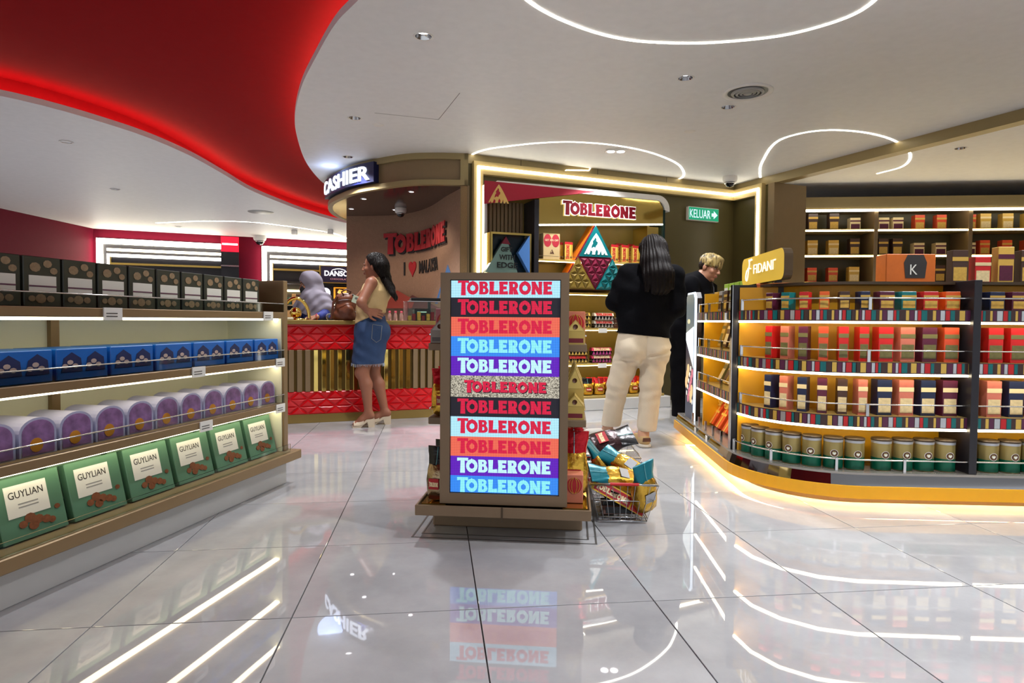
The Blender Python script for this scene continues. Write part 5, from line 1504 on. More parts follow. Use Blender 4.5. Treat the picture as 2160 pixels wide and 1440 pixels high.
for z, cols, fr, h, whr in ROWS:
    n = 22
    for k in range(n):
        d = D_B0 + .26 + (D_B1 - D_B0 - .37) * k / (n - 1)
        if any(abs(d - q) < .05 for q in (L_ARC + .55, L_ARC + 1.25)): continue
        p, a = on_path(.17, d * (1.0))
        # same share along the inset path
        c = Curve2(outline(.15, closed=False)); s_arc = (RX - .15) * math.pi / 2
        dd = d if d < L_SIDE else (L_SIDE + (d - L_SIDE) * s_arc / (L_ARC - L_SIDE) if d < L_ARC else L_SIDE + s_arc + (d - L_ARC))
        p, tt = c.at(dd); a = math.atan2(tt.y, tt.x)
        on_arc = d < L_ARC
        nm = cols[k % 6]; key = (nm, fr, h, on_arc)
        w = .05 if on_arc else .078
        if key not in stk: stk[key] = pk(nm, w, h, .075, fr)
        j = cnt_p[(nm, whr)] = cnt_p.get((nm, whr), 0) + 1
        q = ip(p.x, p.y, z + .0005)
        stk[key].put(q, (0, 0, IG + a), f'{nm} chocolate pack, {ORD[min(j-1, 19)]} {nm} one from the dark divider on the {whr} curved island shelf', 'chocolate', f'packs on the {whr} island shelf')
SIDE = [(.532, [('cream', 'silver grey'), ('olive', 'cream'), ('gold', 'cocoa'), ('cream', 'cocoa'), ('silver grey', 'cream')], .21, 26, 'middle'), (.802, [('olive', 'cream'), ('gold', 'olive'), ('cocoa', 'cream'), ('olive', 'gold'), ('cream', 'olive')], .2, 16, 'upper'), (1.072, [('gold', 'plum'), ('silver grey', 'cocoa'), ('cocoa', 'gold'), ('olive', 'silver grey')], .15, 4, 'highest')]
for z, cs, h, lean, whr in SIDE:
    n = 7
    for k in range(n):
        d = D_A0 + .12 + (D_A1 - D_A0 - .2) * k / (n - 1)
        nm, fr = cs[k % len(cs)]; key = (nm, fr, h, 's')
        if key not in stk: stk[key] = pk(nm, .085, h, .03, fr)
        p, a = on_path(.19, d)
        stk[key].put(ip(p.x, p.y, z + .009), (-R(lean), 0, IG - math.pi/2), f'leaning {nm} and {fr} carton, {ORD[k]} from the light box on {whr} side shelf', 'box', f'leaning cartons on the {whr} side shelf')
def ribbon_box():
    t = thing('ribboned_carton', 'x', 'box')
    MB().box(-.06, .06, -.025, .025, 0, .21, mat('bright orange carton', (228, 84, 34), .35), .003).build('carton', t)
    mb = MB(); mb.box(-.062, .062, -.0262, -.0255, .10, .118, mat('yellow ribbon', (236, 190, 80), .35)); mb.box(-.012, .012, -.0268, -.0255, 0, .21, mat('yellow ribbon', (236, 190, 80), .35)); mb.build('ribbon', t)
    mb = MB()
    for s in (-1, 1): mb.tube([(0, -.03, .16), (s*.03, -.05, .19), (s*.05, -.045, .18), (s*.03, -.035, .155), (0, -.03, .16)], .006, mat('yellow ribbon', (236, 190, 80), .35), 5)
    mb.build('bow', t)
    return t
rb = Stock(ribbon_box)
for k in range(5):
    p, a = on_path(.16, D_A0 + .2 + .19 * k)
    rb.put(ip(p.x, p.y, .199), (-R(30), 0, IG - math.pi/2), f'orange carton with yellow ribbon leaning, {ORD[k]} from the light box on the island base', 'box', 'ribboned cartons on the island base')
M_tin = mat('gold green tin', (150, 134, 84), .32, .5); M_tingr = mat('tin green', (0, 88, 64), .35, .2)
def canister():
    t = thing('round_canister', 'x', 'tin')
    MB().lathe([(.0, 0), (.049, 0), (.05, .004), (.05, .075), (.05, .165), (.048, .168), (.0001, .168)], M_tin, 26).build('tin', t)
    mb = MB(); mb.lathe([(.0504, .004), (.0505, .07)], M_tingr, 26, caps=False); mb.build('green_band', t)
    mb = MB(); mb.lathe([(.0508, .148), (.0512, .162)], M_silver, 26, caps=False); mb.lathe([(.0001, .175), (.051, .174), (.0525, .169), (.0525, .162), (.0508, .1615)], M_bronze_d, 26); mb.build('lid', t)
    mb = MB()
    for r, m, e in ((.021, M_wlab, .0006), (.018, M_brownp, .0012)):
        mb.prism([(r*math.cos(a), .088 + r*math.sin(a)) for a in [2*math.pi*i/16 for i in range(16)]], m, lambda u, v, d: (.0505*math.sin(u/.05)*(1 + d*20), -.0505*math.cos(u/.05)*(1 + d*20), v), 0, e)
    mb.prism(heart_poly(0, .087, .009), M_wlab, lambda u, v, d: (.0505*math.sin(u/.05)*(1 + d*20), -.0505*math.cos(u/.05)*(1 + d*20), v), .001, .0016)
    mb.build('round_logo', t)
    return t
cn = Stock(canister)
for k in range(17):
    d = L_SIDE + .08 + .118 * k
    if any(abs(d - q) < .06 for q in (L_ARC + .55, L_ARC + 1.25)): continue
    c = Curve2(outline(.13, closed=False)); s_arc = (RX - .13) * math.pi / 2
    dd = L_SIDE + .05 + (d - L_SIDE - .05) * (.92 if d < L_ARC else .96)
    p, tt = c.at(dd); a = math.atan2(tt.y, tt.x)
    cn.put(ip(p.x, p.y, .1905), (0, 0, IG + a), f'gold and green canister with round logo, {ORD[k]} from the dark divider on the island base', 'tin', 'canisters on the island base')
# goods on the island top
def k_box():
    t = thing('orange_carton', 'x', 'box')
    MB().box(-.14, .14, -.06, .06, 0, .17, mat('burnt orange carton', (206, 104, 28), .4, var=.15, scale=25), .004).build('carton', t)
    mb = MB(); mb.prism([(-.03, .03), (.08, .03), (.09, .12), (.07, .165), (-.02, .165), (-.04, .12)], mat('charcoal print', (52, 48, 46), .45), lambda u, v, d: (u, -.0605 - d, v), 0, .001); mb.build('dark_print', t)
    mb = MB(); put_font(mb, 'K', M_wlab, lambda x, y, d: (-.005 + x*.05, -.062 - d, .05 + y*.06), .0002, .001); mb.build('lettering', t)
    return t
kb = Stock(k_box)
p, a = on_path(.36, L_SIDE + .22); kb.put(ip(.33, -.02, 1.0725), (0, 0, IG + R(-28)), 'burnt orange carton with white letter on the corner shelf beneath the yellow sign', 'box')
kb.put(ip(.98, -.2, 1.2325), (0, 0, IG), 'burnt orange carton with a dark print on the island top past the sign', 'box')
bk_g = plain_box(.11, .09, .06, mat('lime carton', (150, 186, 60), .4, var=.2), M_wlab, 'lime_carton')
for k in range(6):
    p, a = on_path(.3, D_A0 + .15 + .14 * k); bk_g.put(ip(p.x, p.y, 1.2325), (0, 0, IG - math.pi/2), f'low lime green carton, {ORD[k]} from the light box on the island top', 'box', 'lime cartons on the island top')
tall_k = [pk('cocoa', .09, .2, .06, 'gold'), pk('scarlet', .09, .16, .06, 'cream'), pk('gold', .09, .22, .06, 'plum')]
for k in range(11):
    tall_k[k % 3].put(ip(1.3 + .13*k, -.16, 1.2325), (0, 0, IG), f'{["cocoa","scarlet","gold"][k % 3]} gift carton, {ORD[k]} past the yellow sign on the island top', 'box', 'gift cartons on the island top')

# ================================================================== side shelving past the bronze post
WS0 = Vector((3.52, 8.35, 0)); WSR = R(-6)
t = thing('side_shelving', 'dark wall shelving with white light lines past the bronze post', 'shelving', WS0, WSR)
MS = Matrix.Translation(WS0) @ Matrix.Rotation(WSR, 4, 'Z')
SWd = 4.6
MB().box(0, SWd, .4, .45, 0, 2.6, M_olive).build('back_panel', t)
MB().box(0, SWd, 0, .42, 0, .5, M_bronze_d, .004).build('base_cabinet', t)
MB().box(0, SWd, -.02, .42, 2.46, 2.62, M_header, .004).build('header', t)
MB().box(0, SWd, -.03, -.021, 2.43, 2.459, M_led).build('light_line', t)
for k in range(5):
    x = k * (SWd - .05) / 4; MB().box(x, x + .05, -.01, .4, .5, 2.46, M_bronze, .003).build('upright', t)
zz_ = (.8, 1.15, 1.5, 1.85, 2.18)
for z in zz_:
    o = MB().box(.05, SWd - .05, .0, .4, z, z + .03, M_shelf, .002).build('shelf', t)
    MB().box(.05, SWd - .05, -.006, -.001, z, z + .02, M_led_warm).build('light_line', o)
pal_s = [pk('gold', .13, .2, .1, 'cream'), pk('cocoa', .12, .22, .1, 'gold'), pk('cream', .13, .16, .1, 'plum'), pk('vermilion', .12, .19, .1, 'gold')]
nms = ['gold', 'cocoa', 'cream', 'vermilion']
for zi, z in enumerate((.5,) + zz_):
    for k in range(17):
        i = (k // 3 + zi) % 4
        x = .16 + k * .265
        if min(abs(x - (q * (SWd - .05) / 4 + .025)) for q in range(5)) < .1: x += .09
        pal_s[i].put(MS @ Vector((x, .16, z + (.031 if z > .5 else .001))), (0, 0, WSR), f'{nms[i]} gift carton, {ORD[k]} from the bronze post on the {("base", "first", "second", "third", "fourth", "fifth")[zi]} shelf of side shelving', 'box', 'gift cartons on the side shelving')
# ================================================================== wire baskets with shopping
def basket(label, org, rz, s=1.0):
    t = thing('wire_basket', label, 'basket', org, rz)
    wb, lb_, wt, lt_, h = .118*s, .20*s, .166*s, .243*s, .2*s
    C = lambda w, l, z: [(-w, -l, z), (w, -l, z), (w, l, z), (-w, l, z)]
    lev = lambda k: (wb + (wt - wb)*k, lb_ + (lt_ - lb_)*k, .012 + (h - .012)*k)
    MB().tube(C(wt, lt_, h), .0042, M_steel, 7, True).build('top_rim', t)
    mb = MB(); mb.tube(C(wb, lb_, .012), .0034, M_steel, 6, True); mb.tube(C(wb + .002, lb_ + .002, .030), .003, M_steel, 6, True); mb.build('bottom_rim', t)
    a = lev(.56); MB().tube(C(a[0], a[1], a[2]), .003, M_steel, 6, True).build('middle_rim', t)
    for side, n in (((0, -1), 9), ((0, 1), 9), ((-1, 0), 17), ((1, 0), 17)):
        for k in range(n + 1):
            u = -1 + 2 * k / n
            pts = []
            for q in (0, 1):
                w, l, z = lev(q)
                pts.append((u*w, side[1]*l, z) if side[0] == 0 else (side[0]*w, u*l, z))
            MB().tube(pts, .0016, M_steel, 5).build('upright_wire', t)
    for k in range(9):
        u = -1 + 2*k/8; MB().tube([(u*wb, -lb_, .010), (u*wb, lb_, .010)], .0016, M_steel, 5).build('floor_wire', t)
    for k in range(7):
        u = -1 + 2*k/6; MB().tube([(-wb, u*lb_, .008), (wb, u*lb_, .008)], .0016, M_steel, 5).build('floor_wire', t)
    for sd in (-1, 1):                                   # handles folded down along the rim
        pts = [(-wt*.99, sd*.02, h + .004), (-wt*1.0, sd*(lt_*.6), h + .006), (-wt*.97, sd*(lt_ + .006), h + .006), (wt*.97, sd*(lt_ + .006), h + .006), (wt*1.0, sd*(lt_*.6), h + .006), (wt*.99, sd*.02, h + .004)]
        hd_ = MB().tube(pts, .0034, M_steel, 7).build('handle', t)
        MB().tube([(-wt*.42, sd*(lt_ + .006), h + .006), (wt*.42, sd*(lt_ + .006), h + .006)], .0075, mat('red grip', (206, 40, 40), .4), 10).build('red_grip', hd_)
    return t
BK1 = Vector((.565, 3.315, 0)); B1R = R(-3.0)
basket('wire shopping basket with gold and teal bags standing beside the kiosk tray', BK1, B1R)
BK2 = Vector((.60, 3.93, 0)); B2R = R(-2)
basket('wire shopping basket behind the first one at the shopper heels', BK2, B2R)
tb = foil_bag(M_pouch, M_tealfoil, .27, .062, .05, 61, 'bag_top', False)
def sticker_bag():
    t = tb.maker(); MB().box(-.03, .03, -.0518, -.049, .07, .12, M_silver).build('silver_sticker', t); t.name = 'foil_bag'; return t
ts_ = Stock(sticker_bag)
def at1(x, y, z, M_=None): return (Matrix.Translation(BK1) @ Matrix.Rotation(B1R, 4, 'Z')) @ Vector((x, y, z))
def at2(x, y, z): return (Matrix.Translation(BK2) @ Matrix.Rotation(B2R, 4, 'Z')) @ Vector((x, y, z))
def lay(stock, top, foot, spin, label):
    """lays a bag with its foot at one point and its top towards another"""
    d = (Vector(top) - Vector(foot)).normalized()
    up = Vector((0, -.55, .83)); yv = -(up - d * up.dot(d)).normalized(); xv = yv.cross(d)
    m = Matrix((xv, yv, d)).transposed() @ Matrix.Rotation(spin, 3, 'Z')
    return stock.put(Vector(foot), m.to_euler(), label, 'bag')
lay(ts_, at1(-.16, -.12, .235), at1(.085, -.03, .155), 0, 'teal topped gold bag with silver sticker pointing over the basket edge by the kiosk')
lay(ts_, at1(-.02, .13, .255), at1(.09, -.01, .125) + Vector((.05, .06, .03)), 0, 'gold foil bag with silver sticker and teal top in the middle of the front basket')
lay(ts_, at1(.10, -.205, .215), at1(.115, -.14, -.02) + Vector((0, 0, .08)), 0, 'gold foil bag standing teal top up in the front corner of the basket')
lay(ts_, at1(-.13, .16, .30), at1(-.02, .15, .10), R(40), 'gold foil bag with upright teal top at the back of the front basket')
# long triangular bar box lying across the basket
t = thing('long_bar_carton', 'long triangular yellow and red carton slanting across the front basket', 'box')
Lb, ab = .36, .085
MB().prism(TRI(ab), mat('bar yellow', (216, 176, 40), .35, .1), lambda u, v, d: (d, u, v), -Lb/2, Lb/2).build('carton', t)
fb = lambda u, v, d: (u, -ab*.5*(1 - (v)/1.0)*1.0 * 1.0 - d, -ab*.289 + v*ab*.866)
def face_f(u, v, d):        # slanted front face: v 0..1 from bottom edge to ridge
    n_ = Vector((0, -.866, .5)); p = Vector((u, -ab/2 + v*ab/2, -ab*.289 + v*ab*.866)) + n_ * d; return tuple(p)
MB().prism([(-Lb*.46, .1), (Lb*.22, .1), (Lb*.22, .9), (-Lb*.46, .9)], mat('bar red panel', (176, 28, 40), .4), face_f, .0004, .0009).build('red_panel', t)
mb = MB(); put_word(mb, TOB, M_cream, lambda u, v, d: face_f(-Lb*.44 + u*Lb*.62/TOBW, .26 + v*.42, d), .001, .0018); mb.build('lettering', t)
MB().prism([(Lb*.25, .05), (Lb*.5, .05), (Lb*.5, .95), (Lb*.25, .95)], mat('bar end red', (190, 34, 40), .4), face_f, .0004, .0009).build('end_panel', t)
p0_, p1_ = at1(-.125, -.13, .165), at1(.10, -.165, .05)
d = (p1_ - p0_).normalized(); yv = Vector((-d.y, d.x, 0)).normalized(); zv = d.cross(yv)
t.rotation_euler = Matrix((d, yv, zv)).transposed().to_euler(); t.location = (p0_ + p1_)/2 + Vector((0, .02, 0)); t.scale = (.8, .8, .8)
bdk = foil_bag(mat('dark pouch', (48, 22, 26), .22, .3, var=.3, scale=20, bump=.5, bscale=20), M_dkfoil, .30, .085, .05, 71, 'bag_top', True)
lay(bdk, at1(-.05, -.05, .12), at1(.06, .12, .03), R(20), 'dark foil pouch lying at the bottom of the front basket')
lay(bdk, at2(.11, -.02, .29), at2(-.13, -.05, .215), 0, 'dark glossy pouch with red print lying on top of the rear basket')
lay(ts_, at2(.02, -.23, .20), at2(-.02, .05, .13), 0, 'gold foil bag with a broad teal top hanging over the front of the rear basket')
lay(ts_, at2(-.14, -.2, .19), at2(-.06, -.02, .06), R(30), 'gold foil bag with teal top in the corner of the rear basket by the kiosk')
t = thing('red_carton', 'small tan and red carton standing in the rear basket beside the kiosk', 'box', at2(-.1, -.1, .016), B2R + R(20))
MB().box(-.035, .035, -.03, .03, 0, .13, mat('tan wood print', (150, 100, 60), .4), .003).build('carton', t)
MB().box(-.036, .036, -.0312, -.0302, .03, .09, M_rprint).build('print', t)

t = thing('dark_bar_carton', 'dark brown triangular bar carton lying under the slanting yellow carton', 'box')
MB().prism(TRI(.07), M_brownp, lambda u, v, d: (d, u, v), -.15, .15).build('carton', t)
MB().prism([(-.13, .1), (.13, .1), (.13, .9), (-.13, .9)], M_dkfoil, lambda u, v, d: (u, -.035 + v*.0175 - d*.866, -.0202 + v*.0303*2 + d*.5), .0004, .0009).build('side_panel', t)
t.location = at1(0, -.11, .036); t.rotation_euler = (0, 0, B1R + R(4)); t.scale = (.6, .6, .6)
t2 = dup(t, at1(-.0, .02, .036), (0, 0, B1R + R(-8)), 'dark brown triangular bar carton at the basket bottom, further from the aisle')
# ================================================================== figures: smooth solids grown from limbs, then meshed
class Solid:
    def __init__(s, h=.0055): s.p = []; s.subs = []; s.cuts = []; s.h = h; s.wr = None; s.bb = []
    def cap(s, a, b, ra, rb, k=.025, w=None, f=1.0):
        """tapered limb from a to b; w, f: widened by f along w"""
        a, b = np.array(a, float), np.array(b, float)
        w_ = None if w is None else np.array(Vector(w).normalized(), float)
        ext = max(ra, rb) * max(1, f) + k
        s.p.append(('c', a, b, ra, rb, k, w_, f)); s.bb.append((np.minimum(a, b) - ext, np.maximum(a, b) + ext)); return s
    def ell(s, c, r, k=.02, M=None):
        c = np.array(c, float); r = np.array(r, float)
        m = np.identity(3) if M is None else np.array(M)
        ext = float(r.max()) + k
        s.p.append(('e', c, r, k, m)); s.bb.append((c - ext, c + ext)); return s
    def sub(s, c, r, M): s.subs.append((np.array(c, float), np.array(r, float), np.array(M))); return s
    def chain(s, pts, rs, k=.02, w=None, f=1.0):
        for i in range(len(pts) - 1): s.cap(pts[i], pts[i+1], rs[i], rs[i+1], k, w, f)
        return s
    def cut(s, o, n): s.cuts.append((np.array(o, float), np.array(Vector(n).normalized(), float))); return s
    def wrinkle(s, fn): s.wr = fn; return s
    def grid(s):
        lo = np.min([b[0] for b in s.bb], 0) - 3*s.h; hi = np.max([b[1] for b in s.bb], 0) + 3*s.h
        for o, n in s.cuts:                                   # trim the box where an upright cut allows it
            for ax in range(3):
                if n[ax] > .98: hi[ax] = min(hi[ax], o[ax] + .08)
                if n[ax] < -.98: lo[ax] = max(lo[ax], o[ax] - .08)
        n = np.ceil((hi - lo) / s.h).astype(int) + 1
        ax = [lo[i] + s.h * np.arange(n[i]) for i in range(3)]
        D = np.full(n, .08, np.float32)
        for q, (b0, b1) in zip(s.p, s.bb):
            i0 = np.clip(((b0 - .03 - lo) / s.h).astype(int), 0, n - 1); i1 = np.clip(((b1 + .03 - lo) / s.h).astype(int) + 2, 1, n)
            if np.any(i1 <= i0): continue
            X, Y, Z = np.meshgrid(*[ax[i][i0[i]:i1[i]] for i in range(3)], indexing='ij')
            if q[0] == 'c':
                _, a, b, ra, rb, k, w, f = q
                ab = b - a; L = max(ab @ ab, 1e-9)
                px, py, pz = X - a[0], Y - a[1], Z - a[2]
                t = np.clip((px*ab[0] + py*ab[1] + pz*ab[2]) / L, 0, 1)
                px, py, pz = px - t*ab[0], py - t*ab[1], pz - t*ab[2]
                if w is not None:
                    e = (px*w[0] + py*w[1] + pz*w[2]) * (1 - 1/f); px, py, pz = px - e*w[0], py - e*w[1], pz - e*w[2]
                d = np.sqrt(px*px + py*py + pz*pz) - (ra + (rb - ra)*t)
            else:
                _, c, r, k, m = q
                v = np.stack([X - c[0], Y - c[1], Z - c[2]], -1) @ m
                k0 = np.sqrt(((v / r)**2).sum(-1)); k1 = np.sqrt(((v / r**2)**2).sum(-1)) + 1e-9
                d = k0 * (k0 - 1) / k1
            S = D[i0[0]:i1[0], i0[1]:i1[1], i0[2]:i1[2]]
            hh = np.clip(.5 + .5*(S - d)/k, 0, 1)
            S[...] = S*(1 - hh) + d*hh - k*hh*(1 - hh)
        if s.wr is not None:
            X, Y, Z = np.meshgrid(*ax, indexing='ij'); D += s.wr(X, Y, Z).astype(np.float32)
        if s.cuts:
            X, Y, Z = np.meshgrid(*ax, indexing='ij')
            for o, nn in s.cuts: D = np.maximum(D, ((X - o[0])*nn[0] + (Y - o[1])*nn[1] + (Z - o[2])*nn[2]).astype(np.float32))
        for c, r, m in s.subs:
            X, Y, Z = np.meshgrid(*ax, indexing='ij'); v = np.stack([X - c[0], Y - c[1], Z - c[2]], -1) @ m
            k0 = np.sqrt(((v / r)**2).sum(-1)); k1 = np.sqrt(((v / r**2)**2).sum(-1)) + 1e-9
            D = np.maximum(D, -(k0*(k0 - 1)/k1).astype(np.float32))
        D[0], D[-1], D[:, 0], D[:, -1], D[:, :, 0], D[:, :, -1] = (.05,)*6
        return lo, D
    def surface(s):
        lo, D = s.grid(); n = D.shape; ins = D < 0
        cnt = np.zeros(tuple(k - 1 for k in n), np.int8)
        for i in (0, 1):
            for j in (0, 1):
                for k in (0, 1): cnt += ins[i:n[0]-1+i, j:n[1]-1+j, k:n[2]-1+k]
        act = (cnt > 0) & (cnt < 8)
        idx = -np.ones(act.shape, int); cells = np.argwhere(act); idx[act] = np.arange(len(cells))
        acc = np.zeros((len(cells), 3)); num = np.zeros(len(cells))
        I, J, K = cells.T
        corners = [(i, j, k) for i in (0, 1) for j in (0, 1) for k in (0, 1)]
        for a in corners:
            for ax_ in range(3):
                if a[ax_]: continue
                b = list(a); b[ax_] = 1
                da = D[I+a[0], J+a[1], K+a[2]]; db = D[I+b[0], J+b[1], K+b[2]]
                m = (da < 0) != (db < 0)
                t = np.where(m, da / np.where(m, da - db, 1), 0)
                pnt = np.array(a, float)[None].repeat(len(cells), 0); pnt[:, ax_] += t
                acc += np.where(m[:, None], pnt, 0); num += m
        V = (cells + acc / np.maximum(num, 1)[:, None]) * s.h + lo
        F = []
        for ax_ in range(3):
            u, v = (ax_ + 1) % 3, (ax_ + 2) % 3
            sl0 = [slice(0, n[i]) for i in range(3)]; sl1 = list(sl0)
            sl0[ax_] = slice(0, n[ax_]-1); sl1[ax_] = slice(1, n[ax_])
            A, B = ins[tuple(sl0)], ins[tuple(sl1)]
            e = np.argwhere(A != B)
            ok = (e[:, u] > 0) & (e[:, v] > 0) & (e[:, u] < n[u]-1) & (e[:, v] < n[v]-1); e = e[ok]
            q = []
            for du, dv in ((-1, -1), (0, -1), (0, 0), (-1, 0)):
                c = e.copy(); c[:, u] += du; c[:, v] += dv; q.append(idx[c[:, 0], c[:, 1], c[:, 2]])
            q = np.stack(q, 1); fl = ~A[e[:, 0], e[:, 1], e[:, 2]]
            q[fl] = q[fl][:, ::-1]; F.append(q)
        return V, np.concatenate(F)
    def build(s, name, m, parent=None, smooth=1):
        V, Fc = s.surface()
        for _ in range(smooth):                              # relax along the quad edges
            E = np.concatenate([Fc[:, [0, 1]], Fc[:, [1, 2]], Fc[:, [2, 3]], Fc[:, [3, 0]]])
            S_ = np.zeros_like(V); c = np.zeros(len(V))
            for a in (0, 1, 2): S_[:, a] = np.bincount(E[:, 0], V[E[:, 1], a], len(V)) + np.bincount(E[:, 1], V[E[:, 0], a], len(V))
            c = np.bincount(E[:, 0], minlength=len(V)) + np.bincount(E[:, 1], minlength=len(V))
            V = V*.5 + .5*S_/np.maximum(c, 1)[:, None]
        me = bpy.data.meshes.new(name); me.vertices.add(len(V)); me.vertices.foreach_set('co', V.astype(np.float32).ravel())
        me.loops.add(Fc.size); me.loops.foreach_set('vertex_index', Fc.ravel().astype(np.int32))
        me.polygons.add(len(Fc)); me.polygons.foreach_set('loop_start', np.arange(0, Fc.size, 4, dtype=np.int32))
        me.update(calc_edges=True); me.validate()
        me.polygons.foreach_set('use_smooth', np.ones(len(me.polygons), bool)); me.materials.append(m)
        o = bpy.data.objects.new(name, me); COL.objects.link(o)
        if parent is not None:
            o.parent = parent; o.matrix_parent_inverse = parent.matrix_world.inverted() if parent.parent is None and False else Matrix.Translation(parent.location).inverted()
        return o
def ripple(amp, fx=30, fy=30, fz=22, seed=0):
    r = random.Random(seed); ph = [r.uniform(0, 6) for _ in range(6)]
    return lambda X, Y, Z: amp*(np.sin(fx*X + 13*Z + ph[0] + 1.5*np.sin(11*Z + ph[3])) * np.sin(fz*Z - 9*Y + ph[1]) + .6*np.sin(fy*1.6*Y + 21*X + ph[2]) * np.sin(fz*1.7*Z + ph[4]))
def frame(fwd, up=(0, 0, 1)):
    f = Vector(fwd).normalized(); u = Vector(up); u = (u - f*u.dot(f)).normalized(); r = f.cross(u)
    return r, f, u
def head_into(S, c, fwd, up, s=1.0, ears=True):
    """skull, jaw, nose, lips, ears into the body solid S; returns local map"""
    r, f, u = frame(fwd, up); M = Matrix((r, f, u)).transposed()
    L = lambda x, y, z: Vector(c) + (r*x + f*y + u*z) * s
    m = np.array(M)
    S.ell(L(0, -.012, .028), (.073*s, .092*s, .090*s), .02, m)
    S.ell(L(0, .030, -.030), (.058*s, .062*s, .078*s), .02, m)
    S.ell(L(0, .020, -.062), (.050*s, .052*s, .042*s), .02, m)
    S.ell(L(0, .068, -.098), (.020*s, .018*s, .014*s), .016, m)
    S.cap(L(0, .088, .012), L(0, .108, -.026), .007*s, .0115*s, .010)
    for q in (-1, 1):
        S.ell(L(q*.010, .100, -.030), (.008*s, .009*s, .007*s), .006, m)
        S.ell(L(q*.030, .077, .022), (.024*s, .012*s, .008*s), .010, m)
        S.ell(L(q*.042, .056, -.026), (.022*s, .022*s, .020*s), .016, m)
        if ears: S.ell(L(q*.076, -.012, -.012), (.010*s, .019*s, .031*s), .006, m)
    S.ell(L(0, .090, -.056), (.022*s, .011*s, .0065*s), .006, m)
    S.ell(L(0, .088, -.068), (.019*s, .011*s, .0075*s), .006, m)
    return L, m
M_eye = mat('eye white', (226, 220, 212), .2, var=0); M_iris = mat('iris dark', (34, 20, 14), .15, var=0)
M_brow = mat('brow', (30, 22, 18), .8, var=0)
def face_parts(L, m, t, s, lip, brow=None, eyes=True):
    def rel(mb, nm): return mb.build(nm, t)
    off = Vector(t.location)
    Q = Matrix([[float(v) for v in row] for row in m])
    for q in (-1, 1):
        if eyes:
            mb = MB(); c = L(q*.031, .0665, .004) - off
            mb.lathe([(.0125*s*math.sin(a), -.0125*s*math.cos(a)) for a in [R(18*i) for i in range(11)]], M_eye, 14, c=c, axis=Q @ Matrix.Rotation(R(-90), 3, 'X'), caps=False)
            mb.lathe([(.0065*s*math.cos(a), .0112*s + .0022*s*math.sin(a)) for a in [R(18*i) for i in range(6)]], M_iris, 12, c=c, axis=Q @ Matrix.Rotation(R(-90), 3, 'X'), caps=False)
            rel(mb, 'eye')
            mb = MB(); mb.tube([L(q*(.017 + .028*k/6), .0785 - .012*(k/6)**2, .0105 + .004*math.sin(math.pi*k/6)) - off for k in range(7)], .0022*s, M_brow, 6); rel(mb, 'eyelid')
        mb = MB(); mb.tube([L(q*(.012 + .036*k/6), .0835 - .018*(k/6)**2, .028 + .007*math.sin(math.pi*k/7)) - off for k in range(7)], [.003*s, .0042*s, .0045*s, .0042*s, .0035*s, .003*s, .0018*s], brow or M_brow, 6); rel(mb, 'eyebrow')
    mb = MB(); mb.tube([L(-.022 + .044*k/8, .0985 - .014*abs(k/4 - 1)**2, -.0575 + .002*math.cos(math.pi*(k/4 - 1)*2)) - off for k in range(9)], [.0015*s] + [.0042*s]*7 + [.0015*s], lip, 6)
    mb.tube([L(-.019 + .038*k/8, .0975 - .013*abs(k/4 - 1)**2, -.0665) - off for k in range(9)], [.0015*s] + [.0048*s]*7 + [.0015*s], lip, 6); rel(mb, 'lip')
def hand_into(S, wrist, direc, normal, s=1.0, curl=.35, thumb=1, spread=1.0):
    """palm, four unequal bent fingers and a thumb; normal points out of the back of the hand"""
    d = Vector(direc).normalized(); n = Vector(normal); n = (n - d*n.dot(d)).normalized(); x = d.cross(n) * thumb
    W = Vector(wrist)
    S.cap(W, W + d*.02*s, .024*s, .026*s, .012, n, .75)
    for q, ln in ((.030, .072), (.010, .080), (-.010, .075), (-.029, .060)):
        b0 = W + d*.02*s + x*q*.6*s; k0 = W + d*.088*s + x*q*1.05*s
        S.cap(b0, k0, .0125*s, .0105*s, .010)
        a = curl; p = k0; dd = d + x*q*2.2*spread
        for sg, rr in ((.44, .0092), (.32, .0084), (.24, .0076)):
            v = (dd.normalized()*math.cos(a) - n*math.sin(a)); e = p + v*ln*sg*s
            S.cap(p, e, rr*s + .0006, rr*s, .004); p = e; a += curl*1.1
    tb = W + d*.028*s + x*.026*s; t1 = tb + (d*.55 + x*.75 - n*.25).normalized()*.036*s; t2 = t1 + (d*.9 + x*.3 - n*.35).normalized()*.032*s; t3 = t2 + (d*.95 - n*.3).normalized()*.024*s
    S.cap(tb - d*.012*s - x*.008*s, t1, .015*s, .0115*s, .010).cap(t1, t2, .011*s, .0098*s, .005).cap(t2, t3, .0098*s, .008*s, .004)
def person(label, loc):
    return thing('person', label, 'person', loc)
def skin(name, rgb): return mat(name, rgb, .5, var=.05, scale=9, bump=.02, bscale=200)
def hair_ripple(c, amp=.004, n=46, seed=0):
    r = random.Random(seed); ph = r.uniform(0, 6)
    def f(X, Y, Z):
        a = np.arctan2(Y - c[1], X - c[0])
        return amp*(np.sin(n*a + 9*np.sin(7*Z + ph)*.35 + 3*np.sin(19*Z)*.3) + .6*np.sin(n*.37*a + 14*Z + ph) + .5*np.sin(n*1.9*a - 8*Z))
    return f
def hair_mat(name, rgb, rough=.5):
    return mat(name, rgb, rough, var=.35, scale=40, bump=.25, bscale=90, spec=.14)
V3 = Vector

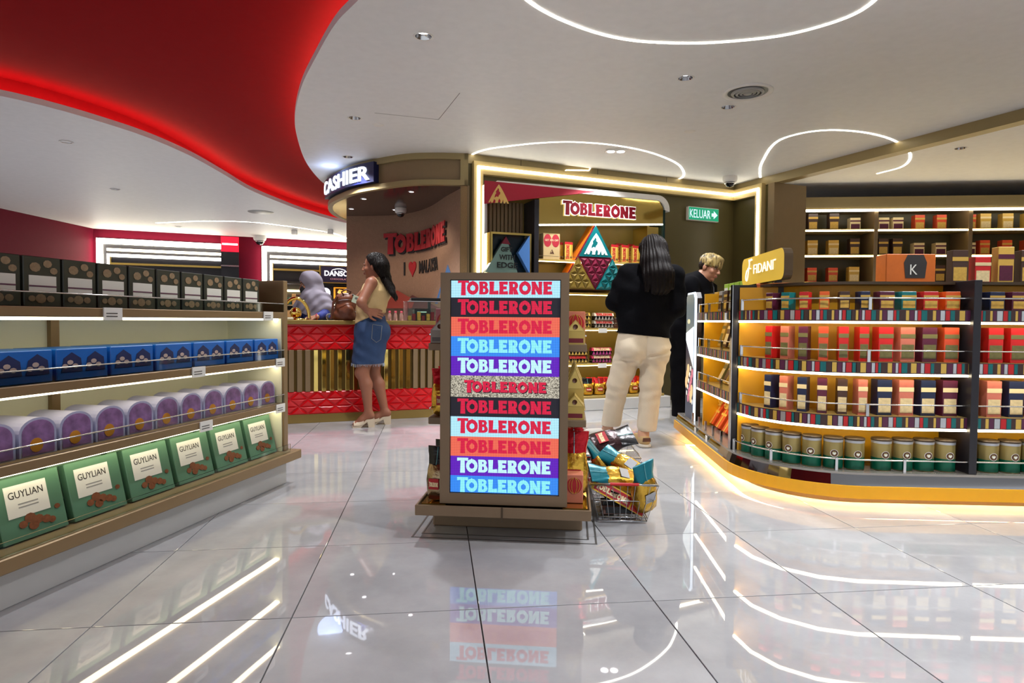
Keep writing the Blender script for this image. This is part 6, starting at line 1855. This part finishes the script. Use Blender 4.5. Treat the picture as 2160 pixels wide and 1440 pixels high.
# ------------------------------------------------------------------ woman in denim skirt at the counter
ft1 = P(776, 896, 5.86); 
t = person('woman in sleeveless tan top and frayed denim skirt leaning on the red counter', (ft1.x, ft1.y, 0))
SK1 = skin('warm brown skin', (144, 92, 68))
fd = V3((-1, .10, 0)).normalized(); sd = V3((.10, 1, 0)).normalized()       # facing, far side
Bd = Solid(.0052)
hc = P(788, 562, 5.98)
L1, m1 = head_into(Bd, hc, fd + V3((0, 0, -.06)), (0, 0, 1), .98)
nk = P(795, 586, 6.0); chest = P(794, 614, 6.0); waist = P(783, 650, 6.0); hip = P(783, 694, 5.99)
Bd.cap(hc + V3((.015, 0, -.05)), nk, .05, .052, .02)
Bd.cap(nk, chest, .062, .115, .04, sd, 1.35).cap(chest, waist, .108, .103, .04, sd, 1.3).cap(waist, hip, .104, .118, .04, sd, 1.22)
shN, shF = P(783, 597, 5.83), P(789, 597, 6.17)
Bd.cap(nk + V3((0, 0, -.03)), shN, .045, .05, .03).cap(nk + V3((0, 0, -.03)), shF, .045, .05, .03)
elN, wrN = P(762, 638, 5.70), P(774, 655, 5.79)
Bd.cap(shN, elN, .052, .040, .02).cap(elN, wrN, .040, .026, .02)
hand_into(Bd, wrN, V3((.75, .35, -.18)), V3((-.25, -.9, .25)), 1.0, .22, 1)
elF, wrF = P(752, 634, 6.2), P(735, 664, 6.22)
Bd.cap(shF, elF, .052, .038, .02).cap(elF, wrF, .038, .026, .02)
hand_into(Bd, wrF, V3((-.9, .1, -.1)), V3((0, 0, 1)), .95, .2, -1)
kn1, an1 = P(764, 786, 5.88), P(777, 868, 5.87)
kn2, an2 = P(787, 786, 6.05), P(812, 867, 6.04)
hp1, hp2 = P(781, 704, 5.94), P(787, 704, 6.05)
for a, b, c in ((hp1, kn1, an1), (hp2, kn2, an2)):
    Bd.cap(a, b, .088, .062, .025)
    cv = b.lerp(c, .3) + V3((.018, 0, 0))
    Bd.cap(b, cv, .056, .058, .02).cap(cv, c, .057, .034, .02)
    Bd.ell(b + V3((-.02, 0, 0)), (.045, .045, .05), .02)
for a, tz in ((an1, P(752, 896, 5.84)), (an2, P(783, 895, 6.02))):
    heel = V3((a.x + .024, a.y, .106)); toe = V3((tz.x, tz.y, .043))
    md = V3((a.x*.45 + tz.x*.55, a.y*.45 + tz.y*.55, .072)); Bd.cap(a, heel, .033, .030, .02).cap(a, md, .032, .028, .02).cap(heel, md, .030, .028, .02).cap(md, toe, .028, .022, .02, sd, 1.25)
    for q in (-2, -1, 0, 1, 2): Bd.cap(toe + sd*(.013*q), toe + sd*(.014*q) + fd*(.03 - .004*abs(q)) + V3((0, 0, -.008)), .0105, .008, .006)
Bd.build('body', SK1, t)
face_parts(L1, m1, t, .98, mat('lip rose', (140, 70, 64), .4))
T = Solid(.0052)                                                        # sleeveless top
T.cap(nk + V3((0, 0, -.02)), chest, .072, .128, .04, sd, 1.34).cap(chest, waist, .122, .122, .04, sd, 1.3).cap(waist, hip + V3((0, 0, .02)), .126, .146, .04, sd, 1.26)
T.cap(nk + V3((0, 0, -.045)), shN + V3((.008, .03, .0)), .05, .05, .03).cap(nk + V3((0, 0, -.045)), shF + V3((.008, -.03, .0)), .05, .05, .03)
T.cut(P(790, 590, 6.0), V3((-.45, 0, 1))).cut(P(783, 671, 6.0), V3((.45, 0, -1)))
T.wrinkle(ripple(.0035, 40, 38, 30, 4)); T.build('sleeveless_top', mat('tan linen', (196, 168, 118), .8, var=.06, bump=.25, bscale=140), t)
M_denim = mat('blue denim', (36, 60, 96), .8, var=.35, scale=9, bump=.3, bscale=220)
Sk = Solid(.0052)
Sk.cap(P(781, 660, 6.0), P(784, 700, 5.99), .128, .150, .03, sd, 1.22).cap(P(784, 700, 5.99), P(776, 766, 5.97), .152, .146, .03, sd, 1.2)
Sk.ell(P(800, 700, 5.98), (.105, .15, .10), .03)
Sk.cut(P(780, 658, 6.0), V3((.25, 0, 1))).cut(P(776, 766, 5.97), V3((0, 0, -1))); Sk.wrinkle(ripple(.0028, 34, 30, 34, 9))
sk = Sk.build('denim_skirt', M_denim, t)
off = V3(t.location); rnd = random.Random(5)
hemc = P(776, 766, 5.97)
mb = MB()
for i in range(90):
    a = 2*math.pi*i/90; p = V3((hemc.x + .150*math.cos(a), hemc.y + .178*math.sin(a), hemc.z + .004))
    mb.tube([p, p + V3((rnd.uniform(-.008, .008), rnd.uniform(-.008, .008), -rnd.uniform(.012, .034)))], .0013, mat('frayed thread', (168, 184, 200), .9, var=0), 4)
mb.build('frayed_hem', sk, kind='stuff')
wbz = P(781, 664, 6.0).z
mb = MB()
for zz2 in (0, -.03):
    mb.tube([V3((P(781, 664, 6.0).x + .136*math.cos(a), 6.0 + .163*math.sin(a), wbz + zz2 - .034*math.cos(a))) for a in [2*math.pi*i/30 for i in range(30)]], .0022, mat('denim stitch', (120, 120, 110), .8), 4, True)
mb.build('waistband_seam', sk)
mb = MB(); pk_ = [P(x, y, 5.795) for x, y in ((786, 684), (806, 687), (803, 716), (794, 722), (784, 714))]
mb.tube(pk_ + [pk_[0]], .0022, mat('denim stitch', (120, 120, 110), .8), 5); mb.build('pocket_seam', sk)
# mules: wedge-heeled open shoes
M_mule = mat('off white leather', (206, 190, 164), .5, var=.05)
for an, tz in ((an1, P(752, 896, 5.84)), (an2, P(783, 895, 6.02))):
    mb = MB(); c0 = V3((an.x, an.y, 0)) - V3((off.x, off.y, 0))
    f_ = (V3((tz.x, tz.y, 0)) - V3((an.x, an.y, 0))).normalized(); s_ = V3((-f_.y, f_.x, 0)); Ls = (V3((tz.x, tz.y, 0)) - V3((an.x, an.y, 0))).length
    side = [(-.055, .0), (.0, .0), (.012, .05), (Ls*.45, .024), (Ls*.66, .0), (Ls + .035, .0), (Ls + .038, .014), (Ls*.8, .022), (Ls*.45, .046), (.02, .072), (-.055, .078)]
    pf = lambda u, v, d: tuple(c0 + f_*u + s_*d + V3((0, 0, v)))
    mb.prism(side, M_mule, pf, -.036, .036); o = mb.build('shoe', t)
    mb = MB()
    for k in range(9):
        pass
    band = [[c0 + f_*(Ls*.40 + .09*j) + s_*(.043*math.cos(a)) + V3((0, 0, (.02 if j else .034) + (.052 - .016*j)*math.sin(a))) for a in [R(180*i/10) for i in range(11)]] for j in (0, .5, 1)]
    vs = [p for r_ in band for p in r_]
    mb.add(vs, [(r_*11 + i, r_*11 + i + 1, r_*11 + i + 12, r_*11 + i + 11) for r_ in (0, 1) for i in range(10)], M_mule, True); mb.build('upper_strap', o)
H = Solid(.0048)
M_blackhair = hair_mat('black hair', (20, 15, 13))
hr, hf, hu = frame(fd)
hp = lambda x, y, z: hc + hr*x + hf*y + hu*z
H.ell(hp(0, -.022, .038), (.104, .084, .096), .02, None)
H.ell(hp(0, -.07, -.01), (.07, .078, .09), .03)
H.chain([hp(0, -.075, .0), P(812, 584, 6.0), P(822, 606, 5.99), P(829, 628, 5.97), P(831, 646, 5.95)], [.07, .046, .036, .034, .014], .03, sd, 1.6)
H.chain([P(812, 592, 5.92), P(827, 620, 5.90), P(833, 638, 5.9)], [.035, .03, .012], .02)
H.chain([P(818, 600, 5.96), P(826, 612, 5.93), P(822, 624, 5.92), P(830, 636, 5.93)], [.03, .03, .03, .016], .02)
H.cut(hp(0, .022, .03), hf*1.0 + hu*-.7)
H.wrinkle(hair_ripple(hc + V3((.05, 0, 0)), .0034, 52, 3)); H.build('hair', M_blackhair, t)
# paper slip held at her waist
p = P(752, 633, 5.95)
t2 = thing('boarding_slip', 'pale green paper slip held at the waist of the woman in denim skirt', 'paper', p, R(12))
MB().box(-.04, .045, -.001, .001, -.03, .04, mat('paper green', (196, 212, 190), .6, var=.02), 0, Matrix.Rotation(R(20), 4, 'Y')).build('slip', t2)
MB().box(-.02, .005, -.0016, -.0011, .005, .025, mat('paper print', (110, 120, 116), .6), 0, Matrix.Rotation(R(20), 4, 'Y')).build('print', t2)

# brown leather backpack on the counter
M_lea = mat('brown leather', (112, 62, 40), .4, var=.2, scale=12, bump=.4, bscale=28); M_lead = mat('dark brown leather', (84, 44, 30), .4, bump=.3, bscale=30)
bpz = .985; bpc = con(728, back=.0); bpc = P(729, 676, 6.22); bpc.z = bpz
t = thing('backpack', 'brown leather backpack standing on the red counter before the woman', 'bag', bpc, CR)
Bp = Solid(.005); o_ = bpc
Bp.cap(o_ + V3((0, 0, .07)), o_ + V3((0, 0, .19)), .072, .066, .03, CU_, 1.45).ell(o_ + V3((0, 0, .215)), (.09, .07, .05), .03).cap(o_ + V3((-.05, 0, .05)) - CU_*.02, o_ + V3((.05, 0, .05)), .06, .06, .03)
Bp.ell(o_ + CN*.06 + V3((0, 0, .10)), (.075, .04, .06), .02)
Bp.cut(o_, V3((0, 0, -1))); Bp.wrinkle(ripple(.0035, 46, 40, 40, 2))
bo = Bp.build('bag_body', M_lea, t)
bo.matrix_parent_inverse = (Matrix.Translation(bpc) @ Matrix.Rotation(CR, 4, 'Z')).inverted()
MB().tube([(-.02, -.05, .24), (-.045, -.06, .275), (.0, -.06, .30), (.045, -.05, .28), (.03, -.04, .25)], .009, M_lead, 8).build('carry_loop', t)
MB().tube([(.06, -.06, .25), (.10, -.09, .22), (.14, -.10, .17), (.15, -.08, .10)], .008, M_black, 8).build('shoulder_strap', t)
MB().tube([(-.085, -.04, .23), (-.12, -.05, .17), (-.13, -.055, .08), (-.145, -.06, .012)], .012, M_lead, 8).build('shoulder_strap', t)
MB().tube([(-.075, -.075, .19), (-.03, -.095, .20), (.03, -.095, .20), (.075, -.075, .19)], .004, M_chrome, 6).build('zipper', t)

# ------------------------------------------------------------------ cashier in grey headscarf
hc = P(651, 598, 6.92); ft = V3((P(660, 672, 6.95).x, 6.95, 0))
t = person('cashier in grey headscarf and black face mask working at the counter', ft)
fd = V3((-.86, -.42, 0)).normalized(); sd = V3((-fd.y, fd.x, 0))
Bd = Solid(.0052)
L2, m2 = head_into(Bd, hc, fd + V3((0, 0, -.38)), (0, 0, 1), .96, False)
nk = P(661, 622, 6.96); chest = P(664, 650, 6.96); hip = V3((chest.x + .02, chest.y, .92))
Bd.cap(hc + V3((.02, 0, -.05)), nk, .05, .055).cap(nk, chest, .07, .12, .04, sd, 1.4).cap(chest, hip, .115, .13, .04, sd, 1.3)
for q, (sh, el, wr) in enumerate(((P(686, 634, 6.84), P(684, 664, 6.72), P(668, 668, 6.58)), (P(644, 634, 7.08), P(628, 664, 7.0), P(622, 672, 6.72)))):
    Bd.cap(nk + V3((0, 0, -.05)), sh, .05, .052, .03).cap(sh, el, .048, .038).cap(el, wr, .036, .027)
    hand_into(Bd, wr, V3((-.9, -.15, -.12)), V3((0, -.35, 1)), .95, .25, -1 if q == 0 else 1, 1.3)
for s_ in (-1, 1):
    a = hip + sd*.085*s_; Bd.cap(a, V3((a.x, a.y, .48)), .095, .062).cap(V3((a.x, a.y, .48)), V3((a.x, a.y, .09)), .058, .036).cap(V3((a.x, a.y, .07)), V3((a.x, a.y, .035)) + fd*.15, .034, .03)
Bd.build('body', skin('light brown skin', (160, 112, 86)), t)
face_parts(L2, m2, t, .96, mat('lip rose', (140, 70, 64), .4))
M_uni = mat('blue patterned uniform', (34, 48, 120), .75, var=.7, scale=48)
U = Solid(.0052)
U.cap(nk + V3((0, 0, -.05)), chest, .07, .135, .04, sd, 1.42).cap(chest, hip, .13, .15, .04, sd, 1.32).cap(hip, V3((hip.x, hip.y, .12)), .15, .17, .04, sd, 1.2)
for sh, el, wr in ((P(686, 634, 6.84), P(684, 664, 6.72), P(672, 667, 6.61)), (P(644, 634, 7.08), P(628, 664, 7.0), P(624, 671, 6.76))): U.cap(sh, el, .06, .052).cap(el, wr, .05, .04)
U.cut((0, 0, .1), (0, 0, -1)).wrinkle(ripple(.003, 40, 40, 36, 6)); U.build('uniform', M_uni, t)
mb = MB(); wr = P(668.5, 668, 6.585) - V3(t.location); mb.tube([wr + V3((.0, .028*math.cos(a), .028*math.sin(a))) for a in [2*math.pi*i/14 for i in range(14)]], .008, mat('red cuff', (150, 26, 44), .6), 6, True); mb.build('cuff', t)
Sc = Solid(.0052)
r_, f_, u_ = frame(fd + V3((0, 0, -.38)))
sp_ = lambda x, y, z: hc + r_*x + f_*y + u_*z
Sc.ell(sp_(0, -.02, .03), (.098, .11, .108), .03, np.array(Matrix((r_, f_, u_)).transposed()))
Sc.cap(sp_(0, -.055, .0), P(664, 628, 6.99), .095, .115, .04, sd, 1.1).cap(P(662, 622, 6.95), P(663, 648, 6.94), .115, .168, .05, sd, 1.3)
Sc.cap(P(683, 632, 6.85), P(687, 652, 6.80), .08, .10, .05).cap(P(648, 630, 7.05), P(638, 655, 6.98), .085, .11, .05).cap(P(672, 640, 6.85), P(668, 668, 6.80), .11, .10, .06)
Sc.cap(P(646, 628, 6.86), P(640, 675, 6.80), .075, .075, .05).ell(P(656, 630, 6.83), (.10, .08, .09), .04)
# face opening
Sc.sub(L2(0, .105, -.015), (.066, .085, .088), m2)
Sc.cut(P(664, 667, 6.95), V3((-.42, 0, -1)))
fold = lambda X, Y, Z: .0065*np.sin(60*(Z - .55*(X - hc.x)) + 4*np.sin(9*(X + Y))) * np.clip((hc.z - .04 - Z)/.08, 0, 1) + .003*np.sin(42*X + 30*Z + 18*Y)
Sc.wrinkle(fold); Sc.build('headscarf', mat('grey jersey scarf', (118, 112, 124), .85, var=.06, bump=.15, bscale=180), t)
Mk = Solid(.005); Mk.ell(L2(0, .062, -.052), (.062, .058, .055), .01, m2).cut(L2(0, .05, -.004), u_).cut(L2(0, .035, -.05), -f_)
Mk.build('face_mask', mat('black cloth mask', (20, 20, 24), .8), t)
mb = MB(); mb.tube([sp_(.096, .045, -.03) - V3(t.location), sp_(.104, -.02, .012) - V3(t.location), sp_(.098, -.085, .055) - V3(t.location), sp_(.04, -.128, .066) - V3(t.location)], .0028, M_black, 6)
mb.tube([sp_(.085, .06, -.05) - V3(t.location), sp_(.105, -.02, -.008) - V3(t.location), sp_(.098, -.088, .02) - V3(t.location)], .0028, M_black, 6); mb.build('mask_strap', t)

# ------------------------------------------------------------------ long-haired shopper in black, seen from behind
t = person('long haired shopper in black top and cream trousers seen from behind', (P(1350, 940, 5.05).x, 5.1, 0))
fd = V3((.05, 1, 0)).normalized(); sd = V3((1, -.05, 0)).normalized()
SK3 = skin('fair skin', (196, 152, 124))
off = V3(t.location)
hc = P(1376, 528, 5.16)
Bd = Solid(.0052)
L3_, m3_ = head_into(Bd, hc, fd + V3((.1, 0, -.25)), (0, 0, 1), .98)
nk = P(1376, 559, 5.10); chest = P(1366, 612, 5.12); waist = P(1360, 668, 5.12); hip = P(1356, 722, 5.12)
Bd.cap(hc + V3((0, -.01, -.05)), nk, .052, .056).cap(nk, chest, .07, .135, .04, sd, 1.4).cap(chest, waist, .125, .12, .04, sd, 1.3).cap(waist, hip, .12, .135, .04, sd, 1.25)
shL, shR = P(1326, 577, 5.12), P(1421, 582, 5.08)
elL, elR = P(1296, 640, 5.12), P(1427, 655, 5.06)
wrL, wrR = P(1312, 650, 5.34), P(1400, 655, 5.32)
for sh, el, wr, tb_ in ((shL, elL, wrL, 1), (shR, elR, wrR, -1)):
    Bd.cap(nk + V3((0, 0, -.05)), sh, .055, .06, .03).cap(sh, el, .06, .046).cap(el, wr, .043, .03)
    hand_into(Bd, wr, V3((.45*tb_, .8, .05)), V3((0, -.2, 1)), .95, .4, tb_)
kL, kR = P(1304, 808, 5.16), P(1373, 808, 5.06)
aL, aR = P(1281, 905, 5.33), P(1357, 915, 5.06)
hL, hR = P(1330, 738, 5.14), P(1380, 738, 5.1)
for a, b, c in ((hL, kL, aL), (hR, kR, aR)):
    Bd.cap(a, b, .105, .068).cap(b, b.lerp(c, .3), .062, .06).cap(b.lerp(c, .3), c, .06, .04)
fL = V3((-.86, .5, 0)).normalized(); fR = V3((-.12, 1, 0)).normalized()
for c, f_ in ((aL, fL), (aR, fR)):
    hh = V3((c.x, c.y, .05)) - f_*.03; Bd.cap(c, hh, .04, .036).cap(hh, hh + f_*.12 + V3((0, 0, -.01)), .036, .034, .02).cap(hh + f_*.12 + V3((0, 0, -.01)), hh + f_*.2 + V3((0, 0, -.015)), .034, .024)
Bd.build('body', SK3, t)
face_parts(L3_, m3_, t, .98, mat('lip rose', (140, 70, 64), .4))
M_blk = mat('black cotton', (9, 9, 13), .9, var=.2, scale=8, bump=.2, bscale=120, spec=.08)
T = Solid(.0052)
T.cap(nk + V3((0, 0, -.01)), chest, .075, .155, .05, sd, 1.42).cap(chest, waist, .152, .155, .05, sd, 1.36).cap(waist, hip + V3((0, 0, .0)), .156, .165, .05, sd, 1.32)
for sh, el in ((shL, elL), (shR, elR)):
    T.cap(nk + V3((0, 0, -.05)), sh, .07, .078, .04).cap(sh, sh.lerp(el, .95), .082, .078, .035)
T.cap(P(1318, 600, 5.12), P(1322, 660, 5.12), .07, .07, .05).cap(P(1410, 600, 5.1), P(1402, 668, 5.1), .07, .07, .05)
T.cut(P(1356, 707, 5.12), V3((-.10, 0, -1))).cut(P(1376, 556, 5.1), V3((0, -.2, 1)))
rp8 = ripple(.005, 26, 26, 20, 8)
T.wrinkle(lambda X, Y, Z: rp8(X, Y, Z) + .006*np.sin(38*(Z + .7*(X - 1.05)) + 2*np.sin(9*X))*np.clip((1.05 - Z)/.1, 0, 1)); T.build('black_top', M_blk, t)
Pn = Solid(.0052)
Pn.cap(P(1358, 684, 5.12), hip, .137, .158, .04, sd, 1.34).ell(P(1334, 738, 5.07), (.12, .13, .12), .04).ell(P(1383, 740, 5.05), (.12, .13, .12), .04)
for a, b, c, hx in ((hL, kL, aL, P(1288, 896, 5.30)), (hR, kR, aR, P(1365, 897, 5.06))):
    Pn.cap(a, b, .122, .090, .025).cap(b, hx, .088, .078, .02)
Pn.cut((0, 0, P(1288, 897, 5.30).z), (.0, 0, -1))
wr1 = ripple(.0022, 30, 30, 26, 12)
def tr_fold(X, Y, Z):
    u = X - hip.x
    crease = .012*np.exp(-((Z - (.715 + .28*np.clip(u, 0, .25)))/.012)**2)*np.clip((u + .02)/.05, 0, 1)*(Y < hip.y)
    crease += .009*np.exp(-((Z - (.70 - .10*np.clip(-u, 0, .25)))/.012)**2)*np.clip((-u + .02)/.06, 0, 1)*(Y < hip.y)
    seam = .006*np.exp(-((u + .0 - .02*(Z - .8))/.008)**2)*np.clip((Z - .70)/.03, 0, 1)*(Y < hip.y)
    diag = .003*np.sin(52*(Z + .9*u) + 3*np.sin(8*Z))*np.exp(-((Z - .62)/.12)**2)
    return crease + seam + diag
Pn.wrinkle(lambda X, Y, Z: wr1(X, Y, Z) + tr_fold(X, Y, Z) + .0035*np.sin(75*Z + 10*X + 2*np.sin(14*X))*np.exp(-((Z - .42)/.10)**2) + .002*np.sin(60*(Z + .6*np.abs(X - hip.x)))*np.exp(-((Z - .70)/.07)**2))
Pn.build('cream_trousers', mat('cream twill', (206, 192, 168), .8, var=.05, bump=.2, bscale=160), t)
H = Solid(.005)
H.ell(hc + V3((0, -.012, .03)), (.092, .112, .10), .02)
H.chain([hc + V3((0, -.05, .01)), P(1382, 552, 5.03), P(1389, 580, 4.97), P(1392, 600, 4.95)], [.088, .085, .088, .07], .04, sd, 1.28)
for a, b, r in ((1364, 612, .028), (1378, 618, .03), (1392, 620, .03), (1406, 616, .03), (1417, 606, .026)):
    H.cap(P(a + (1390 - a)*.3, 580, 4.99), P(a, b, 4.955), r + .016, r*.55, .03)
H.cut(hc + V3((0, .06, .02)), V3((0, 1, -.7)))
H.wrinkle(hair_ripple(hc + V3((0, .12, 0)), .0032, 76, 7)); H.build('hair', hair_mat('dark brown hair', (18, 12, 11), .55), t)
# loafers
M_tanl = mat('tan loafer', (186, 156, 108), .5, var=.05); M_sole = mat('pale sole', (206, 200, 188), .6)
for c, f_, m, bk in ((aL, fL, mat('white trainer', (200, 196, 188), .5), False), (aR, fR, M_tanl, True)):
    s_ = V3((-f_.y, f_.x, 0)); o = V3((c.x, c.y, 0)) - f_*.055
    Sh = Solid(.0048)
    Sh.cap(o + V3((0, 0, .055)) + f_*.02, o + f_*.09 + V3((0, 0, .05)), .046, .048, .02).cap(o + f_*.09 + V3((0, 0, .05)), o + f_*.23 + V3((0, 0, .04)), .046, .036, .02)
    Sh.cut((0, 0, .022), (0, 0, -1)).cut(o + V3((0, 0, .088)), V3((0, 0, 1)))
    so = Sh.build('shoe', m, t)
    Sl = Solid(.0048); Sl.cap(o + V3((0, 0, .012)) + f_*.02, o + f_*.22 + V3((0, 0, .012)), .05, .042, .01).cut((0, 0, .026), (0, 0, 1)).cut((0, 0, .001), (0, 0, -1))
    q = Sl.build('sole', M_sole, t)
    if bk:
        hs = MB(); hs.prism([(-.034, 0), (.034, 0), (.030, .03), (-.030, .03)], M_brownp, lambda u, v, d: tuple(o - f_*(.027 + d) + s_*u + V3((0, 0, .05 + v)) - off), 0, .004); hs.build('heel_tab', t)

# ------------------------------------------------------------------ staff member with bleached hair behind the island
hc = P(1497, 564, 6.05)
t = person('man with bleached fringe in black jacket bending over behind the amber island', (P(1470, 640, 6.2).x, 6.2, 0))
fd = V3((.74, -.67, 0)).normalized(); sd = V3((-fd.y, fd.x, 0))
off = V3(t.location)
Bd = Solid(.0052)
L4, m4 = head_into(Bd, hc, fd + V3((0, 0, -.36)), (.15, 0, 1), 1.02)
nk = P(1482, 588, 6.1); chest = P(1470, 625, 6.16); hip = V3((chest.x - .08, 6.22, .92))
Bd.cap(hc + V3((-.03, .02, -.05)), nk, .055, .06).cap(nk, chest, .075, .13, .04, sd, 1.35).cap(chest, hip, .125, .135, .04, sd, 1.25)
shs = (nk + sd*.19 + V3((-.03, 0, -.06)), nk - sd*.19 + V3((-.03, 0, -.06)))
els = tuple(s + V3((.06, -.03, -.27)) for s in shs); wrs = tuple(e + fd*.22 + V3((0, 0, -.02)) for e in els)
for s_, e_, w_, tb_ in zip(shs, els, wrs, (1, -1)):
    Bd.cap(nk + V3((0, 0, -.04)), s_, .05, .055, .03).cap(s_, e_, .052, .042).cap(e_, w_, .04, .03); hand_into(Bd, w_, fd + V3((0, 0, -.2)), V3((0, 0, 1)), 1.0, .35, tb_)
for q in (-1, 1):
    a = hip + sd*.09*q; Bd.cap(a, V3((a.x, a.y, .5)), .10, .066).cap(V3((a.x, a.y, .5)), V3((a.x, a.y, .09)), .062, .04).cap(V3((a.x, a.y, .06)), V3((a.x, a.y, .04)) + fd*.17, .036, .032)
Bd.build('body', skin('tan skin', (166, 116, 88)), t)
face_parts(L4, m4, t, 1.02, mat('lip brown', (150, 84, 72), .45))
T = Solid(.0052)
T.cap(nk + V3((-.015, 0, -.005)), chest, .085, .15, .05, sd, 1.36).cap(chest, hip, .145, .155, .05, sd, 1.27)
T.ell(P(1462, 600, 6.15), (.14, .15, .11), .05)
for s_, e_, w_ in zip(shs, els, wrs): T.cap(nk + V3((-.02, 0, -.05)), s_, .07, .075, .04).cap(s_, e_, .075, .062).cap(e_, w_.lerp(e_, .1), .06, .05)
for q in (-1, 1):
    a = hip + sd*.09*q; T.cap(a, V3((a.x, a.y, .1)), .12, .085)
T.cut((0, 0, .08), (0, 0, -1)).cut(nk + V3((.02, 0, .03)), V3((.75, -.3, 1)))
T.wrinkle(ripple(.004, 30, 30, 22, 15)); T.build('black_jacket', M_blk, t)
mb = MB(); mb.tube([nk + fd*.07 + V3((0, 0, -.03)) + sd*.04 - off, chest + fd*.17 + V3((0, 0, .08)) - off, chest + fd*.175 + V3((0, 0, -.02)) - off], .004, mat('lanyard grey', (70, 70, 78), .6), 6); mb.build('lanyard', t)
H = Solid(.0052)
r_, f_, u_ = frame(fd + V3((0, 0, -.36)), (.15, 0, 1)); M4 = np.array(Matrix((r_, f_, u_)).transposed())
hp = lambda x, y, z: hc + r_*x + f_*y + u_*z
H.ell(hp(0, -.01, .052), (.088, .108, .084), .02, M4)
for x in (-.055, -.03, -.005, .02, .045, .066): H.cap(hp(x*.8, .055, .09), hp(x, .099 - abs(x)*.45, .034 - .012*((x*100) % 2)), .03, .010, .02)
for q in (-1, 1): H.cap(hp(q*.075, .02, .05), hp(q*.080, .0, .012), .022, .012, .015)
H.wrinkle(hair_ripple(hc, .004, 44, 5))
hm = bpy.data.materials.new('bleached hair'); hm.use_nodes = True
nt = hm.node_tree; b = nt.nodes['Principled BSDF']; b.inputs['Roughness'].default_value = .45
tc = nt.nodes.new('ShaderNodeTexCoord'); ns = nt.nodes.new('ShaderNodeTexNoise'); ns.inputs['Scale'].default_value = 34; mp = nt.nodes.new('ShaderNodeMapping'); mp.inputs['Scale'].default_value = (1, 1, .25)
nt.links.new(tc.outputs['Object'], mp.inputs[0]); nt.links.new(mp.outputs[0], ns.inputs['Vector'])
rp = nt.nodes.new('ShaderNodeValToRGB'); rp.color_ramp.elements[0].position = .36; rp.color_ramp.elements[0].color = (*lin((70, 58, 40)), 1); rp.color_ramp.elements[1].position = .5; rp.color_ramp.elements[1].color = (*lin((168, 146, 90)), 1)
nt.links.new(ns.outputs['Fac'], rp.inputs[0]); nt.links.new(rp.outputs[0], b.inputs['Base Color'])
H.build('hair', hm, t)
H2 = Solid(.0048); H2.ell(hp(0, -.045, .01), (.078, .064, .07), .02, M4); H2.wrinkle(hair_ripple(hc, .002, 44, 6)); H2.build('dark_undercut', hair_mat('dark undercut', (36, 28, 24)), t)
